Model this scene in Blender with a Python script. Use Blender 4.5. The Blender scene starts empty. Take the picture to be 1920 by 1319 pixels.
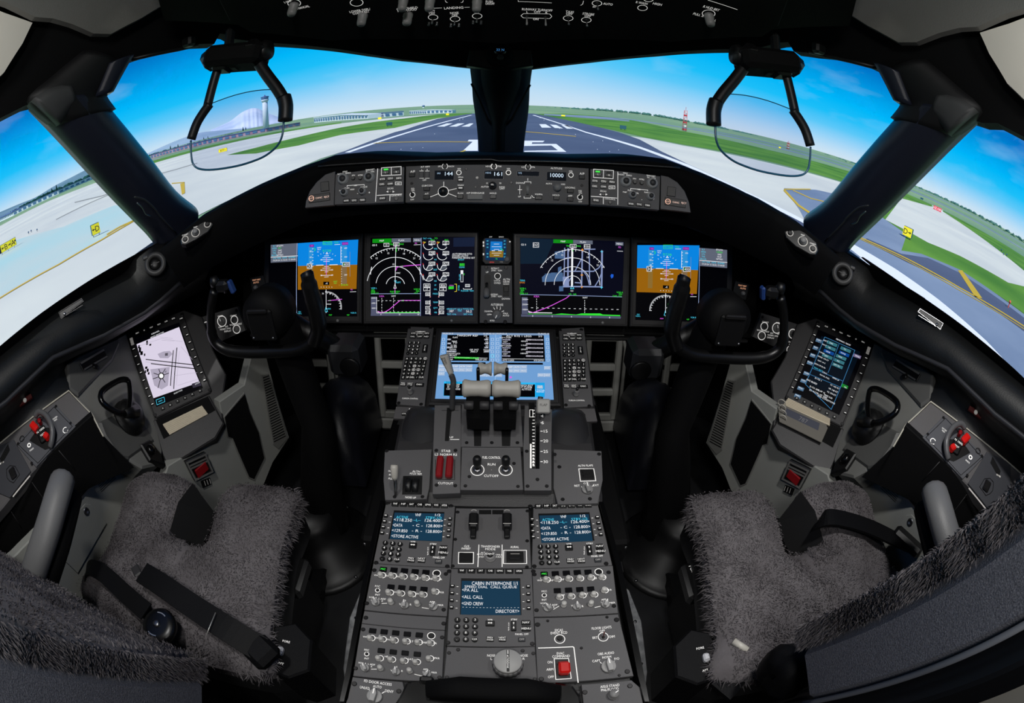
import bpy, bmesh, math, random
import numpy as np
from mathutils import Vector, Matrix
from mathutils.geometry import delaunay_2d_cdt

SC = bpy.context.scene
COL = SC.collection
random.seed(7)
rng = np.random.default_rng(7)

# ------------------------------------------------------------------ camera (fisheye lens between the two seat backs)
W, H = 1920, 1319
F2 = 1754.0                                   # twice the focal length in pixels, equisolid fisheye
_p, _y, _r = [math.radians(a) for a in (30.6, 1.45, 1.45)]
CAM = np.array([0.014, 0.0, 1.30])
FWD = np.array([math.sin(_y) * math.cos(_p), math.cos(_y) * math.cos(_p), -math.sin(_p)])
_R = np.array([math.cos(_y), -math.sin(_y), 0.0]); _U = np.cross(_R, FWD)
RGT = math.cos(_r) * _R + math.sin(_r) * _U
UPV = -math.sin(_r) * _R + math.cos(_r) * _U
cd = bpy.data.cameras.new('camera')
cd.type = 'PANO'; cd.panorama_type = 'FISHEYE_EQUISOLID'
cd.sensor_fit = 'HORIZONTAL'; cd.sensor_width = 36; cd.sensor_height = 36 * H / W
cd.fisheye_lens = F2 / 2 * 36 / W; cd.fisheye_fov = math.pi
cd.clip_start = 0.01; cd.clip_end = 60000
camo = bpy.data.objects.new('camera', cd); COL.objects.link(camo)
_m = Matrix((Vector(RGT), Vector(UPV), Vector(-FWD))).transposed().to_4x4(); _m.translation = Vector(CAM)
camo.matrix_world = _m
SC.camera = camo

# ------------------------------------------------------------------ view, world, lights
vs = SC.view_settings
vs.view_transform = 'Standard'; vs.look = 'None'; vs.gamma = 1.0; vs.exposure = 0.0
try: vs.use_curve_mapping = False
except Exception: pass
SC.cycles.use_denoising = True
SC.cycles.max_bounces = 8; SC.cycles.transparent_max_bounces = 12
SC.cycles.sample_clamp_indirect = 4.0
SC.cycles.caustics_reflective = False; SC.cycles.caustics_refractive = False

def lin(c):
    if isinstance(c, str):
        c = [int(c[i:i + 2], 16) for i in (0, 2, 4)]
    return tuple((x / 255 / 12.92 if x / 255 <= .04045 else ((x / 255 + .055) / 1.055) ** 2.4) for x in c)

def make_world():
    w = bpy.data.worlds.new('sky'); SC.world = w; w.use_nodes = True
    nt = w.node_tree; nt.nodes.clear(); N = nt.nodes.new; L = nt.links.new
    tc = N('ShaderNodeTexCoord'); sp = N('ShaderNodeSeparateXYZ'); L(tc.outputs['Generated'], sp.inputs[0])
    ax = N('ShaderNodeMath'); ax.operation = 'ABSOLUTE'; L(sp.outputs[0], ax.inputs[0])
    a2 = N('ShaderNodeMath'); a2.operation = 'MULTIPLY_ADD'; L(ax.outputs[0], a2.inputs[0]); a2.inputs[1].default_value = 1.35; a2.inputs[2].default_value = .60
    t = N('ShaderNodeMath'); t.operation = 'MULTIPLY'; L(sp.outputs[2], t.inputs[0]); L(a2.outputs[0], t.inputs[1])
    r = N('ShaderNodeValToRGB'); L(t.outputs[0], r.inputs[0])
    st = [(0.0, (216, 234, 248)), (.018, (202, 230, 251)), (.05, (160, 218, 254)), (.085, (96, 206, 255)), (.125, (30, 196, 255)), (.17, (0, 188, 255)), (.3, (0, 120, 205)), (1, (10, 70, 140))]
    el = r.color_ramp.elements
    el[0].position = 0; el[0].color = (*lin(st[0][1]), 1); el[1].position = 1; el[1].color = (*lin(st[-1][1]), 1)
    for p, c in st[1:-1]:
        e = el.new(p); e.color = (*lin(c), 1)
    mp = N('ShaderNodeMapping'); mp.inputs['Scale'].default_value = (2.2, 2.2, 7); L(tc.outputs['Generated'], mp.inputs[0])
    nz = N('ShaderNodeTexNoise'); nz.inputs['Scale'].default_value = 2.6; nz.inputs['Detail'].default_value = 4; L(mp.outputs[0], nz.inputs[0])
    cr = N('ShaderNodeValToRGB'); cr.color_ramp.elements[0].position = .56; cr.color_ramp.elements[1].position = .82
    cr.color_ramp.elements[1].color = (.24, .24, .24, 1); L(nz.outputs[0], cr.inputs[0])
    mx = N('ShaderNodeMixRGB'); L(cr.outputs[0], mx.inputs[0]); L(r.outputs[0], mx.inputs[1]); mx.inputs[2].default_value = (*lin((205, 232, 250)), 1)
    bg = N('ShaderNodeBackground'); L(mx.outputs[0], bg.inputs[0]); bg.inputs[1].default_value = 1.0
    o = N('ShaderNodeOutputWorld'); L(bg.outputs[0], o.inputs[0])
make_world()

sun = bpy.data.lights.new('sun', 'SUN'); sun.energy = 4.0; sun.angle = math.radians(.8); sun.color = (1, .97, .92)
suno = bpy.data.objects.new('sun', sun); COL.objects.link(suno)
suno.rotation_euler = Vector((.28, .62, -.80)).to_track_quat('-Z', 'Y').to_euler()

def lamp(name, loc, target, power, size, color=(1, .985, .965), spot=None, blend=.6):
    l = bpy.data.lights.new(name, 'SPOT' if spot else 'AREA')
    l.energy = power; l.color = color
    if spot: l.spot_size = math.radians(spot); l.spot_blend = blend; l.shadow_soft_size = size
    else: l.shape = 'DISK'; l.size = size
    o = bpy.data.objects.new(name, l); COL.objects.link(o); o.location = loc
    o.rotation_euler = (Vector(target) - Vector(loc)).to_track_quat('-Z', 'Y').to_euler()
    return o
# dome light in the ceiling behind the crew, aisle-stand flood in the overhead panel, one map light over each seat
lamp('dome_light', (0, -.30, 1.80), (0, .55, .5), 6.0, .26)
lamp('aisle_stand_flood', (0, .55, 1.60), (0, .50, .55), 6.2, .03, spot=70, blend=.9)
for s in (-1, 1):
    lamp('map_light', (s * .50, .30, 1.72), (s * .82, .50, .55), 17 if s < 0 else 27, .05, spot=95, blend=.9)
    lamp('floor_light', (s * .262, .50, .47), (s * .36, .50, 0), .9, .02, spot=150, blend=.6)
    lamp('footwell_light', (s * .46, 1.24, .60), (s * .46, 1.52, .35), .8, .03, spot=110, blend=.8)
    lamp('side_reading_light', (s * .72, -.05, 1.62), (s * 1.02, .50, 1.63), 6, .05, spot=55, blend=.8)  # added spot that brightens the pale side trim, no fitting behind it

# ------------------------------------------------------------------ pixels <-> places
def ray(px, py):
    dx = px - W / 2; dy = H / 2 - py; r = math.hypot(dx, dy) + 1e-9
    t = 2 * math.asin(min(1, r / F2))
    return math.sin(t) * (dx / r * RGT + dy / r * UPV) + math.cos(t) * FWD

def nrm(v):
    v = np.asarray(v, float); return v / np.linalg.norm(v)

class Frame:
    """A flat surface in the cockpit: origin, right, up, outward normal."""
    def __init__(s, O, u, v):
        s.O = np.asarray(O, float); s.u = nrm(u); v = np.asarray(v, float)
        s.v = nrm(v - s.u * (v @ s.u)); s.n = np.cross(s.u, s.v)
    def hit(s, px, py, off=0.0):
        d = ray(px, py); return CAM + d * (((s.O + s.n * off - CAM) @ s.n) / (d @ s.n))
    def at(s, px, py, off=0.0):
        return Frame(s.hit(px, py, off), s.u, s.v)
    def loc(s, px, py, off=0.0):
        q = s.hit(px, py, off) - s.O; return np.array([q @ s.u, q @ s.v])
    def sx(s, px, py):
        return float(np.linalg.norm(s.loc(px + 1, py) - s.loc(px - 1, py))) / 2
    def sy(s, px, py):
        return float(np.linalg.norm(s.loc(px, py + 1) - s.loc(px, py - 1))) / 2
    def M(s):
        m = Matrix((Vector(s.u), Vector(s.v), Vector(s.n))).transposed().to_4x4(); m.translation = Vector(s.O); return m
    def w(s, a, b, c=0.0):
        return s.O + s.u * a + s.v * b + s.n * c

def zhit(px, py, z):
    d = ray(px, py); return CAM + d * ((z - CAM[2]) / d[2])

# ------------------------------------------------------------------ materials
MAT = {}
def mat(name, c, rough=.5, metal=0., emit=0., bump=0., bscale=200., var=0., vscale=8., spec=.5, c2=None, nolight=True):
    if name in MAT: return MAT[name]
    m = bpy.data.materials.new(name); m.use_nodes = True; nt = m.node_tree
    b = nt.nodes['Principled BSDF']; L = nt.links.new
    col = (*lin(c), 1)
    b.inputs['Base Color'].default_value = col; b.inputs['Roughness'].default_value = rough; b.inputs['Metallic'].default_value = metal
    b.inputs['Specular IOR Level'].default_value = spec
    tc = nt.nodes.new('ShaderNodeTexCoord')
    if var > 0 or c2 is not None:
        nz = nt.nodes.new('ShaderNodeTexNoise'); nz.inputs['Scale'].default_value = vscale; nz.inputs['Detail'].default_value = 5
        L(tc.outputs['Object'], nz.inputs['Vector'])
        rp = nt.nodes.new('ShaderNodeValToRGB'); L(nz.outputs[0], rp.inputs[0])
        k = lin(c2) if c2 is not None else [x * (1 - var) for x in col[:3]]
        rp.color_ramp.elements[0].position = .35; rp.color_ramp.elements[1].position = .68
        rp.color_ramp.elements[0].color = (*k, 1); rp.color_ramp.elements[1].color = col
        L(rp.outputs[0], b.inputs['Base Color'])
    if bump > 0:
        n2 = nt.nodes.new('ShaderNodeTexNoise'); n2.inputs['Scale'].default_value = bscale; n2.inputs['Detail'].default_value = 3
        L(tc.outputs['Object'], n2.inputs['Vector'])
        bp = nt.nodes.new('ShaderNodeBump'); bp.inputs['Strength'].default_value = bump; bp.inputs['Distance'].default_value = .002
        L(n2.outputs[0], bp.inputs['Height']); L(bp.outputs[0], b.inputs['Normal'])
    if emit > 0:
        b.inputs['Emission Color'].default_value = col; b.inputs['Emission Strength'].default_value = emit
        if nolight:
            try: m.cycles.emission_sampling = 'NONE'
            except Exception: pass
    MAT[name] = m; return m

def glass_mat(name, tint, gloss):
    if name in MAT: return MAT[name]
    m = bpy.data.materials.new(name); m.use_nodes = True; nt = m.node_tree; nt.nodes.clear(); N = nt.nodes.new
    t = N('ShaderNodeBsdfTransparent'); t.inputs[0].default_value = (*tint, 1)
    g = N('ShaderNodeBsdfGlossy'); g.inputs['Roughness'].default_value = .02
    mx = N('ShaderNodeMixShader'); mx.inputs[0].default_value = gloss
    o = N('ShaderNodeOutputMaterial')
    nt.links.new(t.outputs[0], mx.inputs[1]); nt.links.new(g.outputs[0], mx.inputs[2]); nt.links.new(mx.outputs[0], o.inputs[0])
    MAT[name] = m; return m

PANEL = mat('grey_panel_paint', (97, 96, 97), .55, bump=.25, bscale=900, var=.06)
PANEL2 = mat('grey_console_paint', (92, 90, 91), .5, bump=.3, bscale=700, var=.06)
DARK = mat('dark_grey_plastic', (50, 49, 50), .5, bump=.2, bscale=500)
BLACK = mat('black_plastic', (12, 12, 13), .45, bump=.1, bscale=400)
MATTE = mat('matte_black_lining', (6, 6, 7), .8, bump=.2, bscale=300, spec=.2)
GLOSS = mat('gloss_black', (8, 8, 9), .22)
KEY = mat('black_key', (20, 20, 21), .4)
LEGEND = mat('backlit_white_legend', (240, 238, 234), .5, emit=.55)
LEGDIM = mat('backlit_dim_legend', (190, 186, 180), .5, emit=.25)
WHITEKNOB = mat('white_knob', (205, 203, 198), .4, var=.05)
GREYKNOB = mat('grey_knob', (140, 139, 138), .45, var=.05)
BONE = mat('bone_plastic', (196, 192, 182), .42, var=.05, vscale=20)
STEEL = mat('brushed_steel', (150, 150, 152), .35, 1., var=.1, vscale=30)
CHROME = mat('chrome', (200, 198, 194), .32, .75)
RED = mat('red_guard', (140, 18, 26), .35)
BRIGHTRED = mat('bright_red_guard', (205, 22, 18), .35, emit=.12)
SCREW = mat('dark_screw', (46, 45, 46), .35, .6)
GREENLED = mat('green_light', (60, 235, 70), .5, emit=.9)
def em(hexc, k=1.0):
    n = 'screen_%s_%g' % (hexc, k)
    if n in MAT: return MAT[n]
    m = mat(n, '040405', .5, spec=.08); b = m.node_tree.nodes['Principled BSDF']
    b.inputs['Emission Color'].default_value = (*lin(hexc), 1); b.inputs['Emission Strength'].default_value = k
    m.cycles.emission_sampling = 'NONE'; return m

# ------------------------------------------------------------------ mesh builder
def _fix(v, f):
    return v, f

class MB:
    def __init__(s): s.v = []; s.f = []; s.m = []; s.s = []; s.mats = []
    def mi(s, m):
        if m not in s.mats: s.mats.append(m)
        return s.mats.index(m)
    def add(s, vs_, fs, m, X=None, smooth=False):
        o = len(s.v)
        if X is not None: vs_ = [tuple(X @ Vector(p)) for p in vs_]
        s.v += [tuple(map(float, p)) for p in vs_]
        i = s.mi(m)
        for f in fs: s.f.append([a + o for a in f]); s.m.append(i); s.s.append(smooth)
        return s
    def box(s, c, size, m, r=0., X=None, smooth=False):
        hx, hy, hz = [a / 2 for a in size]; r = min(r, hx * .95, hy * .95, hz * .95); cx, cy, cz = c
        vs_, fs = [], []
        if r <= 0:
            for z in (-hz, hz):
                for y in (-hy, hy):
                    for x in (-hx, hx): vs_.append((cx + x, cy + y, cz + z))
            fs = [(0, 2, 3, 1), (4, 5, 7, 6), (0, 1, 5, 4), (2, 6, 7, 3), (0, 4, 6, 2), (1, 3, 7, 5)]
        else:
            idx = {}
            for sx in (-1, 1):
                for sy in (-1, 1):
                    for sz in (-1, 1):
                        for ax in range(3):
                            p = [sx * (hx - (r if ax != 0 else 0)), sy * (hy - (r if ax != 1 else 0)), sz * (hz - (r if ax != 2 else 0))]
                            idx[(sx, sy, sz, ax)] = len(vs_); vs_.append((cx + p[0], cy + p[1], cz + p[2]))
            def face(k):
                P = np.array([vs_[i] for i in k]); n = np.cross(P[1] - P[0], P[2] - P[0]); o = P.mean(0) - np.array(c)
                fs.append(k if n @ o > 0 else k[::-1])
            for ax in range(3):
                o1, o2 = [a for a in range(3) if a != ax]
                for sg in (-1, 1):
                    k = []
                    for a, b in ((-1, -1), (1, -1), (1, 1), (-1, 1)):
                        t = [0, 0, 0]; t[ax] = sg; t[o1] = a; t[o2] = b; k.append(idx[(*t, ax)])
                    face(k)
                for a in (-1, 1):
                    for b in (-1, 1):
                        k = []
                        for sg, q in ((-1, o1), (1, o1), (1, o2), (-1, o2)):
                            t = [0, 0, 0]; t[ax] = sg; t[o1] = a; t[o2] = b; k.append(idx[(*t, q)])
                        face(k)
            for sx in (-1, 1):
                for sy in (-1, 1):
                    for sz in (-1, 1): face([idx[(sx, sy, sz, a)] for a in range(3)])
        return s.add(vs_, fs, m, X, smooth)
    def lathe(s, prof, m, seg=20, X=None, c=(0, 0, 0), smooth=True, flute=0., nf=0):
        vs_, fs = [], []
        n = len(prof)
        for r, z in prof:
            for k in range(seg):
                a = 2 * math.pi * k / seg; q = r * (1 + flute * math.cos(a * nf)) if nf else r
                vs_.append((c[0] + q * math.cos(a), c[1] + q * math.sin(a), c[2] + z))
        for i in range(n - 1):
            for k in range(seg):
                k2 = (k + 1) % seg; fs.append((i * seg + k, i * seg + k2, (i + 1) * seg + k2, (i + 1) * seg + k))
        fs.append(tuple(reversed(range(seg)))); fs.append(tuple((n - 1) * seg + k for k in range(seg)))
        return s.add(vs_, fs, m, X, smooth)
    def cyl(s, c, r, h, m, seg=18, X=None, r2=None, ch=0.):
        r2 = r if r2 is None else r2
        pr = [(r, 0), (r2, h)] if ch <= 0 else [(r, 0), (r2, h - ch), (r2 - ch, h)]
        # separate rings keep the edge crisp
        return s.lathe(pr, m, seg, X, c, smooth=False if seg < 9 else True)
    def tube(s, pts, r, m, seg=10, X=None, smooth=True, flat=1.0, closed=False):
        P = [np.asarray(p, float) for p in pts]; n = len(P); R = [r] * n if not hasattr(r, '__len__') else r
        vs_, fs = [], []; up = None
        for i in range(n):
            if closed: t = nrm(P[(i + 1) % n] - P[i - 1])
            else: t = nrm(P[min(i + 1, n - 1)] - P[max(i - 1, 0)])
            if up is None:
                up = np.array([0, 0, 1.]) if abs(t[2]) < .9 else np.array([1., 0, 0])
            up = nrm(up - t * (up @ t)); sd = np.cross(t, up)
            for k in range(seg):
                a = 2 * math.pi * k / seg
                vs_.append(tuple(P[i] + R[i] * (math.cos(a) * sd + math.sin(a) * up * flat)))
        for i in range(n if closed else n - 1):
            j = (i + 1) % n
            for k in range(seg):
                k2 = (k + 1) % seg; fs.append((i * seg + k2, i * seg + k, j * seg + k, j * seg + k2))
        if not closed:
            fs.append(tuple(range(seg))); fs.append(tuple((n - 1) * seg + k for k in reversed(range(seg))))
        return s.add(vs_, fs, m, X, smooth)
    def prism(s, poly, z0, z1, m, X=None, inset=0.):
        A = sum(poly[i - 1][0] * poly[i][1] - poly[i][0] * poly[i - 1][1] for i in range(len(poly)))
        p = list(poly) if A > 0 else list(poly)[::-1]
        n = len(p); vs_ = [(a, b, z0) for a, b in p]
        if inset > 0:
            c = np.mean(np.array(p), 0); q = []
            for i in range(n):
                a, b, d = np.array(p[i - 1]), np.array(p[i]), np.array(p[(i + 1) % n])
                e1 = nrm(b - a + 1e-12); e2 = nrm(d - b + 1e-12); n1 = np.array([-e1[1], e1[0]]); n2 = np.array([-e2[1], e2[0]])
                k = nrm(n1 + n2 + 1e-12); q.append(b + k * inset / max(.4, k @ n1))
            vs_ += [(a, b, z1 - inset) for a, b in p] + [(a, b, z1) for a, b in q]; L = 3
        else:
            vs_ += [(a, b, z1) for a, b in p]; L = 2
        fs = [tuple(reversed(range(n))), tuple((L - 1) * n + i for i in range(n))]
        for l in range(L - 1):
            for i in range(n):
                j = (i + 1) % n; fs.append((l * n + i, l * n + j, (l + 1) * n + j, (l + 1) * n + i))
        return s.add(vs_, fs, m, X)
    def flat(s, poly, z, m, X=None):
        A = sum(poly[i - 1][0] * poly[i][1] - poly[i][0] * poly[i - 1][1] for i in range(len(poly)))
        p = list(poly) if A > 0 else list(poly)[::-1]
        return s.add([(a, b, z) for a, b in p], [tuple(range(len(p)))], m, X)
    def rect(s, x0, y0, x1, y1, z, m, X=None):
        return s.flat([(x0, y0), (x1, y0), (x1, y1), (x0, y1)], z, m, X)
    def ring(s, cx, cy, r0, r1, z, m, seg=28, a0=0., a1=360., X=None, asp=1.):
        full = a1 - a0 >= 359.9; k = seg if full else max(3, int(seg * (a1 - a0) / 360) + 1)
        vs_, fs = [], []
        for i in range(k if full else k + 1):
            a = math.radians(a0 + (a1 - a0) * i / k)
            for r in (r0, r1): vs_.append((cx + r * math.cos(a), cy + r * math.sin(a) * asp, z))
        nn = len(vs_) // 2
        for i in range(nn if full else nn - 1):
            j = (i + 1) % nn; fs.append((2 * i, 2 * i + 1, 2 * j + 1, 2 * j))
        return s.add(vs_, fs, m, X)
    def disc(s, cx, cy, r, z, m, seg=20, X=None):
        return s.add([(cx + r * math.cos(2 * math.pi * i / seg), cy + r * math.sin(2 * math.pi * i / seg), z) for i in range(seg)], [tuple(range(seg))], m, X)
    def line(s, pts, w, z, m, closed=False, X=None):
        P = [np.asarray(p, float)[:2] for p in pts]; n = len(P); vs_, fs = [], []
        for i in range(n):
            a = P[i - 1] if (i > 0 or closed) else None; b = P[(i + 1) % n] if (i < n - 1 or closed) else None
            e1 = nrm(P[i] - a + 1e-12) if a is not None else None; e2 = nrm(b - P[i] + 1e-12) if b is not None else None
            if e1 is None: e1 = e2
            if e2 is None: e2 = e1
            n1 = np.array([-e1[1], e1[0]]); k = n1 + np.array([-e2[1], e2[0]])
            k = nrm(k) if np.linalg.norm(k) > 1e-6 else n1
            k = k * (w / 2) / max(.35, k @ n1)
            vs_ += [(*(P[i] + k), z), (*(P[i] - k), z)]
        for i in range(n if closed else n - 1):
            j = (i + 1) % n; fs.append((2 * i + 1, 2 * j + 1, 2 * j, 2 * i))
        return s.add(vs_, fs, m, X)
    def text(s, t, x, y, h, z, m, w=None, align='C', ang=0., X=None, shear=0.):
        v, f, x0, x1 = glyphs(t)
        if not v: return s
        k = h / .70; kx = k
        if w: kx = w / max(1e-6, x1 - x0)
        ox = {'C': -(x0 + x1) / 2, 'L': -x0, 'R': -x1}[align]
        ca, sa = math.cos(ang), math.sin(ang)
        out = []
        for a, b in v:
            p = (a + ox) * kx + shear * b * k; q = (b - .35) * k
            out.append((x + p * ca - q * sa, y + p * sa + q * ca, z))
        return s.add(out, f, m, X)
    def build(s, name, parent=None, M=None, **props):
        me = bpy.data.meshes.new(name); me.from_pydata(s.v, [], s.f)
        for m in s.mats: me.materials.append(m)
        me.polygons.foreach_set('material_index', s.m); me.polygons.foreach_set('use_smooth', s.s); me.update()
        o = bpy.data.objects.new(name, me); COL.objects.link(o)
        if M is not None: o.matrix_world = M
        if parent is not None: o.parent = parent
        for k, v in props.items(): o[k] = v
        return o

_G = {}
def glyphs(t):
    if t in _G: return _G[t]
    cu = bpy.data.curves.new('t', 'FONT'); cu.body = t; cu.resolution_u = 2; cu.size = 1
    ob = bpy.data.objects.new('t', cu)
    me = ob.to_mesh()
    v = [(p.co.x, p.co.y) for p in me.vertices]; f = [tuple(p.vertices) for p in me.polygons]
    # faces must look along +z
    out = []
    for q in f:
        A = sum(v[q[i - 1]][0] * v[q[i]][1] - v[q[i]][0] * v[q[i - 1]][1] for i in range(len(q)))
        out.append(q if A > 0 else tuple(reversed(q)))
    ob.to_mesh_clear(); bpy.data.objects.remove(ob); bpy.data.curves.remove(cu)
    xs = [a for a, b in v] or [0]
    _G[t] = (v, out, min(xs), max(xs)); return _G[t]

def thing(name, label, cat, M=None, group=None):
    o = bpy.data.objects.new(name, None); COL.objects.link(o); o.empty_display_size = .02
    if M is not None: o.matrix_world = M
    o['label'] = label; o['category'] = cat
    if group: o['group'] = group
    return o
def tag(o, label, cat, group=None):
    o['label'] = label; o['category'] = cat
    if group: o['group'] = group
    return o
def struct(o): o['kind'] = 'structure'; return o
def Tr(x, y, z=0): return Matrix.Translation((x, y, z))
def Rz(d): return Matrix.Rotation(math.radians(d), 4, 'Z')
def Rx(d): return Matrix.Rotation(math.radians(d), 4, 'X')
def Ry(d): return Matrix.Rotation(math.radians(d), 4, 'Y')
def smooth_path(pts, n=8, closed=False):
    P = [np.asarray(p, float) for p in pts]; out = []; N = len(P)
    for i in range(N if closed else N - 1):
        g = (lambda j: P[j % N]) if closed else (lambda j: P[min(max(j, 0), N - 1)])
        a, b, c, d = g(i - 1), g(i), g(i + 1), g(i + 2)
        for k in range(n):
            t = k / n
            out.append(.5 * (2 * b + (c - a) * t + (2 * a - 5 * b + 4 * c - d) * t * t + (3 * b - a - 3 * c + d) * t ** 3))
    if not closed: out.append(P[-1])
    return out

# surfaces of the flight deck (metres: x to the first officer's side, y forward, z up, floor at 0)
def tilt(d): return (0, math.sin(math.radians(d)), math.cos(math.radians(d)))
FD = Frame((0, 1.25, .81), (1, 0, 0), tilt(21))            # main display panel
FC = Frame((0, 1.074, .623), (1, 0, 0), tilt(71.6))        # lower display and keypads
FM = Frame((0, 1.04, 1.12), (1, 0, 0), tilt(17.5))         # glareshield mode panel
FEL = Frame((-.28, 1.012, 1.122), (math.cos(.17), math.sin(.17), 0), tilt(19))
FER = Frame((.28, 1.012, 1.122), (math.cos(.17), -math.sin(.17), 0), tilt(19))
FP = Frame((0, .4, .555), (1, 0, 0), (0, 1, 0))            # aisle stand
FQ = Frame((0, .703, .599), (1, 0, 0), (0, .97, .245))     # throttle quadrant
FO = Frame((0, .98, 1.484), (1, 0, 0), (0, -.899, .438))   # overhead panel
FBL = Frame((-1.005, .953, .683), (.69, .723, 0), (-.594, .558, .579))   # chart tablet
FBR = Frame((1.005, .957, .679), (.687, -.726, 0), (.604, .571, .556))   # performance tablet
# ------------------------------------------------------------------ airfield outside (ground 5.5 m below the crew's eyes)
GZ = -4.2
def ghit(px, py, z=GZ):
    d = ray(px, py)
    if d[2] > -.0045:
        h = math.hypot(d[0], d[1]); d = np.array([d[0] / h, d[1] / h, -.0045])
    return CAM + d * ((z - CAM[2]) / d[2])
def far(px, py, dist):
    d = ray(px, py); return CAM + d * (dist / math.hypot(d[0], d[1]))

GRASS = mat('mown_grass', (112, 160, 62), .9, c2=(74, 126, 48), vscale=.06, spec=.1)
FIELD = mat('distant_fields', (150, 178, 128), .9, c2=(118, 152, 122), vscale=.004, spec=.1)
CONC = mat('pale_concrete', (232, 230, 214), .8, c2=(212, 212, 202), vscale=.05, spec=.2)
ASPH = mat('runway_asphalt', (94, 102, 122), .75, c2=(78, 86, 108), vscale=.06, spec=.3)
ASPH2 = mat('taxiway_asphalt', (146, 160, 178), .8, c2=(118, 134, 156), vscale=.07, spec=.3)
PAINTW = mat('white_runway_paint', (250, 250, 250), .7)
PAINTY = mat('yellow_taxiway_paint', (214, 178, 38), .7)
PAINTD = mat('dark_stain', (150, 150, 140), .9)

def ground_patch(name, polys, m, lift, kind='structure', **kw):
    b = MB(); lift *= .2
    for p in polys:
        q = [ghit(*a, z=GZ + lift) for a in p]; b.flat([(a[0], a[1]) for a in q], GZ + lift, m)
    o = b.build(name); o['kind'] = kind
    return o
b = MB(); b.rect(-9000, -60, 9000, 14000, GZ - .03, FIELD); struct(b.build('ground_fields'))
# grass around the movement area
ground_patch('ground_grass', [
    [(283, 303), (420, 267), (563, 240), (640, 229), (640, 231.5), (563, 243), (420, 271), (283, 308)],
    [(1000, 214), (1060, 213), (1160, 221), (1280, 246), (1440, 281), (1600, 324), (1740, 381), (1920, 482), (1960, 520), (1960, 615), (1920, 588), (1800, 508), (1727, 480), (1684, 474), (1648, 412), (1600, 362), (1580, 341), (1430, 300), (1280, 271), (1210, 258), (1090, 232)]], GRASS, .0)
ground_patch('ground_grass', [[(425, 291), (480, 277), (560, 257), (640, 239), (700, 229), (760, 222), (827, 214), (885, 212), (885, 216), (820, 222), (740, 240), (640, 253), (560, 273), (480, 288)]], GRASS, .07)
# concrete taxiways and shoulders
ground_patch('ground_concrete', [
    [(-120, 480), (0, 424), (90, 378), (185, 341), (283, 308), (420, 271), (563, 243), (640, 231.5), (700, 225), (780, 217), (885, 212.5), (885, 216), (820, 223), (780, 242), (700, 268), (600, 298), (480, 352), (370, 405), (290, 470), (150, 570), (0, 680), (-120, 780)],
    [(1150, 252), (1210, 259), (1280, 273), (1430, 303), (1580, 343), (1590, 360), (1560, 425), (1510, 420), (1400, 362), (1290, 309), (1210, 279), (1160, 262)],
    [(1660, 412), (1690, 372), (1760, 392), (1920, 508), (1960, 545), (1960, 548), (1890, 530), (1800, 480), (1740, 455)]], CONC, .04)
ground_patch('ground_concrete_sky_tint', [[(-120, 560), (0, 460), (120, 425), (215, 385), (262, 392), (257, 409), (190, 448), (110, 494), (0, 556), (-120, 640)]], mat('sky_tinted_concrete', (190, 224, 216), .6, c2=(210, 222, 210), vscale=.05), .06)  # sky reflection put into the bluish colour of this concrete
# runway
ground_patch('ground_runway', [
    [(885, 213), (1000, 213), (1090, 231), (1160, 248), (1200, 262), (1240, 284), (1290, 308), (1400, 360), (1516, 418), (1560, 450), (1400, 480), (940, 420), (500, 480), (500, 360), (560, 318), (640, 286), (740, 248), (760, 243), (820, 223)]], ASPH, .08)
ground_patch('ground_taxiway', [
    [(1470, 353), (1530, 356), (1600, 372), (1660, 412), (1700, 440), (1690, 470), (1727, 476), (1800, 506), (1920, 590), (1990, 650), (1990, 850), (1920, 735), (1813, 646), (1722, 582), (1634, 533), (1622, 512), (1580, 479), (1510, 415), (1500, 395)],
    [(1020, 214), (1100, 217), (1180, 226), (1180, 228), (1090, 221), (1020, 216)]], ASPH2, .12)
ground_patch('road_taxiway_edge', [
    [(1690, 476), (1740, 484), (1800, 512), (1920, 596), (1990, 660), (1990, 690), (1920, 622), (1800, 540), (1700, 492), (1620, 452), (1625, 447)]], ASPH, .14)
# paint: each mark on its own ground
ground_patch('road_markings_white', [
    [(656, 286), (646, 286), (882, 216), (886, 216)],
    [(998, 216), (1002, 216), (1100, 247.5), (1200, 275), (1290, 308.5), (1400, 360), (1516, 417), (1513, 422), (1397, 365), (1286, 312), (1197, 278), (1098, 249)],
    [(1588, 462), (1600, 458), (1680, 505), (1760, 562), (1850, 640), (1930, 730), (1920, 740), (1830, 655), (1740, 577), (1660, 522)],
    [(1600, 486), (1618, 482), (1700, 538), (1735, 560), (1728, 580), (1640, 532), (1625, 512)],
    [(819, 237.5), (833, 237.5), (849, 231.5), (838, 231.5)], [(842, 237.5), (856, 237.5), (871, 231.5), (859, 231.5)], [(865, 237.5), (880, 237.5), (888, 231.5), (881, 231.5)],
    [(1016, 239.5), (1034, 239.5), (1023, 233), (1011, 233)], [(1040, 240), (1056, 241), (1043, 234.5), (1031, 233.5)], [(1063, 241.5), (1077, 241.5), (1063, 235), (1052, 234.5)],
    [(868, 283), (896, 283), (896, 262), (879, 262), (877, 265), (886, 266)],
    [(983, 264), (1021, 264), (1018, 267), (998, 267), (997, 270), (1043, 270), (1062, 285), (983, 285), (983, 283), (1046, 282), (1034, 273), (983, 274)]],
    PAINTW, .18)
def yline(pts, wpx):
    out1, out2 = [], []
    for i, p in enumerate(pts):
        a = np.array(pts[max(i - 1, 0)], float); c = np.array(pts[min(i + 1, len(pts) - 1)], float); t = nrm(c - a); n = np.array([-t[1], t[0]]) * wpx / 2
        out1.append(tuple(np.array(p) + n)); out2.append(tuple(np.array(p) - n))
    return out1 + out2[::-1]
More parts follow.
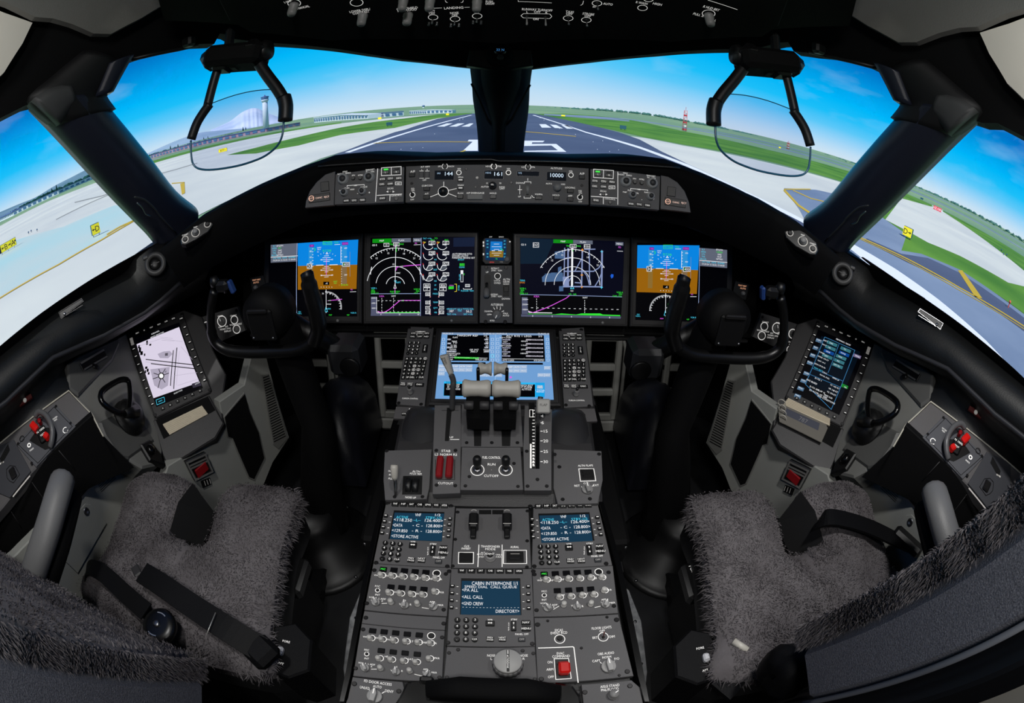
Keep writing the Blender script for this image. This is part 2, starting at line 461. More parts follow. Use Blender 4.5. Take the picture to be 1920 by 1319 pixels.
ground_patch('road_markings_yellow', [
    yline([(-40, 585), (0, 559), (110, 496), (190, 450), (257, 411), (330, 370)], 1.9),
    yline([(200, 440), (225, 425), (270, 405)], 2.),
    [(338, 345), (346, 342), (347, 362), (341, 365)], yline([(322, 344), (346, 342)], 1.6),
    yline([(1612, 445), (1700, 485), (1800, 540), (1920, 612), (1960, 640)], 2.0), yline([(1612, 448), (1700, 489), (1800, 545), (1920, 617), (1960, 645)], 1.2),
    [(1796, 507), (1804, 507), (1842, 560), (1828, 557)],
    yline([(1521, 401), (1497, 385), (1470, 356)], 3.6), yline([(1470, 355), (1520, 355)], 2.), yline([(1487, 357), (1520, 372), (1545, 378)], 1.6),
    yline([(852, 289), (873, 282)], 2.), yline([(700, 268.5), (880, 266.5)], .9), yline([(985, 247), (1080, 256)], .9)], PAINTY, .22)
ground_patch('road_far', [yline([(1090, 217.5), (1180, 224), (1280, 239.5), (1440, 273), (1600, 318), (1740, 371), (1920, 469)], 1.6), yline([(1300, 240), (1440, 268), (1600, 312), (1740, 363), (1920, 459)], 1.)], ASPH2, .05)
b = MB()
for pl in (yline([(140, 380), (190, 368), (205, 363)], 1.8), yline([(105, 412), (170, 380), (210, 363)], 1.4), yline([(300, 326), (330, 318), (370, 306)], 1.4), [(270, 300), (300, 296), (300, 298), (272, 303)]):
    q = [ghit(*a, z=GZ + .02) for a in pl]; b.flat([(a[0], a[1]) for a in q], GZ + .02, PAINTD)
struct(b.build('road_markings_worn'))

# hills on the skyline
def ridge(name, pts, dist, m, depth, label, base=GZ):
    b = MB(); P = smooth_path([(p[0], p[1], 0) for p in pts], 5); top = [far(p[0], p[1], dist) for p in P]
    v = []
    for i, t in enumerate(top):
        d = nrm([t[0], t[1]]); h = t[2] - base; j = 1 + .06 * math.sin(i * 1.7) + .05 * math.sin(i * .61)
        v += [(t[0] - d[0] * depth, t[1] - d[1] * depth, base - 1), (t[0] - d[0] * depth * .45, t[1] - d[1] * depth * .45, base + h * .55 * j), tuple(t), (t[0] + d[0] * depth, t[1] + d[1] * depth, base - 1)]
    f = []
    for i in range(len(top) - 1):
        for k in range(3): f.append((4 * i + k, 4 * i + 4 + k, 4 * i + 5 + k, 4 * i + 1 + k))
    b.add(v, f, m, smooth=True); o = b.build(name); tag(o, label, 'hill'); o['kind'] = 'structure'; return o
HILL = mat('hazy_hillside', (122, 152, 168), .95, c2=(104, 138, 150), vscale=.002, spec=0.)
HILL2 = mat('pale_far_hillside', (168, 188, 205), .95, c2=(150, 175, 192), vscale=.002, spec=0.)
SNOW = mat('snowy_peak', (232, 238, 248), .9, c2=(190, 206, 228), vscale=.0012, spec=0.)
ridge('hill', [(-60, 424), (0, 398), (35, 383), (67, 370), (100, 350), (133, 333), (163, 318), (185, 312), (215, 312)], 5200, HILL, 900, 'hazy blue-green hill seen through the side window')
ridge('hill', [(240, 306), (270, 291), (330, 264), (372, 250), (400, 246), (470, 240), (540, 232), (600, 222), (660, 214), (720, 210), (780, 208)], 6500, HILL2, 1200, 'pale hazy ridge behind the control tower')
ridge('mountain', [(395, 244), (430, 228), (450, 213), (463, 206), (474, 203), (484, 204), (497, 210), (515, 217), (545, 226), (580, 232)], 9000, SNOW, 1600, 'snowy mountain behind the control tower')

# tree lines, conifers
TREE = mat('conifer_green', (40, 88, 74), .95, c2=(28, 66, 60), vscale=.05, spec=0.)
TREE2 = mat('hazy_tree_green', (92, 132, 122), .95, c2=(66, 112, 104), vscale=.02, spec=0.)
TRUNK = mat('tree_bark', (84, 70, 58), .9)
def treeline(name, pts, hpx, dist, m, label, n=160):
    b = MB(); P = np.array(smooth_path([(p[0], p[1], 0) for p in pts], 10))[:, :2]
    for i in range(n):
        s = rng.random() * (len(P) - 1.001); k = int(s); q = P[k] + (P[k + 1] - P[k]) * (s - k)
        g = far(q[0], q[1], dist * (1 + rng.random() * .05)); h = hpx * dist / 877 * (.5 + .6 * rng.random()); r = h * (.5 + .8 * rng.random())
        b.lathe([(r * .8, 0), (r, h * .35), (r * .7, h * .75), (r * .15, h)], m, 6, c=(g[0], g[1], g[2] - h * .3))
    o = b.build(name); o['kind'] = 'stuff'; tag(o, label, 'trees'); return o
treeline('tree_line', [(-50, 432), (0, 413), (60, 380), (110, 357), (180, 327)], 7, 1300, TREE, 'dark green belt of trees below the hazy hill', 200)
treeline('tree_line', [(280, 293), (330, 278), (420, 256), (470, 247), (560, 235), (630, 222)], 4, 1500, TREE, 'thin belt of trees behind the pink terminal', 150)
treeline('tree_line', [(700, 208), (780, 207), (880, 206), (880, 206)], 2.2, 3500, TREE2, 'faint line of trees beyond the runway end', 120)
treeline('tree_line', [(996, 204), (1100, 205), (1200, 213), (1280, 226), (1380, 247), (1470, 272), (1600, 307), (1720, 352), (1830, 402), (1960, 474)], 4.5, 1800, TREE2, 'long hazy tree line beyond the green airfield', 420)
treeline('tree_line', [(1480, 279), (1560, 300), (1610, 314), (1720, 360), (1840, 412), (1930, 462)], 5, 1200, TREE, 'darker trees along the airfield fence', 160)
def conifer(px, py, hpx, dist, label):
    g = far(px, py, dist); h = hpx * dist / 877
    t = thing('conifer', label, 'tree', Tr(*g), 'conifers along the airfield edge')
    b = MB(); b.cyl((0, 0, 0), h * .04, h * .2, TRUNK, 6); b.build('trunk', t)
    b = MB(); b.lathe([(h * .2, 0), (h * .12, h * .28), (h * .15, h * .28), (h * .07, h * .6), (h * .1, h * .6), (.02, h * .88)], TREE, 8, c=(0, 0, h * .12)); b.build('foliage', t)
for i, (px, py, hp) in enumerate([(82, 372, 9), (90, 367, 8), (98, 363, 10), (107, 360, 13), (320, 281, 8), (334, 277, 7), (382, 262, 5), (390, 260, 5), (456, 246, 8), (461, 244, 6)]):
    conifer(px, py, hp, 900 + 40 * i, 'small dark conifer below the hill by the bluish long roof' if i < 4 else 'small dark conifer rising over the pink terminal building')

# terminal, hangars, tower
PINK = mat('pinkish_cladding', (196, 160, 176), .8, c2=(160, 120, 142), vscale=.15)
ROOFB = mat('bluish_roof', (96, 112, 168), .7, c2=(70, 92, 140), vscale=.1)
PALEW = mat('pale_wall', (226, 232, 238), .7, var=.06, vscale=.05)
GLAZ = mat('blue_glazing', (86, 120, 160), .3)
def strip_building(name, base, hpx, m, mr, label, cat='building', n=40, band=None):
    t = thing(name, label, cat, Tr(*ghit(*base[0])))
    o = np.array(ghit(*base[0])); P = [ghit(*p) for p in base]; out = MB(); rf = MB(); bd = MB()
    for i in range(len(P) - 1):
        a, c = P[i], P[i + 1]; d = nrm(c - a); nn = np.array([d[1], -d[0], 0]); nn = nn if nn @ (CAM - a) > 0 else -nn
        h0 = hpx[i] * np.linalg.norm(a - CAM) / 877; h1 = hpx[i + 1] * np.linalg.norm(c - CAM) / 877; dp = max(h0, h1) * 2.2
        Q = [a - o, c - o, c - nn * dp - o, a - nn * dp - o]
        v = [tuple(q) for q in Q] + [(Q[0][0], Q[0][1], h0), (Q[1][0], Q[1][1], h1), (Q[2][0], Q[2][1], h1), (Q[3][0], Q[3][1], h0)]
        out.add(v, [(0, 1, 5, 4), (1, 2, 6, 5), (2, 3, 7, 6), (3, 0, 4, 7)], m)
        e = [np.array(q) for q in v[4:]]; up = np.array([0, 0, (h0 + h1) * .07]); nf = nn * dp * .06
        tv = [e[0] + nf, e[1] + nf, e[2], e[3]]; tv = [tuple(q) for q in tv] + [tuple(q + up) for q in tv]
        rf.add(tv, [(4, 5, 6, 7), (0, 1, 5, 4), (1, 2, 6, 5), (2, 3, 7, 6), (3, 0, 4, 7), (3, 2, 1, 0)], mr)
        if band:
            k = max(3, int(np.linalg.norm(c - a) / (h0 * band)))
            for j in range(k):
                f0, f1 = (j + .2) / k, (j + .8) / k; p0 = a + (c - a) * f0 + nn * .3 - o; p1 = a + (c - a) * f1 + nn * .3 - o
                bd.add([(p0[0], p0[1], h0 * .25), (p1[0], p1[1], h0 * .25), (p1[0], p1[1], h0 * .75), (p0[0], p0[1], h0 * .75)], [(0, 1, 2, 3)], GLAZ); bd.build('window', t); bd = MB()
    out.build('wall', t); rf.build('roof', t)
strip_building('terminal', [(283, 298), (330, 285), (420, 263.5), (500, 247.5), (563, 236)], [6, 7, 7, 6, 6], PINK, ROOFB, 'long pinkish terminal building below the control tower', band=2.2)
strip_building('terminal', [(-40, 428), (25, 405), (110, 364), (180, 334)], [6, 6, 6, 6], PALEW, ROOFB, 'long low building with a bluish roof beneath the hill', band=2.)
strip_building('hangar', [(589, 230.5), (640, 226), (690, 223)], [9, 10, 7], PALEW, PALEW, 'white hangar with a shallow roof past the pink terminal', band=1.5)
strip_building('terminal', [(694, 221), (720, 220), (757, 217)], [7, 8, 8], PALEW, ROOFB, 'blue-roofed airport hall beyond the white hangar', band=1.2)
strip_building('terminal', [(768, 214.5), (800, 213.5), (848, 212)], [6, 7, 5], PALEW, PALEW, 'pale far terminal with a small tower on its roof', band=1.2)
def tower():
    D = 520; g = ghit(499, 240); g = CAM + (g - CAM) * (D / math.hypot(g[0] - CAM[0], g[1])); g = np.array([g[0], g[1], GZ])
    top = far(497, 179, D)[2]; h = top - GZ; r = 5.6 * D / 877
    t = thing('control_tower', 'tall white control tower with a flared glass cab', 'tower', Tr(*g))
    b = MB(); b.lathe([(r * 1.05, 0), (r * .95, h * .5), (r * .9, h * .8)], PALEW, 12); b.build('shaft', t)
    b = MB(); b.lathe([(r * .9, h * .8), (r * 1.25, h * .85), (r * 1.3, h * .88)], PALEW, 12); b.build('gallery', t)
    b = MB(); b.lathe([(r * 1.1, h * .88), (r * 1.35, h * .95)], GLAZ, 12); b.build('cab', t)
    b = MB(); b.lathe([(r * 1.4, h * .95), (r * 1.3, h * .965), (r * .3, h * .98), (r * .1, h * 1.02)], ROOFB, 12); b.build('roof', t)
tower()
def rooftower():
    g = far(794, 206, 1500); k = 1500 / 877
    t = thing('control_tower', 'tiny pale tower rising over the far terminal', 'tower', Tr(*g))
    b = MB(); b.lathe([(2 * k, -8 * k), (1.8 * k, 6 * k)], PALEW, 8); b.build('shaft', t)
    b = MB(); b.lathe([(2.4 * k, 6 * k), (2.6 * k, 8.4 * k), (.4 * k, 9 * k)], GLAZ, 8); b.build('cab', t)
rooftower()

# signs and small airfield furniture
SIGNY = mat('yellow_sign_face', (250, 226, 38), .5, emit=.4)
SIGNK = mat('sign_black', (22, 24, 26), .5)
SIGNB = mat('sign_box_teal', (40, 92, 108), .6)
SIGNR = mat('red_sign_face', (222, 52, 70), .5, emit=.2)
def arrow(b, x, y, L, ang, w, z, m):
    X = Tr(x, y, 0) @ Rz(ang); b.rect(-L / 2, -w / 2, L / 2 - L * .4, w / 2, z, m, X)
    b.flat([(L / 2, 0), (L / 2 - L * .45, L * .34), (L / 2 - L * .45, -L * .34)], z, m, X)
def sign(px, py, wpx, hpx, label, items, face=SIGNY, yaw=0., legs=2, legpx=None, depth=.35, name='taxiway_sign', maxd=None):
    g = ghit(px, py)
    if maxd and np.linalg.norm(g - CAM) > maxd: g = CAM + (g - CAM) / np.linalg.norm(g - CAM) * maxd
    D = np.linalg.norm(g - CAM); k = D / 877 * .93; w, h = wpx * k, hpx * k; lg = (legpx or hpx * .22) * k
    az = math.atan2(g[0] - CAM[0], g[1]) + math.radians(yaw)
    t = thing(name, label, 'sign', Tr(*g) @ Matrix.Rotation(-az, 4, 'Z') @ Rx(90))
    b = MB(); b.box((0, lg + h / 2, -depth * h / 2), (w, h, depth * h), SIGNB if face is SIGNY else face, .02 * h); b.build('cabinet', t)
    b = MB(); b.rect(-w / 2 * .97, lg + h * .03, w / 2 * .97, lg + h * .97, .012 * h + .002, face)
    for it in items:
        if it[0] == 't': b.text(it[1], it[2] * w, lg + h * it[3], it[4] * h, .03 * h, it[5])
        elif it[0] == 'a': arrow(b, it[1] * w, lg + h * it[2], it[3] * h, it[4], it[5] * h, .03 * h, SIGNK)
        elif it[0] == 'r': b.rect(it[1] * w, lg + it[2] * h, it[3] * w, lg + it[4] * h, .02 * h, it[5])
    b.build('face', t)
    for i in range(legs):
        x = (-.36 + .72 * i / max(1, legs - 1)) * w; b = MB(); b.box((x, lg / 2, -depth * h / 2), (.05 * h, lg, .05 * h), SIGNK); b.build('leg', t)
sign(182, 443, 19, 20, 'yellow taxiway sign reading D with an arrow pointing outward, on concrete', [('a', -.25, .5, .38, 180, .07), ('t', 'D', .2, .5, .52, SIGNK)], yaw=-16, legpx=4)
sign(1699, 447, 21, 18, 'yellow taxiway sign reading D with an arrow, standing on the grass', [('t', 'D', -.2, .5, .56, SIGNK), ('a', .24, .5, .42, 0, .07)], yaw=20, legpx=3.5)
sign(16, 471, 42, 14, 'long yellow taxiway sign reading B and A with arrows', [('r', -.5, 0, -.38, 1, SIGNK), ('a', -.27, .5, .5, 180, .1), ('t', 'B', -.08, .5, .7, SIGNK), ('a', .11, .5, .5, 0, .1), ('r', .2, .08, .215, .92, SIGNK), ('t', 'A', .32, .5, .7, SIGNK), ('a', .43, .55, .5, 50, .1)], legs=3, legpx=3)
sign(418, 286, 18, 7, 'small yellow taxiway sign seen through the head-up glass', [('t', '8771', 0, .5, .6, SIGNK)], yaw=12, legpx=1)
sign(1757, 396, 18, 7, 'red runway sign with white characters on far grass', [('t', 'EHZ-NNE', 0, .5, .6, PAINTW)], SIGNR, yaw=0, legpx=1)
for i, (px, py, w, h) in enumerate([(712, 224.5, 7, 4), (839, 217, 6, 4), (1056, 219, 8, 3), (1462, 279, 4, 3)]):
    sign(px, py, w, h, ['tiny yellow marker sign before the blue-roofed hall', 'tiny yellow marker sign left of the runway, beside the centre post', 'tiny yellow marker sign beyond the runway edge, toward the lattice mast', 'tiny yellow marker sign in the grass behind the head-up glass'][i].replace(' left of', ' beside'), [], legs=2, legpx=.8)
def board(px, py, w, h, label):
    g = ghit(px, py); k = np.linalg.norm(g - CAM) / 877; az = math.atan2(g[0], g[1])
    t = thing('marker_board', label, 'marker board', Tr(*g) @ Matrix.Rotation(-az, 4, 'Z'))
    b = MB(); b.box((0, 0, h * k * .6), (w * k, .6 * h * k, h * k * .75), SIGNB, .05 * k); b.build('cabinet', t)
    for x in (-.3, .3):
        b = MB(); b.box((x * w * k, 0, h * k * .15), (.08 * w * k, .1 * w * k, h * k * .3), SIGNK); b.build('leg', t)
board(730, 237, 11, 8, 'dark distance board on the grass beside the runway, pink terminal side')
board(1168, 244, 12, 9, 'dark distance board on the grass strip beyond the runway edge')
board(1728, 375, 6, 4, 'tiny dark board on grass seen through the side window')
MASTR = mat('mast_red', (206, 58, 70), .7); MASTW = mat('mast_white', (236, 230, 236), .7)
def mast(px, py, hpx, wpx, label):
    g = ghit(px, py); k = np.linalg.norm(g - CAM) / 877; t = thing('antenna_mast', label, 'mast', Tr(*g))
    h, w = hpx * k, wpx * k
    for x in (-1, 1):
        for y in (-1, 1): b = MB(); b.tube([(x * w * .5, y * w * .5, 0), (x * w * .35, y * w * .35, h)], w * .07, MASTR, 5); b.build('leg', t)
    for i in range(6):
        b = MB(); q = w * (.95 - .25 * i / 6); b.box((0, 0, h * (i + .5) / 6), (q, q, h / 14), MASTW if i % 2 else MASTR); b.build('platform', t)
    b = MB(); b.cyl((0, 0, h), w * .06, h * .16, MASTR, 6); b.build('antenna', t)
mast(1283, 246, 40, 6, 'red and white lattice mast beyond the grass, by the runway')
mast(1477, 280, 14, 4, 'small red and white mast seen through the head-up glass')
def marker(px, py, label):
    g = ghit(px, py); t = thing('edge_marker', label, 'marker', Tr(*g)); k = np.linalg.norm(g - CAM) / 877
    b = MB(); b.cyl((0, 0, 0), 1.1 * k, 10 * k, mat('marker_orange', (235, 92, 70), .5), 8); b.build('post', t)
    b = MB(); b.lathe([(2.2 * k, 9 * k), (2.6 * k, 12 * k), (.6 * k, 14 * k)], mat('marker_orange', (235, 92, 70), .5), 8); b.build('lamp', t)
marker(1890, 578, 'orange edge marker standing on the dark taxiway')
EDGEL = mat('edge_light_blue', (40, 90, 130), .4)
for i, (px, py) in enumerate([(54, 439), (59, 436), (70, 434), (1881, 479), (1887, 481), (1877, 472)]):
    g = ghit(px, py); k = np.linalg.norm(g - CAM) / 877
    t = thing('edge_light', ['small dark edge light on concrete near the long yellow sign', 'small edge light beyond the grass in the side window'][i > 2], 'airfield light', Tr(*g), 'taxiway edge lights ' + ('by the long sign' if i < 3 else 'past the grass'))
    b = MB(); b.cyl((0, 0, 0), .5 * k, 2.4 * k, SIGNK, 6); b.build('stem', t)
    b = MB(); b.lathe([(1.3 * k, 2.2 * k), (1.6 * k, 3.4 * k), (.4 * k, 4.6 * k)], EDGEL, 8); b.build('lamp', t)
LITE = mat('runway_light_white', (235, 240, 250), .4, emit=.5)
for i, (px, py) in enumerate([(752, 281), (771, 280), (793, 278), (815, 252), (862, 226), (868, 224), (1094, 247), (1079, 253), (1120, 281), (1143, 285), (1049, 242), (1112, 267), (1020, 226), (1013, 222), (1130, 265), (1160, 282)]):
    g = ghit(px, py); k = np.linalg.norm(g - CAM) / 877; t = thing('runway_light', 'small white light set in the dark runway', 'airfield light', Tr(*g), 'white runway lights')
    b = MB(); b.lathe([(.9 * k, 0), (.9 * k, .5 * k)], SIGNK, 8); b.build('base', t)
    b = MB(); b.lathe([(.7 * k, .5 * k), (.5 * k, 1.1 * k), (.1 * k, 1.3 * k)], LITE, 8); b.build('lens', t)
# ------------------------------------------------------------------ flight-deck shell
def shell_ab(z):
    k = max(z - 1.02, -.35); return 1.10 - .30 * max(k, 0) + .06 * min(k, 0), 1.85 - .75 * max(k, 0)
def shell_f(P):
    a, b = shell_ab(P[2]); return (abs(P[0]) / a) ** 2.3 + (max(P[1], 0) / b) ** 2.3 - 1
def shell(px, py, off=0.0):
    d = ray(px, py); lo, hi = .3, 3.5
    for _ in range(40):
        m = (lo + hi) / 2
        if shell_f(CAM + d * m) > 0: hi = m
        else: lo = m
    P = CAM + d * lo; return P + shell_n(P) * off
def shell_n(P):
    a, b = shell_ab(P[2]); g = np.array([math.copysign((abs(P[0]) / a) ** 1.3 / a, P[0]), (max(P[1], 0) / b) ** 1.3 / b, 0]); return nrm(g)
def mirror(o, name=None):
    """The same part on the other side of the flight deck."""
    me = o.data.copy(); q = o.copy(); q.data = me; COL.objects.link(q)
    if name: q.name = name
    n = len(me.vertices); c = np.empty(n * 3); me.vertices.foreach_get('co', c); c = c.reshape(-1, 3); c[:, 0] *= -1; me.vertices.foreach_set('co', c.ravel())
    me.flip_normals(); me.update(); return q
def cdt(poly, step):
    P = np.array(poly, float); n = len(P); lo, hi = P.min(0), P.max(0); pts = [Vector((float(a), float(b))) for a, b in P]
    def inside(x, y):
        c = False
        for i in range(n):
            (x1, y1), (x2, y2) = P[i - 1], P[i]
            if (y1 > y) != (y2 > y) and x < (x2 - x1) * (y - y1) / (y2 - y1) + x1: c = not c
        return c
    for x in np.arange(lo[0] + step / 2, hi[0], step):
        for y in np.arange(lo[1] + step / 2, hi[1], step):
            if inside(x, y): pts.append(Vector((float(x), float(y))))
    r = delaunay_2d_cdt(pts, [(i, (i + 1) % n) for i in range(n)], [list(range(n))], 1, 1e-4)
    return [tuple(v) for v in r[0]], [tuple(f) for f in r[2]], n, r[3]
def plate(name, poly, m, off=0., thick=.04, step=40, surf=None, parent=None, edge=1):
    """A curved lining piece on the shell: outline in the picture, real place and thickness."""
    if edge > 1:
        q = []
        for i in range(len(poly)):
            a, b = np.array(poly[i], float), np.array(poly[(i + 1) % len(poly)], float); k = max(1, int(np.linalg.norm(b - a) / step))
            q += [tuple(a + (b - a) * t / k) for t in range(k)]
        poly = q
    v, f, n, orig = cdt(poly, step); sf = surf or shell
    A = [sf(a, b, off) for a, b in v]
    B = [p + (shell_n(p) if surf is None else np.zeros(3)) * thick for p in A] if surf is None else [sf(a, b, off - thick) for a, b in v]
    fs = [tuple(x) for x in f]; k = len(A)
    P0 = np.array([A[i] for i in fs[0]]); nn = np.cross(P0[1] - P0[0], P0[2] - P0[0])
    if nn @ (CAM - P0[0]) < 0: fs = [x[::-1] for x in fs]
    cnt = {}
    for x in fs:
        for i in range(len(x)): cnt[(x[i], x[(i + 1) % len(x)])] = 1
    back = [tuple(i + k for i in x[::-1]) for x in fs]
    side = [(b, a, a + k, b + k) for (a, b) in cnt if (b, a) not in cnt]
    mb = MB(); mb.add(A + B, fs, m, smooth=True); mb.add(A + B, back + side, m); return mb.build(name, parent)
def loft(name, ea, eb, m, off=0., bulge=-.04, n=8, thick=.03, parent=None, sub=4):
    """A rounded post between two edges."""
    A = smooth_path([(*p, 0) for p in ea], sub); B = smooth_path([(*p, 0) for p in eb], sub); v = []; f = []; L = n + 1
    for a, b in zip(A, B):
        for i in range(L):
            s = i / n; p = a + (b - a) * s; v.append(shell(p[0], p[1], off + bulge * (math.sin(math.pi * s) ** .6)))
        v.append(shell(b[0], b[1], off + thick)); v.append(shell(a[0], a[1], off + thick))
    L += 2
    for i in range(len(A) - 1):
        for k in range(L):
            k2 = (k + 1) % L; f.append((i * L + k, i * L + k2, (i + 1) * L + k2, (i + 1) * L + k))
    f.append(tuple(range(L))[::-1]); f.append(tuple((len(A) - 1) * L + k for k in range(L)))
    mb = MB(); mb.add(v, f, m, smooth=True); return mb.build(name, parent)

LINING = mat('grey_ceiling_lining', (118, 117, 112), .8, bump=.3, bscale=300, var=.05)
PALELIN = mat('pale_side_lining', (226, 222, 210), .7, var=.04)
PILLAR = mat('pillar_cover', (34, 38, 52), .34, bump=.1, bscale=300)
FRAMEB = mat('window_frame_black', (14, 14, 16), .6)

# brow over all the windows, up into the roof
brow = [(-120, 275), (-40, 240), (0, 222), (50, 197), (110, 185), (190, 178), (223, 137), (237, 114), (290, 97), (365, 83), (402, 82), (412, 63), (426, 65), (440, 73), (468, 77), (500, 80), (560, 84), (633, 92), (757, 112), (857, 124), (885, 127), (940, 131), (997, 129), (1040, 123),
        (1160, 108), (1280, 96), (1383, 92), (1430, 88), (1462, 80), (1478, 79), (1488, 96), (1520, 100), (1557, 103), (1620, 118), (1660, 137), (1671, 165), (1700, 204), (1790, 215), (1843, 231), (1870, 231), (1920, 257), (1960, 280), (2040, 320), (2040, -90), (-120, -90)]
struct(plate('ceiling_front', brow, MATTE, .0, .05, 60, edge=2))
# posts
for s in (0, 1):
    pass
pl = loft('pillar_left', [(197, 180), (205, 200), (243, 247), (283, 297), (330, 358), (368, 390), (372, 408)], [(60, 200), (102, 245), (160, 309), (213, 367), (260, 416), (283, 440), (300, 462)], PILLAR, .0, -.05, 10)
struct(pl)
struct(mirror(pl, 'pillar_right'))
cap = loft('trim_1', [(226, 132), (200, 178), (196, 186), (212, 208)], [(150, 100), (90, 150), (50, 192), (100, 240)], FRAMEB, -.02, -.03, 8); struct(cap)
struct(mirror(cap, 'trim_2'))
band = loft('trim_3', [(237, 113), (222, 138), (198, 182)], [(190, 130), (182, 150), (166, 190)], PILLAR, -.05, -.01, 4); struct(band); struct(mirror(band, 'trim_4'))
fl = loft('trim_5', [(52, 196), (80, 178), (118, 168)], [(101, 241), (112, 225), (128, 205)], mat('pillar_grey', (66, 67, 68), .6), -.045, -.01, 4); struct(fl); struct(mirror(fl, 'trim_6'))
post = loft('pillar_centre', [(881, 124), (885, 160), (887, 187), (891, 215), (895, 247), (898, 292)], [(998, 124), (993, 163), (992, 187), (990, 213), (985, 250), (980, 292)], mat('post_blue_grey', (46, 58, 72), .55), .0, -.015, 8)
struct(post)
core = loft('trim_7', [(901, 126), (904, 160), (915, 205), (922, 232), (923, 260), (923, 292)], [(978, 126), (975, 160), (960, 205), (949, 232), (947, 260), (947, 292)], MATTE, -.03, -.05, 8)
struct(core)
for e in ([(884, 158), (900, 190), (914, 222), (922, 233)], [(994, 160), (978, 190), (960, 222), (949, 233)]):
    b = MB(); b.tube([shell(*p, -.022) for p in e], .004, FRAMEB, 6); struct(b.build('trim_%d' % (8 if e[0][0] < 900 else 9)))
# panes
GLASS = glass_mat('window_glass', (.97, .985, .99), .02)
wl = [(640, 90), (860, 120), (890, 126), (900, 200), (905, 300), (690, 310), (480, 365), (365, 415), (345, 390), (280, 300), (195, 190), (215, 135), (240, 108), (370, 78), (500, 74)]
ws = [(-110, 262), (0, 216), (50, 190), (70, 200), (110, 240), (220, 365), (290, 440), (300, 462), (255, 495), (150, 572), (0, 685), (-110, 770)]
for i, (w_, n_) in enumerate(((wl, 'window_1'), (ws, 'window_3'))):
    o = plate(n_, w_, GLASS, .05, .008, 60, edge=2); struct(o); struct(mirror(o, 'window_%d' % (2 + 2 * i)))

# ceiling linings beside the overhead panel
cl = plate('ceiling_left', [(-60, 10), (0, 28), (50, 51), (85, 53), (120, 62), (160, 78), (192, 78), (250, 47), (330, 0), (400, -45), (-60, -60)], LINING, -.05, .02, 50, edge=2); struct(cl)
struct(mirror(cl, 'ceiling_right'))
cl = plate('trim_10', [(-70, 10), (0, 37), (52, 54), (34, 92), (0, 146), (-60, 205), (-70, 120)], PALELIN, -.03, .02, 50, edge=2); struct(cl)
struct(mirror(cl, 'trim_11'))

# enclosure behind and above, floor
b = MB(); b.box((0, .15, 1.98), (2.6, 3.0, .04), LINING); struct(b.build('ceiling'))
b = MB(); b.box((0, -1.30, .95), (2.6, .06, 2.1), mat('rear_wall_dark', (40, 40, 42), .8)); struct(b.build('wall_back'))
for s, n in ((-1, 'left'), (1, 'right')):
    b = MB(); b.box((s * 1.24, -.62, 1.0), (.05, 1.36, 2.0), PALELIN); struct(b.build('wall_rear_' + n))
FLOORM = mat('dark_worn_floor', (34, 35, 37), .55, .1, c2=(22, 22, 24), vscale=9, bump=.2, bscale=60)
b = MB(); b.box((0, .4, -.02), (3.0, 3.6, .04), FLOORM); struct(b.build('floor'))
b = MB(); b.box((0, 1.95, .45), (2.6, .04, .92), MATTE); struct(b.build('wall_front'))

# padded sill and lining from the side windows down to the consoles
T_ = [(-110, 765), (-60, 722), (0, 674), (55, 631), (110, 589), (155, 560), (200, 537), (240, 516), (250, 505), (255, 486), (296, 457), (345, 428)]
Md = [(-110, 830), (-60, 795), (0, 748), (40, 710), (85, 668), (130, 648), (180, 627), (225, 602), (255, 585), (285, 562), (320, 530), (380, 500)]
def zc(px, py, z): return zhit(px, py, z)
Bt = [zc(-140, 960, .85), zc(-60, 885, .85), zc(0, 831, .85), zc(60, 785, .85), zc(129, 734, .85), zc(128, 684, .865), zc(165, 660, .85), zc(221, 632, .80), zc(245, 615, .79), zc(300, 590, .79), zc(350, 560, .80), zc(390, 540, .81)]
v, f = [], []
R_ = 7
for i in range(len(T_)):
    s0 = shell(*T_[i], .05); s1 = shell(*T_[i], 0); s2 = shell(*Md[i], -.05); bt = np.array(Bt[i])
    mid = (s1 + s2) / 2 + np.array([0, 0, .012]) - shell_n(s1) * .012
    r0 = s2 + shell_n(s2) * .035 - np.array([0, 0, .03]); r1 = (r0 + bt) / 2 + shell_n(s2) * .02
    v += [s0, s1, mid, s2, r0, r1, bt]
for i in range(len(T_) - 1):
    for k in range(R_ - 1): f.append((i * R_ + k, i * R_ + k + 1, (i + 1) * R_ + k + 1, (i + 1) * R_ + k))
b = MB(); b.add(v, f, mat('sill_padding', (8, 9, 10), .5, bump=.15, bscale=250), smooth=True); o = b.build('wall_left'); struct(o); struct(mirror(o, 'wall_right'))
b = MB(); b.tube([shell(*p, -.052) for p in Md], .006, mat('sill_piping', (44, 44, 47), .35), 8); o = b.build('trim_12'); struct(o); struct(mirror(o, 'trim_13'))
# outer skin under the sill so that no daylight leaks in
v, f = [], []
for i, y in enumerate(np.linspace(-1.3, 1.9, 18)):
    a, bb = shell_ab(1.0); x = a * max(0., 1 - (max(y, 0) / bb) ** 2.3) ** (1 / 2.3) if y < bb else 0
    v += [(-x - .0, y, 1.04), (-x - .28, y + .05, .80), (-x - .28, y + .05, -.02)]
for i in range(17):
    for k in range(2): f.append((3 * i + k, 3 * i + k + 1, 3 * i + 4 + k, 3 * i + 3 + k))
b = MB(); b.add(v, f, MATTE, smooth=True); o = b.build('wall_lower_left'); struct(o); struct(mirror(o, 'wall_lower_right'))

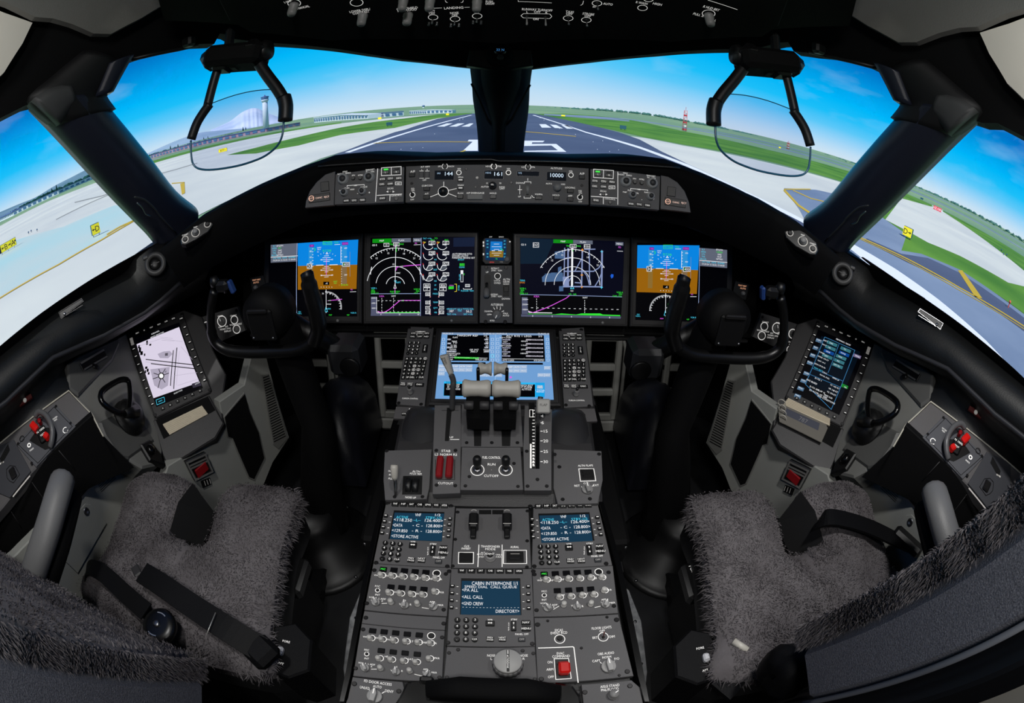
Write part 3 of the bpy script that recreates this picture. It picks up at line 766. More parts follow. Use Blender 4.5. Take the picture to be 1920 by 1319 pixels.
# ------------------------------------------------------------------ glareshield
def gsurf(px, py, off=0.):
    d = ray(px, py); lo, hi = .3, 3.
    for _ in range(40):
        m = (lo + hi) / 2; P = CAM + d * m
        if P[1] > 1.075 - .25 * P[0] ** 2: hi = m
        else: lo = m
    return CAM + d * lo + np.array([0, -off, 0])
gt = [(300, 462), (372, 404), (425, 374), (480, 346), (550, 316), (620, 291), (655, 287), (690, 287), (740, 290), (792, 293), (840, 291.5), (885, 290.5), (935, 290)]
gb = [(345, 540), (400, 500), (440, 480), (500, 450), (570, 420), (630, 408), (665, 404), (700, 402), (745, 400), (795, 399), (840, 398), (885, 397.5), (935, 397.5)]
v, f = [], []; Rn = 6
rows = []
for (a, c) in zip(gt, gb):
    t_ = gsurf(*a); l_ = gsurf(*c); sh = t_.copy(); 
    d = nrm([t_[0] * .55, 1.0, 0]); far_ = t_ + d * .75; far_[2] = t_[2] - .07
    m1 = t_ + np.array([0, .03, -.004]); und = np.array([l_[0] * 1.02, 1.40, .985])
    rows.append([far_, m1, t_ + np.array([0, -.006, -.012]), (t_ * .75 + l_ * .25) + np.array([0, -.004, 0]), l_, und])
rows = rows + [[p * [-1, 1, 1] for p in r] for r in rows[-2::-1]]
for r in rows: v += r
for i in range(len(rows) - 1):
    for k in range(Rn - 1): f.append((i * Rn + k + 1, i * Rn + k, (i + 1) * Rn + k, (i + 1) * Rn + k + 1))
b = MB(); b.add(v, f, mat('glareshield_cover', (7, 7, 8), .8, spec=.15, bump=.2, bscale=300), smooth=True)
gs = thing('glareshield', 'wide curved black glareshield hood under the windshield', 'glareshield')
b.build('hood', gs)
b = MB(); b.tube([gsurf(600 + i * 14, 311 - 13 * math.sin(math.pi * (i / 48.)) ** .8 + (0 if i < 24 else 3) , .012) for i in range(49)], .0025, mat('trim_shine', (44, 44, 45), .35), 6); b.build('lip_bead', gs)
# ------------------------------------------------------------------ instrument modules
class Mod:
    """One screwed-in unit: an Empty with a faceplate and its controls as children."""
    def __init__(s, name, label, cat, fr, outline, thick=.006, m=PANEL, group=None, off=0., bev=.0008):
        c = np.mean(np.array(outline, float), 0); s.f = fr.at(c[0], c[1], off); s.root = thing(name, label, cat, s.f.M(), group)
        s.b = MB(); s.z = 0.
        if thick: s.b.prism([s.xy(*p) for p in outline], -thick, 0, m, inset=bev)
    def xy(s, px, py): return tuple(s.f.loc(px, py))
    def k(s, px, py): return s.f.sx(px, py)
    def ky(s, px, py): return s.f.sy(px, py)
    def T(s, t, px, py, hpx, w=None, align='C', m=LEGEND, z=.0004, ang=0, b=None):
        x, y = s.xy(px, py); (b or s.b).text(t, x, y, hpx * s.ky(px, py), z, m, w * s.k(px, py) if w else None, align, math.radians(ang)); return s
    def L(s, pts, wpx=1.2, m=LEGEND, z=.0003, closed=False, b=None):
        p = [s.xy(*q) for q in pts]; (b or s.b).line(p, wpx * s.k(*pts[0]), z, m, closed); return s
    def P(s, pts, m, z=.0002, b=None): (b or s.b).flat([s.xy(*q) for q in pts], z, m); return s
    def ring(s, px, py, rpx, wpx=1.2, m=LEGEND, z=.0003, a0=0, a1=360, b=None):
        x, y = s.xy(px, py); k = s.k(px, py); (b or s.b).ring(x, y, (rpx - wpx / 2) * k, (rpx + wpx / 2) * k, z, m, 30, a0, a1); return s
    def screw(s, px, py, rpx=4):
        x, y = s.xy(px, py); r = rpx * s.k(px, py); b = MB(); b.lathe([(r, 0), (r, .0006), (r * .8, .0014)], SCREW, 14, c=(x, y, 0), smooth=False)
        b.rect(x - r * .6, y - r * .1, x + r * .6, y + r * .1, .0015, BLACK); b.build('screw', s.root); return s
    def key(s, px, py, w, h, t='', hp=4, d=.003, m=KEY, lm=LEGEND, name='button', lines=None, tw=None, rd=None, extra=None):
        x, y = s.xy(px, py); kx, ky = s.k(px, py), s.ky(px, py); b = MB(); W_, H_ = w * kx, h * ky
        if rd: b.lathe([(W_ / 2, 0), (W_ / 2, d * .7), (W_ / 2 * .85, d)], m, 18, c=(x, y, 0), smooth=False)
        else: b.box((x, y, d / 2 - .0005), (W_, H_, d + .001), m, min(.0009, W_ * .12))
        ls = lines or ([t] if t else [])
        for i, q in enumerate(ls):
            b.text(q, x, y + ((len(ls) - 1) / 2 - i) * hp * 1.35 * ky, hp * ky, d + .0003, lm, (tw or 0) * kx or None)
        if extra: extra(b, x, y, d + .0003, kx, ky)
        return b.build(name, s.root)
    def well(s, pts, m=BLACK, z=.0002): return s.P(pts, m, z)
    def knob(s, px, py, dpx, h=.012, m=GREYKNOB, ang=None, skirt=1.0, bar=False, cap=None, name='knob', flute=.0, line=LEGEND, top=.8, seg=24, text=None):
        x, y = s.xy(px, py); r = dpx / 2 * s.k(px, py); b = MB()
        if bar:
            b.lathe([(r * skirt, 0), (r * skirt, h * .3), (r * skirt * .92, h * .36)], m, seg, c=(x, y, 0))
            X = Tr(x, y, h * .34) @ Rz(ang or 0); b.prism([(-r * .34, -r * .95), (r * .34, -r * .95), (r * .4, r * .3), (r * .14, r * .95), (-r * .14, r * .95), (-r * .4, r * .3)], 0, h * .66, m, X, inset=r * .06)
            b.rect(-r * .06, r * .1, r * .06, r * .9, h * .665, line, X)
        else:
            b.lathe([(r * skirt, 0), (r * skirt, h * .22), (r * .92, h * .25), (r * .9, h * .8), (r * top, h)], m, seg, c=(x, y, 0), flute=flute, nf=seg // 2 if flute else 0)
            if ang is not None: b.rect(-r * .07, r * .15, r * .07, r * .8, h + .0002, line, Tr(x, y, 0) @ Rz(ang))
        if cap: b.lathe([(r * .55, h * .9), (r * .52, h * 1.35), (r * .44, h * 1.45)], cap, 20, c=(x, y, 0))
        if text: b.text(text, x, y, r * .4, (h * 1.45 if cap else h) + .0004, LEGEND)
        return b.build(name, s.root)
    def toggle(s, px, py, dpx, L=.016, lean=-25, m=STEEL, ring=True, tip=None):
        x, y = s.xy(px, py); r = dpx / 2 * s.k(px, py)
        if ring: s.ring(px, py, dpx / 2, dpx * .12)
        b = MB(); b.lathe([(r * .62, 0), (r * .62, .001), (r * .4, .003)], BLACK, 16, c=(x, y, 0)); b.build('bushing', s.root)
        b = MB(); X = Tr(x, y, .001) @ Rx(lean); b.lathe([(r * .22, 0), (r * .24, L * .5), (r * .34, L * .86), (r * .3, L), (r * .1, L * 1.03)], tip or m, 12, X); b.build('toggle', s.root)
    def done(s, name='faceplate'): s.b.build(name, s.root); return s.root

def conv(x0, y0, k): return lambda x, y: (x0 + x / k, y0 + y / k)
A = conv(440, 400, 3.998); B_ = conv(880, 400, 3.998)
SC_ = dict(w=em('f2f4f8'), c=em('4fd4f4'), g=em('35e83a'), m=em('e05ce8'), y=em('e6d23c'), k=em('020206', .6), gr=em('5e6474'), bl=em('0a84e0'), br=em('96600a'), tc=em('7c8898'), r=em('e03838'), nv=em('06081c', .7), p=em('6a1a90'), lb=em('8f9fc8'))

class Scr(Mod):
    """The lit face of a display, drawn on one mesh."""
    def __init__(s, root, fr, off=0.0012): s.root = root; s.f = fr; s.b = MB(); s.o = off
    def t(s, txt, p, h, c='w', w=None, align='C'): s.T(txt, p[0], p[1], h, w, align, SC_[c] if isinstance(c, str) else c, s.o + .0012); return s
    def l(s, pts, w=1., c='w', closed=False): s.L(pts, w, SC_[c] if isinstance(c, str) else c, s.o + .0009, closed); return s
    def p(s, pts, c, z=0): s.P(pts, SC_[c] if isinstance(c, str) else c, s.o + .0001 + z * .0002); return s
    def arc(s, c, rx, a0, a1, w=1., col='w', ry=None, n=30):
        ry = ry or rx; return s.l([(c[0] + rx * math.cos(math.radians(a)), c[1] - ry * math.sin(math.radians(a))) for a in np.linspace(a0, a1, n)], w, col)
    def box(s, x0, y0, x1, y1, c='w', w=.8): return s.l([(x0, y0), (x1, y0), (x1, y1), (x0, y1)], w, c, True)
    def end(s, name='screen'): return s.b.build(name, s.root)

def display(name, label, outline, scr, fr=FD, inner=None, led=None, thick=.03):
    m = Mod(name, label, 'display', fr, outline, thick, DARK, off=.004, bev=.003)
    m.L([(outline[0][0] + 4, outline[0][1] + 4), (outline[1][0] - 4, outline[1][1] + 4), (outline[2][0] - 4, outline[2][1] - 4), (outline[3][0] + 4, outline[3][1] - 4)], 1., SCREW, .0002, True)
    if led:
        b = MB(); x, y = m.xy(*led); b.lathe([(2.6 * m.k(*led), 0), (2.6 * m.k(*led), .001), (1.2 * m.k(*led), .002)], mat('light_sensor', (150, 150, 150), .3), 14, c=(x, y, 0)); b.build('light_sensor', m.root)
    m.done('bezel'); S = Scr(m.root, m.f); S.p(scr, 'k', -1); return S

# the dark main panel everything is set in
mp = thing('instrument_panel', 'dark main instrument panel behind the row of flight displays', 'instrument panel', FD.M())
b = MB(); b.box((0, .01, -.055), (1.72, .36, .03), MATTE, .004); b.build('backplate', mp)
b = MB(); b.box((0, -.175, -.012), (1.62, .012, .03), BLACK, .003); b.build('lower_ledge', mp)

def draw_pfd(S, X, mir=False):
    """Flight display: X maps the crop of the captain's screen to pixels."""
    g = lambda *a: [X(*p) for p in a]
    S.p(g((475, 226), (928, 198), (920, 386), (475, 396)), 'bl'); S.p(g((475, 396), (920, 386), (914, 568), (475, 574)), 'br')
    S.p(g((556, 250), (590, 248), (590, 390), (556, 392)), em('2c92d8'), 1); S.p(g((800, 240), (842, 238), (842, 384), (800, 386)), em('2c92d8'), 1)
    S.p(g((556, 400), (590, 400), (590, 540), (556, 540)), em('8a6a30'), 1); S.p(g((800, 392), (842, 392), (842, 530), (800, 530)), em('806848'), 1)
    S.p(g((562, 236), (596, 234), (596, 254), (562, 256)), 'p', 2); S.t('144', X(579, 245), 3.6, 'm'); S.p(g((806, 218), (852, 216), (852, 238), (806, 240)), 'p', 2); S.t('10000', X(829, 228), 3.6, 'm')
    S.box(*X(664, 212), *X(730, 236), 'g', .6); S.t('HLD TO/GA', X(697, 224), 3.4, 'g', 15); S.t('TO/GA', X(764, 220), 3.4, 'g', 8); S.l(g((750, 236), (792, 234)), .7, 'w')
    S.t('FLT DIR', X(695, 282), 4.2, 'g', 16); S.t('LNAV', X(636, 258), 2.4); S.t('IAS.4', X(634, 272), 2.2); S.t('ILS', X(627, 290), 2.2)
    for i, y in enumerate((320, 334, 349, 362, 400, 412, 427, 440, 466, 478)):
        w = (18, 30, 45, 24, 18, 30, 45, 14, 44, 16)[i]; S.l(g((690 - w, y + 1), (690 + w, y - 1)), .7, 'w')
    for y, t in ((349, '10'), (427, '10'), (466, '20')): S.t(t, X(652, y), 2.6); S.t(t, X(734, y - 2), 2.6)
    S.l(g((690, 335), (688, 465)), .8, 'm'); S.l(g((612, 391), (668, 389)), 1.1); S.l(g((712, 388), (774, 386)), 1.1); S.l(g((694, 294), (686, 306), (702, 306)), .8, 'w', True)
    for k in range(7):
        a = math.radians(50 + 80 * k / 6); p, q = X(692 + 95 * math.cos(a), 395 - 95 * math.sin(a)), X(692 + 103 * math.cos(a), 395 - 103 * math.sin(a)); S.l([p, q], .6)
    for i in range(7):
        y = 268 + 22 * i; S.l(g((582, y), (592, y - 1)), .7); S.l(g((800, y - 8), (806, y - 9)), .7)
        y = 420 + 18 * i; S.l(g((800, y), (806, y)), .6)
    for y, t in ((286, '80'), (330, '60'), (368, '40')): S.t(t, X(572, y), 3)
    for y, t in ((262, '600'), (328, '400'), (462, '200')): S.t(t, X(834, y), 2.8)
    S.l(g((594, 262), (606, 270), (600, 286)), 1., 'g'); S.l(g((798, 248), (798, 375)), .8, 'w'); S.l(g((866, 290), (866, 475)), .6, 'tc')
    S.p(g((546, 380), (580, 378), (580, 413), (546, 415)), 'k', 2); S.box(*X(546, 380), *X(580, 414)); S.t('30', X(565, 397), 6)
    S.p(g((812, 370), (862, 368), (862, 398), (812, 400)), 'k', 2); S.box(*X(812, 369), *X(862, 399)); S.t('400', X(838, 384), 5); S.t('2', X(820, 384), 4, 'g')
    S.p(g((666, 514), (710, 514), (710, 538), (666, 538)), 'k', 2); S.t('-4', X(690, 526), 4); S.t('RWY', X(758, 512), 2.4, 'g'); S.t('1261', X(756, 524), 2.6, 'g'); S.t('29.92 IN', X(824, 538), 3, 'g', 13); S.t('1', X(786, 540), 2.6, 'y')
    for k in range(5): S.l(g((648 + 20 * k, 553), (652 + 20 * k, 556)), .9, 'w')
    # compass rose of the small map below
    for k in range(27):
        a = math.radians(-8 + 100 * k / 26); r0, r1 = 118, (108 if k % 3 else 100); S.l([X(687 + r0 * math.cos(a), 703 - r0 * math.sin(a)), X(687 + r1 * math.cos(a), 703 - r1 * math.sin(a))], .8)
    if mir:
        for k in range(25):
            a = math.radians(92 + 90 * k / 24); r0, r1 = 118, (108 if k % 3 else 100); S.l([X(687 + r0 * math.cos(a), 703 - r0 * math.sin(a)), X(687 + r1 * math.cos(a), 703 - r1 * math.sin(a))], .8)
    S.l(g((687, 572), (688, 720)), .8, 'w'); S.l(g((686, 705), (678, 738), (698, 738)), .9, 'c', True); S.l(g((687, 740), (687, 748)), .8)
    if not mir: S.l(g((700, 656), (760, 650), (806, 645)), 1., 'm')
    S.t('+10', X(712, 654), 2.6, 'g'); S.t('33', X(718, 602), 3); S.t('36', X(664, 602), 3); S.t('3', X(766, 630), 3); S.t('WIND', X(708, 682), 2.4); S.t('KSEA', X(708, 716), 2.6, 'c')
    S.t('FD', X(879, 573), 2.6, 'm'); S.l(g((866, 590), (912, 588)), .7); S.t('TFC', X(489, 740), 2.4, 'c'); S.t('VOR L', X(488, 752), 2.4, 'c'); S.t('VOR R', X(892, 747), 2.8, 'c'); S.t('ARM', X(660, 764), 2.4, 'm'); S.t('MAP', X(720, 763), 2.4, 'g'); S.t('VRF', X(852, 763), 2.4, 'g')

def info_block(S, q, side):
    S.p(q, 'gr'); (x0, y0), (x1, y1), (x2, y2), (x3, y3) = q
    rows = [('FLT', 'BTQTM', 'w'), ('XPDR', 'FLT' if side < 0 else '118.250', 'g'), ('UTC', '2442', 'w'), ('TAIL', '10-07', 'w'), ('SELCAL', 'NPTR01', 'w')]
    for i, (a_, c_, cl) in enumerate(rows):
        f = .08 + .128 * i; y = y0 + (y3 - y0) * f; yb = y1 + (y2 - y1) * f
        S.t(a_, (x0 + (x1 - x0) * .14, y + (yb - y) * .14), 2.8, 'c'); S.t(c_, (x0 + (x1 - x0) * (.34 if side < 0 else .72), y + (yb - y) * .3), 3, cl)
    for f, t in ((.76, 'UTC TIME   DATE   ELAPSED'), (.88, '19:29:24 12 AUG 13 00:00')):
        S.t(t, ((x0 + x1) / 2, (y0 + y1) / 2 + ((y3 + y2) / 2 - (y0 + y1) / 2) * f), 2.8, 'c' if f < .8 else 'w', 42)
    S.l([(x0, y0 + (y3 - y0) * .69), (x1, y1 + (y2 - y1) * .69)], .8, 'w')

# captain's outboard display
S = display('flight_display', 'blue-over-brown flight display behind the yoke nearer the chart tablet', [(496, 449), (680, 437), (678, 607), (494, 607)], [A(262, 236), A(930, 198), A(918, 774), A(256, 774)], led=(633, 601.5))
info_block(S, [A(272, 238), A(475, 225), A(470, 362), A(272, 372)], -1); draw_pfd(S, A); S.l([A(470, 226), A(467, 775)], 1., 'lb'); S.end()
# first officer's outboard display: same picture laid out for the other side
Fx = lambda x, y: (1300 + (x - 470) * .2525 - 108 + (y - 390) * .006, 457.5 + (y - 200) * .2515 + (x - 475) * .006 + 2 - (200 - 222) * 0)
def F2_(x, y):
    u = (x - 475) / 450; v = (y - 212) / 560
    q = [(1195, 456.5), (1310.5, 464), (1308, 602), (1192.5, 598)]
    p = np.array(q[0]) * (1 - u) * (1 - v) + np.array(q[1]) * u * (1 - v) + np.array(q[2]) * u * v + np.array(q[3]) * (1 - u) * v
    return tuple(p)
S = display('flight_display', 'blue-over-brown flight display behind the yoke nearer the dark performance tablet', [(1184, 444), (1374, 456), (1370, 618), (1181, 613)], [(1194, 455), (1364, 467), (1360, 606), (1191, 600)], led=None)
info_block(S, [(1311, 465), (1363, 469), (1363, 503), (1311, 499)], 1); draw_pfd(S, F2_, True); S.l([(1311, 465), (1308, 602)], 1., 'lb'); S.end()

# captain's inboard display: map and engine page
S = display('map_display', 'inboard screen with map arcs above and engine dials in its other half', [(683, 437), (897, 435), (897, 608), (681, 608)], [A(1020, 185), A(1800, 178), A(1790, 772), A(1018, 772)], led=(846.5, 601.5))
g = lambda *a: [A(*p) for p in a]
S.p(g((1402, 184), (1800, 180), (1788, 770), (1394, 770)), 'nv'); S.p(g((1640, 185), (1800, 181), (1796, 250), (1640, 252)), em('14203c', .8), 1)
S.p(g((1034, 194), (1176, 190), (1176, 222), (1034, 224)), em('0c8c14')); S.t('MAP', A(1104, 207), 3.2); S.p(g((1178, 190), (1322, 187), (1322, 217), (1178, 220)), 'gr'); S.t('PLAN', A(1250, 204), 3.2); S.p(g((1338, 187), (1400, 186), (1400, 216), (1338, 217)), 'gr'); S.t('MENU', A(1369, 202), 3)
S.t('GS 0', A(1050, 240), 3.4); S.box(*A(1120, 226), *A(1158, 250)); S.t('25', A(1139, 238), 3.4); S.t('TRK', A(1178, 234), 3, 'g'); S.box(*A(1192, 222), *A(1234, 246)); S.t('163', A(1213, 234), 4); S.t('MAG', A(1250, 232), 3, 'g'); S.t('FD', A(1360, 226), 2.6, 'm'); S.l(g((1344, 238), (1394, 236)), .7)
c = A(1206, 545)
def rose(S, X, cx, cy, R, a0, a1, n, labs):
    for k in range(n):
        a = math.radians(a0 + (a1 - a0) * k / (n - 1)); q = 10 if k % 2 else 18; S.l([X(cx + R * math.cos(a), cy - R * math.sin(a)), X(cx + (R - q) * math.cos(a), cy - (R - q) * math.sin(a))], .8)
    for a, t in labs:
        a = math.radians(a); S.t(t, X(cx + (R - 34) * math.cos(a), cy - (R - 34) * math.sin(a)), 3.4)
S.arc(c, 284 / 4, 48, 131, 1.); rose(S, A, 1206, 545, 284, 48, 131, 19, [(56, '21'), (75, '18'), (102, '15'), (124, '12')])
for r, a0, a1, w in ((214, 12, 170, 1.), (146, 12, 172, 1.), (70, 12, 168, 1.)): S.arc(c, r / 4, a0, a1, w)
S.arc(A(1206, 460), 186 / 4 * 1.0, 0, 18, 1.2); S.arc(A(1206, 460), 186 / 4, 162, 180, 1.2)
S.l(g((1210, 222), (1204, 540)), 1.); S.l(g((1210, 430), (1216, 405), (1250, 399), (1320, 392), (1398, 387)), 1.4, 'm'); S.t('+10', A(1250, 399), 3, 'g'); S.t('10', A(1192, 383), 3)
S.l(g((1203, 532), (1194, 562), (1212, 562)), 1., 'w', True); S.l(g((1203, 562), (1203, 600)), .9, 'm'); S.t('FMC', A(1228, 449), 3); S.t('WPT', A(1228, 520), 3.2, 'c'); S.l(g((1198, 505), (1206, 516), (1214, 504)), 1.2, 'c')
S.p(g((1196, 246), (1222, 244), (1208, 256)), 'm', 2); S.l(g((1212, 250), (1212, 290)), 1.4, 'g')
for t, x, y, cc in (('VOR L', 1046, 562, 'c'), ('SEA', 1038, 576, 'g'), ('DME', 1040, 588, 'g'), ('DME 2.7', 1052, 600, 'g'), ('VOR R', 1366, 570, 'g'), ('SEA', 1374, 584, 'g'), ('13.0', 1360, 598, 'g'), ('RWY RWY', 1204, 588, 'g'), ('16L 16C', 1204, 600, 'g')): S.t(t, A(x, y), 2.9, cc)
S.l(g((1022, 605), (1398, 603)), 1., 'lb'); S.p(g((1022, 626), (1066, 626), (1066, 748), (1022, 748)), em('50546c')); S.p(g((1022, 748), (1392, 748), (1390, 770), (1020, 770)), em('50546c'))
for y, t in ((636, '10000'), (674, '6000'), (712, '4000')): S.t(t, A(1042, y), 2.6); S.l(g((1060, y), (1068, y)), .7)
S.t('KSEA', A(1104, 622), 3, 'm'); S.t('WPT', A(1192, 622), 3, 'w'); S.l(g((1072, 736), (1100, 746), (1130, 740), (1160, 722), (1240, 655), (1252, 654), (1394, 654)), 1.2, 'm'); S.t('+10', A(1258, 655), 3, 'g')
for i in range(11): S.l(g((1072 + 30 * i, 656), (1086 + 30 * i, 656)), .7); S.l(g((1072 + 30 * i, 739), (1082 + 30 * i, 739)), .6)
for i in range(5): S.l(g((1104, 636 + 22 * i), (1104, 648 + 22 * i)), .7); S.l(g((1192, 636 + 22 * i), (1192, 648 + 22 * i)), .7)
S.l(g((1066, 628), (1066, 748)), .8); S.l(g((1066, 748), (1392, 748)), .8); S.l(g((1110, 746), (1390, 744)), 1.4, 'g'); S.l(g((1400, 184), (1394, 770)), 1., 'lb'); S.p(g((1072, 733), (1098, 744), (1074, 744)), 'w')
for x, t in ((1098, '0'), (1238, '20'), (1378, '40')): S.t(t, A(x, 759), 2.6)
# engine dials
S.t('TAT +14c', A(1444, 190), 2.8, 'c'); S.t('TO', A(1510, 189), 3, 'g')
def dial(x, y, val, r=38, top=None, fill=False, red=True):
    cc = A(x, y); S.arc(cc, r / 4, 172, 330, 1.); S.l([A(x, y), A(x - r * .9, y + (4 if not fill else 0)) if False else A(x + r * .78, y + r * .05)], 1.1); S.box(*A(x + 4, y - 26), *A(x + 48, y - 2)); S.t(val, A(x + 27, y - 14), 4.4, 'w')
    if fill: S.p([A(x, y)] + [A(x + r * .9 * math.cos(math.radians(a)), y - r * .9 * math.sin(math.radians(a))) for a in range(0, -125, -15)], em('4e545e'), 1); S.l([A(x, y), A(x - r * .45, y + r * .85)], 1.1)
    else: S.p([A(x, y), A(x + r * .9, y + 4), A(x + r * .8, y + r * .45)], em('4e545e'), 1)
    if red: S.l([A(x - r, y - 4), A(x - r * 1.1, y - 16)], 1.2, 'r')
    if top: S.t(top, A(x + 30, y - 34), 3, 'g'); S.l([A(x - r * .9, y - 8), A(x - r * .6, y - 18), A(x - r * 1.1, y - 20)], .9, 'y')
for x, v4 in ((1454, ('64', '198', '450', '530')), (1558, ('65', '202', '473', '572'))):
    dial(x, 236, v4[0], top='98.5'); dial(x, 313, v4[1]); dial(x, 392, v4[2], fill=True); dial(x, 472, v4[3], fill=True)
for y, t in ((268, 'TPR'), (348, 'N1'), (424, 'EGT'), (508, 'N2'), (540, 'FF'), (570, 'OIL'), (604, 'PRESS'), (668, 'TEMP'), (710, 'QTY'), (744, 'VIB')): S.t(t, A(1506, y), 2.8, 'c')
for y, l_, r_ in ((542, '860', '856'), (570, '17', '18')):
    for x, v_ in ((1442, l_), (1562, r_)): S.box(*A(x - 24, y - 12), *A(x + 24, y + 12)); S.t(v_, A(x, y), 3.8)
for y, l_, r_ in ((608, '88', '88'), (670, '80', '84'), (709, '19', '19'), (743, '0.6', '0.6')):
    for x, v_ in ((1447, l_), (1553, r_)): S.box(*A(x - 15, y - 11), *A(x + 15, y + 11)); S.t(v_, A(x, y), 3.4)
for y in (610, 675, 740):
    for x in (1466, 1532): S.l(g((x, y - 24), (x, y + 22)), .9); S.l(g((x, y + 12), (x + (6 if x < 1500 else -6), y + 18)), .9, 'r')
for i, t in enumerate(('AUTOBRAKE RTO', 'DOORS AUTO', 'PARKING BRAKE SET')): S.t(t, A(1632, 306 + 14.5 * i), 3.2, 'w', align='L')
S.t('PITOT', A(1698, 350), 3, 'c'); S.p(g((1686, 377), (1724, 377), (1724, 396), (1686, 396)), 'g'); S.t('DOWN', A(1705, 387), 3, 'k'); S.t('GEAR', A(1704, 405), 3, 'c'); S.box(*A(1696, 430), *A(1712, 515)); S.p(g((1697, 432), (1711, 432), (1711, 456), (1697, 456)), 'w', 1)
S.T('FLAPS', *A(1688, 478), 3, m=SC_['c'], z=.0024, ang=90); S.t('5', A(1720, 458), 3.4, 'g')
S.t('MAN', A(1626, 542), 2.6, 'm'); S.p(g((1604, 550), (1642, 548), (1642, 568), (1604, 570)), 'g', 1); S.t('4.75', A(1623, 559), 3.2, 'k'); S.l(g((1648, 532), (1664, 532), (1664, 586), (1648, 588)), .9, 'y'); S.T('STAB', *A(1680, 560), 3, m=SC_['c'], z=.0024, ang=90)
S.box(*A(1730, 534), *A(1762, 552)); S.t('0.0', A(1746, 543), 3.2); S.l(g((1714, 562), (1716, 570), (1776, 570), (1778, 562)), .9); S.t('RUDDER TRIM', A(1744, 582), 2.6, 'c')
S.p(g((1596, 710), (1786, 708), (1786, 768), (1596, 768)), em('343c52'), 1)
for t, x, y, cc, h in (('GROSS WT', 1626, 718, 'c', 2.6), ('TOTAL FUEL', 1752, 718, 'c', 2.6), ('LBS X', 1688, 720, 'c', 2.6), ('1000', 1688, 732, 'c', 2.6), ('387', 1626, 734, 'w', 4), ('56.2', 1756, 735, 'w', 4.4), ('TAT +14c', 1626, 757, 'c', 3), ('SAT +10c', 1750, 757, 'c', 3)): S.t(t, A(x, y), h, cc)
S.end()

# first officer's inboard display: airport map
S = display('map_display', 'wide airport map screen with pale runways and magenta climb line', [(962, 437), (1182, 445), (1177, 613), (963, 609)], [B_(380, 184), B_(1162, 216), B_(1136, 794), B_(388, 778)], led=(1130, 605.5))
g = lambda *a: [B_(*p) for p in a]
S.p(g((380, 186), (1160, 214), (1144, 628), (384, 612)), 'nv'); S.p(g((382, 186), (640, 196), (560, 380), (384, 380)), em('0c2236', .8), 1)
S.p(g((628, 196), (776, 200), (776, 228), (628, 224)), em('0c8c14'), 1); S.t('MAP', B_(702, 212), 3.2); S.p(g((778, 200), (924, 206), (924, 234), (778, 229)), 'gr', 1); S.t('PLAN', B_(851, 217), 3.2); S.p(g((1094, 216), (1154, 218), (1154, 244), (1094, 242)), 'gr', 1); S.t('MENU', B_(1124, 231), 3)
S.t('GS 0', B_(406, 236), 3.4); S.box(*B_(478, 222), *B_(520, 256)); S.t('DZ', B_(499, 239), 4.4); S.t('TRK', B_(740, 246), 3, 'g'); S.box(*B_(754, 234), *B_(800, 260)); S.t('163', B_(777, 247), 4.4); S.t('MAG', B_(816, 247), 3, 'g'); S.box(*B_(860, 236), *B_(904, 264)); S.t('KSEA', B_(882, 250), 3.2); S.t('FD', B_(1126, 256), 3, 'm'); S.l(g((1106, 284), (1150, 286)), .8)
PV = em('8492bc'); PB = em('47648c')
for q in ([(560, 455), (690, 445), (690, 400), (676, 402), (664, 408), (664, 445), (610, 446), (610, 458)], [(544, 480), (570, 458), (700, 446), (706, 510), (546, 516)], [(640, 290), (712, 276), (712, 342), (640, 340)], [(672, 548), (704, 546), (704, 584), (672, 586)], [(700, 480), (742, 476), (742, 552), (704, 554)]): S.p(g(*q), PB, 1)
for q in ([(710, 260), (718, 260), (714, 480), (706, 480)], [(734, 262), (746, 262), (744, 550), (732, 550)], [(700, 478), (746, 474), (748, 556), (702, 556)]): S.p(g(*q), PV, 2)
for pts, w, c_ in (([(771, 262), (768, 552)], 3.4, 'w'), ([(846, 282), (840, 548)], 2.6, PV), ([(994, 280), (990, 552)], 3.2, PV), ([(898, 270), (900, 540)], 2., PV), ([(860, 272), (944, 270)], 2., PV), ([(706, 436), (930, 436), (970, 410), (992, 370)], 2., PV), ([(706, 550), (990, 552)], 2.4, PV), ([(790, 436), (820, 380), (846, 330)], 1.8, PV), ([(900, 540), (880, 470), (850, 430)], 1.6, PV), ([(940, 548), (970, 500), (990, 450)], 1.8, PV), ([(790, 520), (840, 524)], 2., PV), ([(740, 520), (770, 470)], 1.6, PV), ([(706, 340), (760, 330)], 1.6, PV)): S.l(g(*pts), w, c_)
rose(S, B_, 772, 548, 280, 32, 148, 23, [(40, '21'), (62, '18'), (108, '15'), (128, '12')])
S.arc(B_(772, 548), 276 / 4, 30, 150, .9); S.arc(B_(772, 540), 205 / 4, 0, 180, .9); S.arc(B_(772, 538), 137 / 4, 0, 180, .9); S.arc(B_(772, 536), 66 / 4, 0, 180, .9)
S.l(g((772, 262), (774, 540)), 1.2); S.p(g((760, 264), (784, 264), (772, 284)), 'm', 3); S.l(g((770, 538), (758, 566), (782, 566)), 1.1, 'c', True); S.l(g((776, 270), (774, 290)), 1.6, 'g')
for x, y, c_ in ((846, 276, em('f09030')), (992, 288, 'c'), (990, 556, 'c'), (842, 552, em('f0a030')), (842, 464, em('f0a030'))): S.p(g((x - 12, y), (x - 4, y - 4), (x, y - 12), (x + 4, y - 4), (x + 12, y), (x + 4, y + 4), (x, y + 12), (x - 4, y + 4)), c_, 4)
S.p(g((1056, 470), (1064, 456), (1080, 460), (1078, 480), (1064, 490)), em('1e5cd0'), 3)
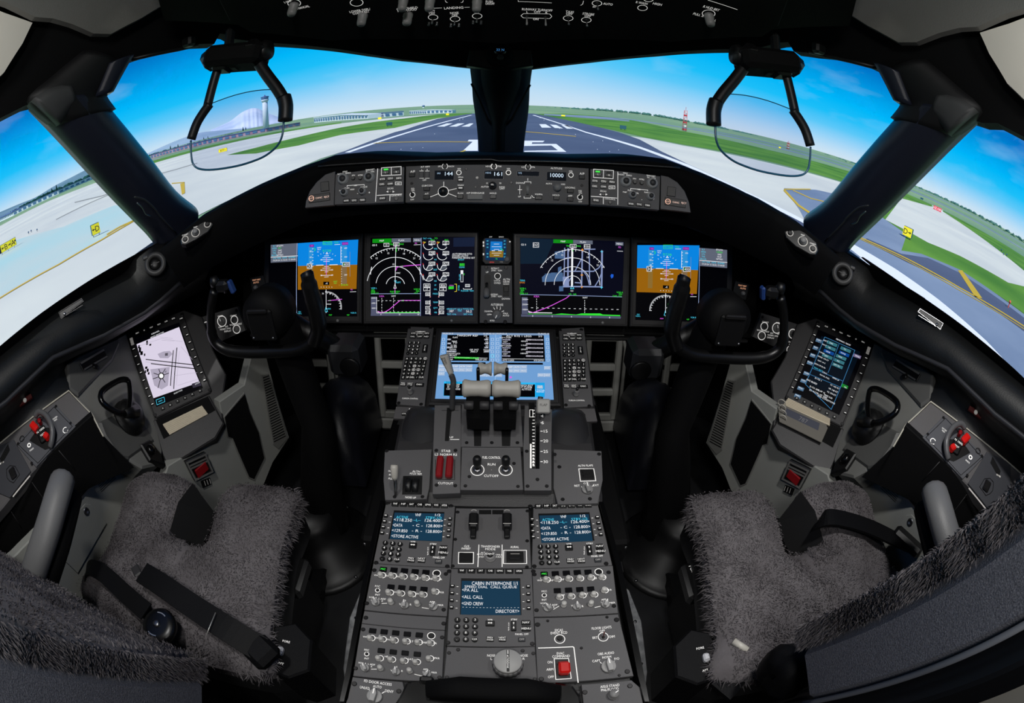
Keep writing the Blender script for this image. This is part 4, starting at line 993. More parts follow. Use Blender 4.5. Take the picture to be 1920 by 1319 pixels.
for t, x, y, cc in (('TERR', 398, 505, 'c'), ('DOG', 396, 520, em('f09030')), ('VOR L', 402, 564, 'g'), ('SEA', 398, 578, 'g'), ('ILS', 394, 591, 'g'), ('DME 2.7', 408, 604, 'g'), ('VOR R', 1126, 594, 'g'), ('SEA', 1132, 607, 'g'), ('DME 13.0', 1106, 622, 'g'), ('16L', 756, 606, 'g'), ('16R', 790, 608, 'g'), ('0.0', 768, 582, 'w')): S.t(t, B_(x, y), 3, cc)
S.l(g((384, 610), (1144, 628)), 1., 'lb'); S.p(g((392, 628), (436, 630), (440, 756), (392, 756)), em('50546c')); S.p(g((388, 758), (1136, 774), (1134, 792), (388, 776)), em('50546c'))
for y, t in ((646, '3000'), (684, '2000'), (722, '1000')): S.t(t, B_(414, y), 3); S.l(g((430, y), (440, y)), .8)
S.t('KSEA', B_(504, 624), 3.2, 'm'); S.t('WPT', B_(866, 634), 3.2); S.l(g((448, 736), (476, 746), (560, 716), (620, 690), (724, 638), (752, 616)), 1.3, 'm'); S.l(g((444, 734), (472, 746), (448, 746)), 1.2, 'w', True); S.l(g((476, 746), (620, 748)), 1.4)
S.p(g((438, 754), (640, 758), (690, 752), (800, 760), (840, 752), (980, 752), (1000, 760), (1130, 764), (1130, 772), (438, 756)), 'g', 1)
for i in range(17): S.l(g((462 + 40 * i, 709 + i * .8), (478 + 40 * i, 709.4 + i * .8)), .8)
for i in range(6): S.l(g((504, 640 + 18 * i), (504, 650 + 18 * i)), .8); S.l(g((864, 652 + 17 * i), (864, 662 + 17 * i)), .8)
for x, t in ((474, '0'), (620, '2'), (764, '4'), (908, '6'), (1050, '8')): S.t(t, B_(x, 770 + (x - 474) * .02), 3)
S.end()

# standby instrument and the gear / autobrake strip between the screens
m = Mod('standby_instrument', 'small square standby horizon instrument between the two inboard screens', 'instrument', FD, [(908, 446), (953, 446), (959, 452), (959, 490), (953, 496), (910, 496), (904, 490), (904, 452)], .03, DARK, off=.006, bev=.002)
for x, y in ((906.5, 455), (906.5, 461), (906.5, 477)): m.key(x, y, 2.6, 4, d=.002, m=LEGEND)
m.T('APP', 920, 444.5, 2.4, z=.0006); m.T('BARO', 940, 444.5, 2.4, z=.0006); m.T('HP/IN', 922, 492, 2.4, m=em('e04848')); m.T('STD', 940, 491.5, 2.4, m=LEGDIM)
m.knob(950.5, 486, 11, .010, GREYKNOB, flute=.04); b = MB(); x, y = m.xy(956, 453.5); b.lathe([(.0022, 0), (.0015, .002)], LEGEND, 10, c=(x, y, 0)); b.build('light_sensor', m.root); m.done('case')
S = Scr(m.root, m.f); S.p([(910, 447.5), (950, 448.5), (949, 489), (910, 488)], em('0a2c50')); S.p([(920, 453), (942, 453.5), (942, 470), (919, 470)], em('1076c8'), 1); S.p([(918, 471), (944, 471), (943, 483), (918, 482.5)], em('8a6a1c'), 1)
for y, w in ((458, 5), (463, 9), (468, 5), (475, 9), (479, 5)): S.l([(931 - w, y), (931 + w, y)], .7)
for y in (452, 458, 464, 476, 482): S.t('40', (914, y), 2.6, 'c'); S.t('20', (946, y), 2.6, 'c')
S.l([(922, 470.5), (928, 470.5)], 1.2); S.l([(934, 470.5), (941, 470.5)], 1.2); S.l([(938, 466), (944, 470)], 1., 'g'); S.t('16', (931, 485.5), 2.8, 'g'); S.end()
m = Mod('autobrake_panel', 'narrow grey panel with gear extension lever and autobrake selector', 'control panel', FD, [(902, 498), (960, 498), (961, 606), (899, 606)], .03, PANEL, off=.006)
for x, y in ((911.5, 501.5), (949, 501.5), (910.5, 604), (947, 604)): m.screw(x, y, 3.6)
m.T('RETRACT', 928.5, 503.5, 3.2, 15).T('270K - 82M', 931, 507.5, 2.8, 20).T('UP', 913.5, 510.5, 3).T('LOCK', 932.5, 526.5, 3.2).T('OVRD', 932.5, 531, 3.2).T('ALTN', 949.5, 524, 3.6).T('GEAR', 949.5, 528.5, 3.6).T('NORM', 949, 533, 2.6).T('EXTEND', 927, 552.5, 3.2, 13).T('270K - 82M', 931, 556, 2.8, 20).T('DOWN', 948.5, 560.5, 3.2).T('AUTOBRAKE', 932, 571.5, 4.2, 23)
m.T('DISARM', 914.5, 584, 2.8, 12).T('OFF', 916.5, 590, 2.8).T('MAX', 948, 588, 3).T('AUTO', 948.5, 592, 3).T('RTO', 923, 601.5, 3).T('1', 925.5, 577, 3).T('2', 931.5, 575.5, 3).T('3', 938, 576.5, 3).T('4', 944, 583.5, 3)
m.P([(908, 517), (911, 514), (917, 514), (920, 517), (920, 556), (916, 559), (911, 559), (908, 556)], BLACK); m.P([(943, 535), (955, 535), (955, 556), (943, 556)], BLACK); m.ring(933, 518, 5.6, 1.1)
for a in (60, 90, 115, 150, 180, 30): m.L([(932 + 10 * math.cos(math.radians(a)), 590 - 10 * math.sin(math.radians(a))), (932 + 13.5 * math.cos(math.radians(a)), 590 - 13.5 * math.sin(math.radians(a)))], .9)
x, y = m.xy(912.5, 548); b = MB(); b.tube([(x, y + .025, 0), (x, y + .012, .012), (x, y, .016)], .0045, STEEL, 8); b.lathe([(.007, -.012), (.009, -.004), (.009, .008), (.006, .014)], GREYKNOB, 14, Tr(x, y, .018) @ Rx(70)); b.build('gear_lever', m.root)
m.key(933, 518, 8, 8, rd=1, d=.002, m=BLACK, name='override_button'); m.key(949, 542, 9, 11, d=.004, name='switch'); m.knob(932, 590, 16, .013, GREYKNOB, ang=155, bar=True); m.done()
# ------------------------------------------------------------------ lower display, keypads, throttle quadrant, aisle stand
Q = conv(700, 590, 3.998); R1 = conv(640, 900, 5.997); R2 = conv(900, 900, 5.997); R3 = conv(640, 1100, 6); R4 = conv(900, 1100, 6)
# console bodies
cs = thing('centre_console', 'dark grey console carrying lower display, throttles and radio panels', 'console')
b = MB(); b.box((0, .38, .272), (.462, .56, .544), BLACK, .006); b.build('aisle_stand_body', cs)
def xr(pts, z0): return [tuple(zhit(*p, z0)[:2]) for p in pts]
b = MB()
sec = [(.655, .30, .565, .215), (.655, .575, .575, .215), (.76, .30, .60, .222), (.95, .30, .66, .262), (1.00, .30, .675, .268), (1.25, .3, .70, .27)]
v = []; f = []
prof = [(.64, .548, .232), (.66, .566, .232), (.80, .585, .232), (.93, .563, .245), (.96, .572, .26), (1.20, .652, .262)]
for y, z, x in prof: v += [(-x, y, .05), (-x, y, z - .012), (-x + .008, y, z - .004), (x - .008, y, z - .004), (x, y, z - .012), (x, y, .05)]
for i in range(len(prof) - 1):
    for k in range(5): f.append((6 * i + k, 6 * i + 6 + k, 6 * i + 7 + k, 6 * i + 1 + k))
f.append((0, 1, 2, 3, 4, 5)); f.append(tuple(6 * (len(prof) - 1) + k for k in (5, 4, 3, 2, 1, 0)))
b.add(v, f, DARK); b.build('control_stand_body', cs)
for s in (-1, 1):
    b = MB(); b.prism([tuple(zhit(*p, .552)[:2]) for p in ([(722, 945), (699, 1056), (660, 1270), (648, 1319), (640, 1319), (652, 1260), (690, 1056), (715, 945)] if s < 0 else [(1122, 947), (1152, 1060), (1193, 1270), (1206, 1319), (1214, 1319), (1203, 1260), (1162, 1060), (1130, 947)])], .5, .562, GLOSS); b.build('edge_trim', cs)

# lower display
S = display('lower_display', 'blue lower display behind the throttle levers, showing flight management pages', [(818, 615), (1042, 617), (1052, 760), (803, 758)], [Q(514, 138), Q(1318, 145), Q(1352, 642), Q(463, 634)], FC, thick=.02)
g = lambda *a: [Q(*p) for p in a]
S.p(g((514, 138), (1318, 145), (1352, 642), (463, 634)), em('6f9ed2')); S.l(g((917, 142), (912, 640)), 1., em('9cc0ea'))
S.p(g((514, 138), (1318, 145), (1318, 158), (512, 152)), em('7f97b8'), 1)
for t, x in (('19:29:32 Z', 560), ('12 AUG 13', 866), ('19:29:32 Z', 962), ('12 AUG 13', 1276)): S.t(t, Q(x, 148), 2.4)
for q in ([(556, 156), (870, 158), (868, 352), (545, 350)], [(962, 158), (1278, 160), (1288, 356), (962, 354)], [(548, 360), (842, 362), (842, 376), (546, 374)], [(974, 364), (1270, 366), (1272, 380), (974, 378)]): S.p(g(*q), 'k', 2)
S.t('TAKEOFF REF', Q(705, 162), 3.4); S.t('1/2', Q(842, 164), 3.); S.t('ACT RTE 1 LEGS', Q(1090, 166), 3.4); S.t('2/3', Q(1250, 168), 3.)
for i, (l_, r_) in enumerate((('FLAPS', 'V1'), ('THRUST', 'VR'), ('CG  TRIM', 'V2'), ('POSITION', 'TOGA'))):
    y = 176 + 30 * i; S.t(l_, Q(614 - 6 * i, y), 2.8, w=9 + i); S.t(r_, Q(852, y + 4), 2.6)
    S.p(g((556, y + 9), (580 + (44 if i == 3 else 4), y + 9), (578 + (44 if i == 3 else 4), y + 20), (554, y + 20)), em('8a8ea0'), 3); S.t(('15', '44', '25.0', 'RW16L')[i], Q(568 + (16 if i == 3 else 0), y + 15), 2.9); S.p(g((834, y + 10), (862, y + 10), (862, y + 21), (834, y + 21)), em('8a8ea0'), 3); S.t(('142', '148', '154', '2250')[i], Q(848, y + 16), 2.9)
S.t('TO', Q(612, 216), 3.2); S.t('5.00', Q(606, 248), 3.2); S.t('GR WT', Q(756, 268), 2.8); S.t('360.7', Q(756, 282), 3.4); S.t('TAKEOFF DATA', Q(602, 298), 2.8, w=25); S.t('THRUST', Q(586, 312), 3)
S.l(g((556, 325), (856, 331)), .8); S.p(g((610, 321), (790, 325), (788, 338), (608, 334)), 'g', 4); S.t('PRE-FLIGHT COMPLETE', Q(698, 330), 2.8, 'k', 42); S.t('REF', Q(580, 342), 3); S.t('THRUST LIM>', Q(808, 344), 3, w=22)
for i in range(5):
    y = 182 + 30.5 * i; S.t(('163^11NM', '162^', '159^12NM', '135^', '155^')[i], Q(990, y - 4), 2.6); S.p(g((966, y + 5), (1026, y + 6), (1026, y + 16), (966, y + 15)), em('a0a0b4'), 3); S.t(('KENT', 'ELMAA', 'SUMMA', 'OLM', 'EUG')[i], Q(990, y + 11), 2.7, 'nv')
    S.p(g((1144, y + 5), (1272, y + 7), (1272, y + 18), (1144, y + 16)), em('a8a4b0'), 3); S.t('250/' + ('9000', '6000', 'FL150', 'FL240', 'FL340')[i], Q(1220, y + 12), 2.7, 'nv'); S.t(('40NM', '11NM', '25NM', '180NM', '')[i] or '.', Q(1130, y + 23), 2.5)
S.l(g((966, 336), (1280, 340)), .8); S.t('<RTE 2 LEGS', Q(1010, 348), 3, w=22); S.t('RTE DATA>', Q(1242, 350), 3, w=19)
for i in range(6):
    for x in (526 - i, 892, 932, 1304 + i): S.box(*Q(x - 8, 182 + 31 * i), *Q(x + 9, 200 + 31 * i), em('c4d8f0'), .7)
S.box(*Q(882, 304), *Q(904, 326), 'c', .9)
def soft(x, y, t, w=48, h=24): S.p(g((x - w / 2, y - h / 2), (x + w / 2, y - h / 2), (x + w / 2 - 1, y + h / 2), (x - w / 2 - 1, y + h / 2)), em('9db6d6'), 1); S.l(g((x - w / 2, y + h / 2), (x - w / 2, y - h / 2), (x + w / 2, y - h / 2)), .6, em('dbe8f8')); S.t(t, Q(x, y), 2.5, w=9)
for i, r in enumerate((('INIT', 'RTE', 'DEP', 'ALTN', 'VNAV'), ('FIX', 'LEGS', 'HOLD', 'FMC', 'PROG'), ('NAV',))):
    for j, t in enumerate(r): soft(516 + 51 * j - 2 * i, 393 + 28 * i, t)
for i, r in enumerate((('DEP', 'ALTN', 'VNAV'), ('HOLD', 'FMC', 'PROG'))):
    for j, t in enumerate(r): soft(1026 + 51 * j, 398 + 29 * i, t)
for x, y, t in ((1306, 405, 'EXEC'), (1258, 459, 'PREV'), (1306, 459, 'NEXT'), (826, 458, 'FMC'), (874, 458, 'COMM'), (942, 460, 'MENU')): soft(x, y, t)
S.p(g((1030, 464), (1036, 470), (1042, 474), (1036, 478), (1030, 484), (1024, 478), (1018, 474), (1024, 470)), 'm', 2)
S.p(g((530, 504), (1284, 514), (1284, 624), (526, 614)), em('28b8f4'), 1); S.p(g((532, 520), (1212, 528), (1212, 622), (528, 612)), 'k', 2); S.p(g((1216, 514), (1284, 515), (1284, 624), (1216, 622)), em('18a4e8'), 2)
S.t('INHIBIT ALT', Q(600, 513), 2.8, 'nv'); S.t('CONTACT DEP', Q(600, 531), 3.2, w=24); S.t('ID UTC TOP', Q(600, 547), 3.2, w=22); S.t('CONFIG NOISE', Q(600, 563), 3.2, w=26); S.t('REQUEST', Q(1150, 537), 3.2); S.t('F CLIMB', Q(1150, 551), 3.2); S.t('ALTITUDE', Q(1148, 566), 3.4, w=18)
S.p(g((1226, 534), (1272, 535), (1272, 560), (1226, 559)), em('8cb0d0'), 3); S.t('CLR', Q(1249, 542), 2.6); S.t('MSG', Q(1249, 553), 2.6); S.t('1 TOTAL', Q(1250, 572), 2.6); S.t('MESSAGES', Q(1250, 584), 2.6, w=14); S.end()

# keypads beside it
def keypad(out, P, side, label):
    m = Mod('keypad', label, 'keypad', FC, out, .02, PANEL, off=.006)
    (x0, y0) = P(0, 0)
    def X(a, c):
        if side < 0: return Q(a, c)
        u = (a - 190) / 265; return Q(1400 + u * 230 + (c - 100) * .44 - (u - .5) * 0 - (c - 100) * u * .0, c + 14 + u * 4)
    return m
def kp(side):
    if side < 0:
        out = [Q(262, 90), Q(452, 98), Q(384, 690), Q(172, 672)]; lab = 'keypad with letter keys and cursor knob on the speed-brake side of the lower display'
        col = lambda r, c, n, x0, x1, s: (x0 + (x1 - x0) * c / (n - 1) + s * r)
        M_ = lambda x, y: Q(x, y)
    else:
        out = [Q(1390, 108), Q(1578, 96), Q(1648, 686), Q(1430, 700)]; lab = 'keypad with letter keys and cursor knob on the flap-lever side of the lower display'
        def M_(x, y):
            # same layout mapped into the other keypad's outline
            v = (y - 90) / 595; l0, l1 = 262 - 90 * v, 452 - 68 * v; u = (x - l0) / (l1 - l0); r0, r1 = 1390 + 40 * v, 1578 + 70 * v
            return Q(r0 + (r1 - r0) * u, y + 14 + (u - .5) * -4)
    m = Mod('keypad', lab, 'keypad', FC, out, .02, PANEL, off=.005)
    m.T('LOWER MFD', *M_(354, 130), 2.4, 18); m.T('CURSOR CONTROL', *M_(276, 631), 2.6, 30)
    for r, row in enumerate((('SYS', 'CDU', 'INFO'), ('CHKL', 'COMM', 'ND'))):
        for c, t in enumerate(row): m.key(*M_(301 + 51 * c - r * 5, 146 + 25 * r), 11, 5.2, t, 2.3, tw=8)
    m.ring(*M_(350, 146), 6, .7, a0=0, a1=360)
    for r, row in enumerate(('123', '456', '789', '.0-')):
        for c, t in enumerate(row): m.key(*M_(275 - 5 * r + 32 * c, 216 + 26 * r), 7, 7, t, 3., rd=1)
    m.key(*M_(388, 258), 9.5, 15, lines=list('CLR'), hp=2.6)
    rows = ('ABCDE', 'FGHIJ', 'KLMNO', 'PQRST', 'UVWXY', ('Z', 'SP', 'DEL', '/', 'CLR'))
    for r, row in enumerate(rows):
        for c, t in enumerate(row):
            m.key(*M_(254 - 6 * r + 34 * c, 336 + 28 * r), 7.2, 6.4, t, 2.9)
            if t in 'EMSRW' and len(t) == 1 and r in (0, 2, 3, 4): m.ring(*M_(254 - 6 * r + 34 * c, 336 + 28 * r), 2.9, .5, z=.0035)
    m.key(*M_(224, 526), 10.5, 6.5, lines=['PREV', 'PAGE'], hp=2.1); m.key(*M_(277, 528), 10.5, 6.5, lines=['NEXT', 'PAGE'], hp=2.1); m.key(*M_(346, 530), 17, 6.5, 'EXEC', 2.6)
    m.knob(*M_(279, 590), 10, .022, GREYKNOB, cap=KEY)
    for x, y in ((268, 102), (430, 102), (190, 664), (358, 674)): m.screw(*M_(x, y), 3.4)
    m.done()
kp(-1); kp(1)

# ---- throttle quadrant
def quad(name, label, out, **k): return Mod(name, label, 'control panel', FQ, out, .02, PANEL, **k)
m = quad('stabiliser_cutout_panel', 'grey quadrant strip with two red stabiliser cutout guards', [(815, 760), (864, 760), (865, 800), (863, 925), (811, 927), (812, 840)])
m.L([Q(512, 720), Q(640, 720)], 1., SCREW); m.P([Q(552, 700), Q(590, 700), Q(566, 950), Q(536, 950)], BLACK); m.T('UP', *Q(586, 922), 3.4).L([Q(576, 938), Q(644, 938)], 1.2).T('STAB', *Q(544, 1024), 4.4).T('L2', *Q(474, 1050), 4.2).T('NORM', *Q(544, 1052), 4.4).T('R2', *Q(614, 1052), 4.2).T('CUTOUT', *Q(542, 1267), 4.2)
m.L([Q(466, 1090), Q(468, 1236), Q(610, 1240), Q(610, 1090)], 1., SCREW)
for x in (500, 572):
    x0, y0 = m.xy(*Q(x - 32, 1236)); x1, y1 = m.xy(*Q(x + 32, 1088)); b = MB(); b.box(((x0 + x1) / 2, (y0 + y1) / 2, .007), (abs(x1 - x0), abs(y1 - y0), .014), RED, .003); b.box(((x0 + x1) / 2, y1 - .002, .013), (abs(x1 - x0) * .9, .006, .006), RED, .002); b.build('guard', m.root)
for x, y in ((472, 1020), (616, 1020), (474, 1280), (614, 1284)): m.screw(*Q(x, y), 3.6)
m.done()
m = quad('fuel_control_panel', 'grey quadrant panel with the two black fuel control switches', [(866, 839), (976, 839), (981, 919), (863, 919)], off=.003)
m.T('L', *Q(766, 1072), 4.4).T('FUEL CONTROL', *Q(886, 1074), 4.6, 34).T('R', *Q(1004, 1074), 4.4).T('RUN', *Q(886, 1125), 4.4).T('.', *Q(886, 1160), 4).T('CUTOFF', *Q(884, 1211), 4.4)
for x in (780, 992):
    px, py = Q(x, 1166); m.ring(px, py, 12.4, 1.5); xx, yy = m.xy(px, py); r = 8 * m.k(px, py); b = MB()
    b.lathe([(r * 1.1, 0), (r * 1.0, .004), (r * .62, .006)], STEEL, 20, c=(xx, yy, 0)); b.build('collar', m.root)
    b = MB(); X = Tr(xx, yy, .004) @ Rx(-24); b.lathe([(r * .55, 0), (r * .5, .006), (r * .95, .012), (r * 1.02, .026), (r * .7, .031)], KEY, 18, X); b.build('switch', m.root)
for x, y in ((720, 1216), (1054, 1118), (690, 1286), (1084, 1290)): m.screw(*Q(x, y), 3.4)
m.done()
m = quad('flap_detent_scale', 'grey quadrant strip with flap detent numbers from 1 to 30', [(984, 760), (1035, 768), (1034, 840), (1034, 920), (983, 920), (981, 840)], off=.002)
for y, t in ((762, '1'), (813, '5'), (876, '15'), (949, '20'), (1028, '25'), (1105, '30')): m.T(t, *Q(1300 - (30 if len(t) == 1 else 8), y), 5.4, align='C').L([Q(1252, y), Q(1270, y)], 1.4)
m.P([Q(1228, 700), Q(1246, 720), Q(1246, 1158), Q(1214, 1158), Q(1218, 720)], GLOSS); m.P([Q(1164, 660), Q(1210, 660), Q(1212, 1158), Q(1170, 1158)], BLACK)
m.L([Q(1180, 972), Q(1180, 1154)], 3.2, LEGEND, .0006); 
for i in range(18):
    y = 720 + i * 24.5; m.L([Q(1190 + (i % 2) * 4, y), Q(1210, y)], 1.6, LEGEND, .0006)
m.L([Q(1172, 716), Q(1196, 716), Q(1196, 770), Q(1172, 770), Q(1172, 716)], 1.2, LEGEND, .0006)
for i in range(8): m.L([Q(1200, 960 + 23 * i), Q(1200, 972 + 23 * i)], 3.4, LEGEND, .0007)
for x, y in ((1150, 1026), (1360, 1050), (1230, 1238), (1156, 1288), (1300, 1288)): m.screw(*Q(x, y), 3.6)
m.done()
# flap lever
FL = FQ.at(1008, 800); t = thing('flap_lever', 'grey square-topped lever marked FLAP standing over the detent scale', 'lever', FL.M())
FH = Frame(FL.w(.006, .045, .050), (1, 0, 0), (0, .62, .78)); b = MB(); b.tube([(0, 0, 0), (.002, .03, .02), (.006, .05, .045)], .006, STEEL, 8, flat=.5); b.build('stem', t)
hx0, hy0 = FH.loc(*Q(1222, 742)); hx1, hy1 = FH.loc(*Q(1324, 634)); Mi = FL.M().inverted() @ FH.M()
b = MB(); b.box(((hx0 + hx1) / 2, (hy0 + hy1) / 2, 0), (hx1 - hx0, hy1 - hy0, .022), STEEL2 if False else mat('flap_handle_grey', (168, 167, 163), .4), .003, Mi); b.text('FLAP', (hx0 + hx1) / 2, hy0 + (hy1 - hy0) * .58, .0055, .0114, BLACK, X=Mi); b.build('handle', t)
# throttle levers: forward-reaching arms under a black shroud, bone grips across the top
sh = Mod('throttle_shroud', 'black shrouded throttle base between the quadrant side strips', 'control panel', FQ, [(866, 758), (976, 758), (981, 838), (864, 838)], .02, PANEL)
for x, y in ((700, 962), (888, 962), (1080, 962)): sh.screw(*Q(x, y), 3.4)
for x0, x1 in ((752, 812), (960, 1030)): sh.P([Q(x0, 860), Q(x1, 860), Q(x1 - 4, 988), Q(x0 + 4, 988)], BLACK)
sh.done()
TH = Frame((0, .80, .71), (1, 0, 0), (0, .0, 1))   # upright plane through the grips
def tl(side):
    s = side; t = thing('throttle_lever', 'black thrust lever with bone grip on the ' + ('speed-brake' if s < 0 else 'flap-lever') + ' side', 'lever', group='thrust levers')
    xa, za = TH.hit(*Q(668 if s < 0 else 1104, 552))[[0, 2]]; xb, _ = TH.hit(*Q(882 if s < 0 else 890, 552))[[0, 2]]; yc = .80
    zt = TH.hit(*Q(880, 492))[2]; zb = TH.hit(*Q(880, 620))[2]; R_ = abs(zt - zb) / 2 * .86; zc_ = (zt + zb) / 2
    L = abs(xb - xa); X = Tr(xa, yc, zc_) @ Ry(90 if s < 0 else -90)
    b = MB(); b.lathe([(R_ * .8, 0), (R_ * 1.02, .004), (R_ * 1.02, L * .1), (R_ * .9, L * .3), (R_ * .88, L * .6), (R_ * 1.0, L * .86), (R_ * .95, L - .004), (R_ * .8, L)], BONE, 28, X); b.build('grip', t)
    x0 = xa + (xb - xa) * .14; w = L * .82; xm = xa + (xb - xa) * .54; FZ = Frame((0, .775, .7), (1, 0, 0), (0, 0, 1)); zb_ = FZ.hit(920, 806)[2]; zh_ = FZ.hit(*Q(880, 690))[2]
    b = MB(); b.add([(xm - w / 2 * a_, y, z) for (y, z, a_) in ((.79, zc_ - R_ * .6, 1), (.776, zb_ + .03, 1), (.775, zb_, .97), (.81, zb_ - .01, .97), (.85, zb_, .97), (.83, zc_ - R_ * .5, 1))] + [(xm + w / 2 * a_, y, z) for (y, z, a_) in ((.79, zc_ - R_ * .6, 1), (.776, zb_ + .03, 1), (.775, zb_, .97), (.81, zb_ - .01, .97), (.85, zb_, .97), (.83, zc_ - R_ * .5, 1))],
                    [(0, 1, 2, 3, 4, 5)[::-1], (6, 7, 8, 9, 10, 11)] + [(i, (i + 1) % 6, 6 + (i + 1) % 6, 6 + i) for i in range(6)], MATTE); b.build('shroud', t)
    for q in (.18, .72):
        xx = xa + (xb - xa) * (q + .06); b = MB(); b.lathe([(.008, -.010), (.0095, -.008), (.0095, .008), (.008, .010)], DARK, 18, Tr(xx, .778, zh_) @ Ry(90)); b.build('hinge_boss', t)
    # reverse lever on a slim stem
    FRV = Frame((0, .865, .75), (1, 0, 0), (0, 0, 1)); p0 = FRV.hit(*Q(784 if s < 0 else 1006, 402)); p1 = FRV.hit(*Q(888 if s < 0 else 904, 412)); R2_ = .0135
    L2 = abs(p1[0] - p0[0]); X = Tr(p0[0], .865, (p0[2] + p1[2]) / 2) @ Ry(90 if s < 0 else -90)
    b = MB(); b.lathe([(R2_ * .8, 0), (R2_ * 1.05, .003), (R2_ * 1.0, L2 * .25), (R2_ * .78, L2 * .5), (R2_ * .92, L2 * .75), (R2_ * 1.2, L2 * .95), (R2_ * 1.1, L2)], BONE, 22, X); b.build('reverse_grip', t)
    xs = p0[0] + (p1[0] - p0[0]) * .05; b = MB(); b.box((xs, .842, .722), (.007, .012, .075), BLACK, .002, Tr(0, 0, 0)); b.build('reverse_stem', t)
tl(-1); tl(1)
# speed brake
FSB = Frame((0, .86, .70), (1, 0, 0), (0, .35, .94)); p = [FQ.hit(*Q(590, 712)), FSB.hit(*Q(596, 560)), FSB.hit(*Q(600, 500)), FSB.hit(*Q(584, 452))]
t = thing('speed_brake_lever', 'tall slim lever with bone handle marked SPEED BRAKE', 'lever', Tr(*p[0])); b = MB(); b.tube([q - p[0] for q in smooth_path(p, 6)], .0068, mat('lever_stem_grey', (72, 72, 74), .4), 10); b.build('stem', t)
fh = FSB.at(*Q(546, 380)); X = Tr(*(-p[0])) @ fh.M(); q4 = [fh.loc(*Q(*a)) for a in ((498, 312), (562, 298), (600, 440), (570, 456))]
b = MB(); b.prism([tuple(a) for a in q4], -.011, .009, BONE, X, inset=.003); b.text('SPEED', *fh.loc(*Q(542, 342)), .0042, .0094, BLACK, ang=math.radians(-72), X=X); b.text('BRAKE', *fh.loc(*Q(526, 350)), .0042, .0094, BLACK, ang=math.radians(-72), X=X); b.build('handle', t)

# hand rests either side
def handrest(s):
    t = thing('palm_rest', 'rounded dark palm rest below the keypad on the ' + ('speed-brake' if s < 0 else 'flap') + ' side', 'palm rest')
    v = []; f = []
    rows = [(.942, .572, 0), (.925, .590, .2), (.895, .607, 1.), (.865, .606, 1.), (.835, .592, .8), (.79, .579, .3), (.775, .572, 0)]
    for y, z, k in rows:
        for i in range(9):
            u = i / 8; x = .125 + .10 * u; e = math.sin(math.pi * u) ** .5 if 0 < u < 1 else 0
            v.append((s * x, y, .565 + (z - .565) * (.35 + .65 * e)))
    for i in range(6):
        for k in range(8):
            q = (9 * i + k, 9 * i + k + 1, 9 * i + 10 + k, 9 * i + 9 + k); f.append(q if s < 0 else q[::-1])
    b = MB(); b.add(v, f, mat('soft_dark_grip', (44, 44, 46), .38), smooth=True); b.build('pad', t)
    m = Mod('fuel_quantity_selector', 'small panel with two lit channel keys above the ' + ('speed-brake' if s < 0 else 'flap') + ' side palm rest', 'control panel', FC, [Q(170, 690), Q(478, 700), Q(440, 790), Q(150, 780)] if s < 0 else [Q(1352, 706), Q(1660, 704), Q(1680, 800), Q(1372, 810)], .008, PANEL2)
    X_ = (lambda x, y: Q(x, y)) if s < 0 else (lambda x, y: Q(1802 - x, y + 13))
    for x, tt in ((296, 'L'), (347, 'R')): m.key(*X_(x, 727), 11.5, 8.5, tt if s < 0 else ('R' if tt == 'L' else 'L'), 3.)
    m.L([X_(270, 708), X_(376, 712), X_(374, 748), X_(268, 744)], .8, closed=True); m.key(*X_(231, 749), 9, 6, 'CTR', 2.3); m.key(*X_(398, 752), 9, 6, 'CCD', 2.3); m.L([X_(390, 740), X_(410, 741)], 1., GREENLED, .004)
    for i in range(3): m.P([X_(190 + 52 * i, 796), X_(232 + 52 * i, 796), X_(222 + 52 * i, 826), X_(176 + 52 * i, 826)], BLACK)
    m.done()
handrest(-1); handrest(1)
FQ2 = Frame((0, .70, .577), (1, 0, 0), (0, .97, .16))
m = Mod('pitch_trim_panel', 'sloped grey panel with alternate pitch trim wheel and bone brake handle', 'control panel', FQ2, [Q(86, 1020), Q(438, 1010), Q(420, 1300), (800, 936), (722, 938), Q(76, 1240)], .02, PANEL)
m.T('ALTN', *Q(322, 1178), 3.4).T('PITCH TRIM', *Q(318, 1196), 3.4, 22).T('NOSE UP', 770, 933.5, 3.6, 20).T('PULL', *Q(134, 1232), 3.4, 10, m=LEGEND).T('PARK', 732, 884, 3, 7).T('BRAKE', 733.5, 891, 3, 8)
x, y = m.xy(773, 911); k = m.k(773, 911); m.P([(756, 893), (792, 893), (791, 928), (754, 928)], BLACK)
for dx in (-6.5, 6.5):
    b = MB(); b.lathe([(.017, -.0062), (.0185, -.005), (.0185, .005), (.017, .0062)], KEY, 32, Tr(x + dx * k, y, -.006) @ Ry(90), flute=.05, nf=16); b.build('trim_wheel', m.root)
bh = [FQ2.hit(742, 930), FQ2.hit(741, 905, .03), FQ2.hit(740, 895, .04)]; Mi = m.f.M().inverted()
b = MB(); b.tube([Mi @ Vector(q) for q in bh], [.003, .0035, .004], STEEL, 8); b.build('handle_stem', m.root); p = bh[2]
b = MB(); b.lathe([(.005, -.006), (.0075, .0), (.0085, .020), (.007, .026)], BONE, 16, Mi @ Tr(*p) @ Rx(-30)); b.build('handle', m.root)
for x_, y_ in ((740, 932), (792, 932), Q(100, 1024)): m.screw(x_, y_, 3.6)
m.done()
m = Mod('alternate_flaps_panel', 'sloped grey panel with alternate flaps switch and rotary selector', 'control panel', FQ2, [Q(1352, 1010), Q(1710, 1024), Q(1720, 1240), (1121, 944), (1046, 946), Q(1350, 1300)], .02, PANEL)
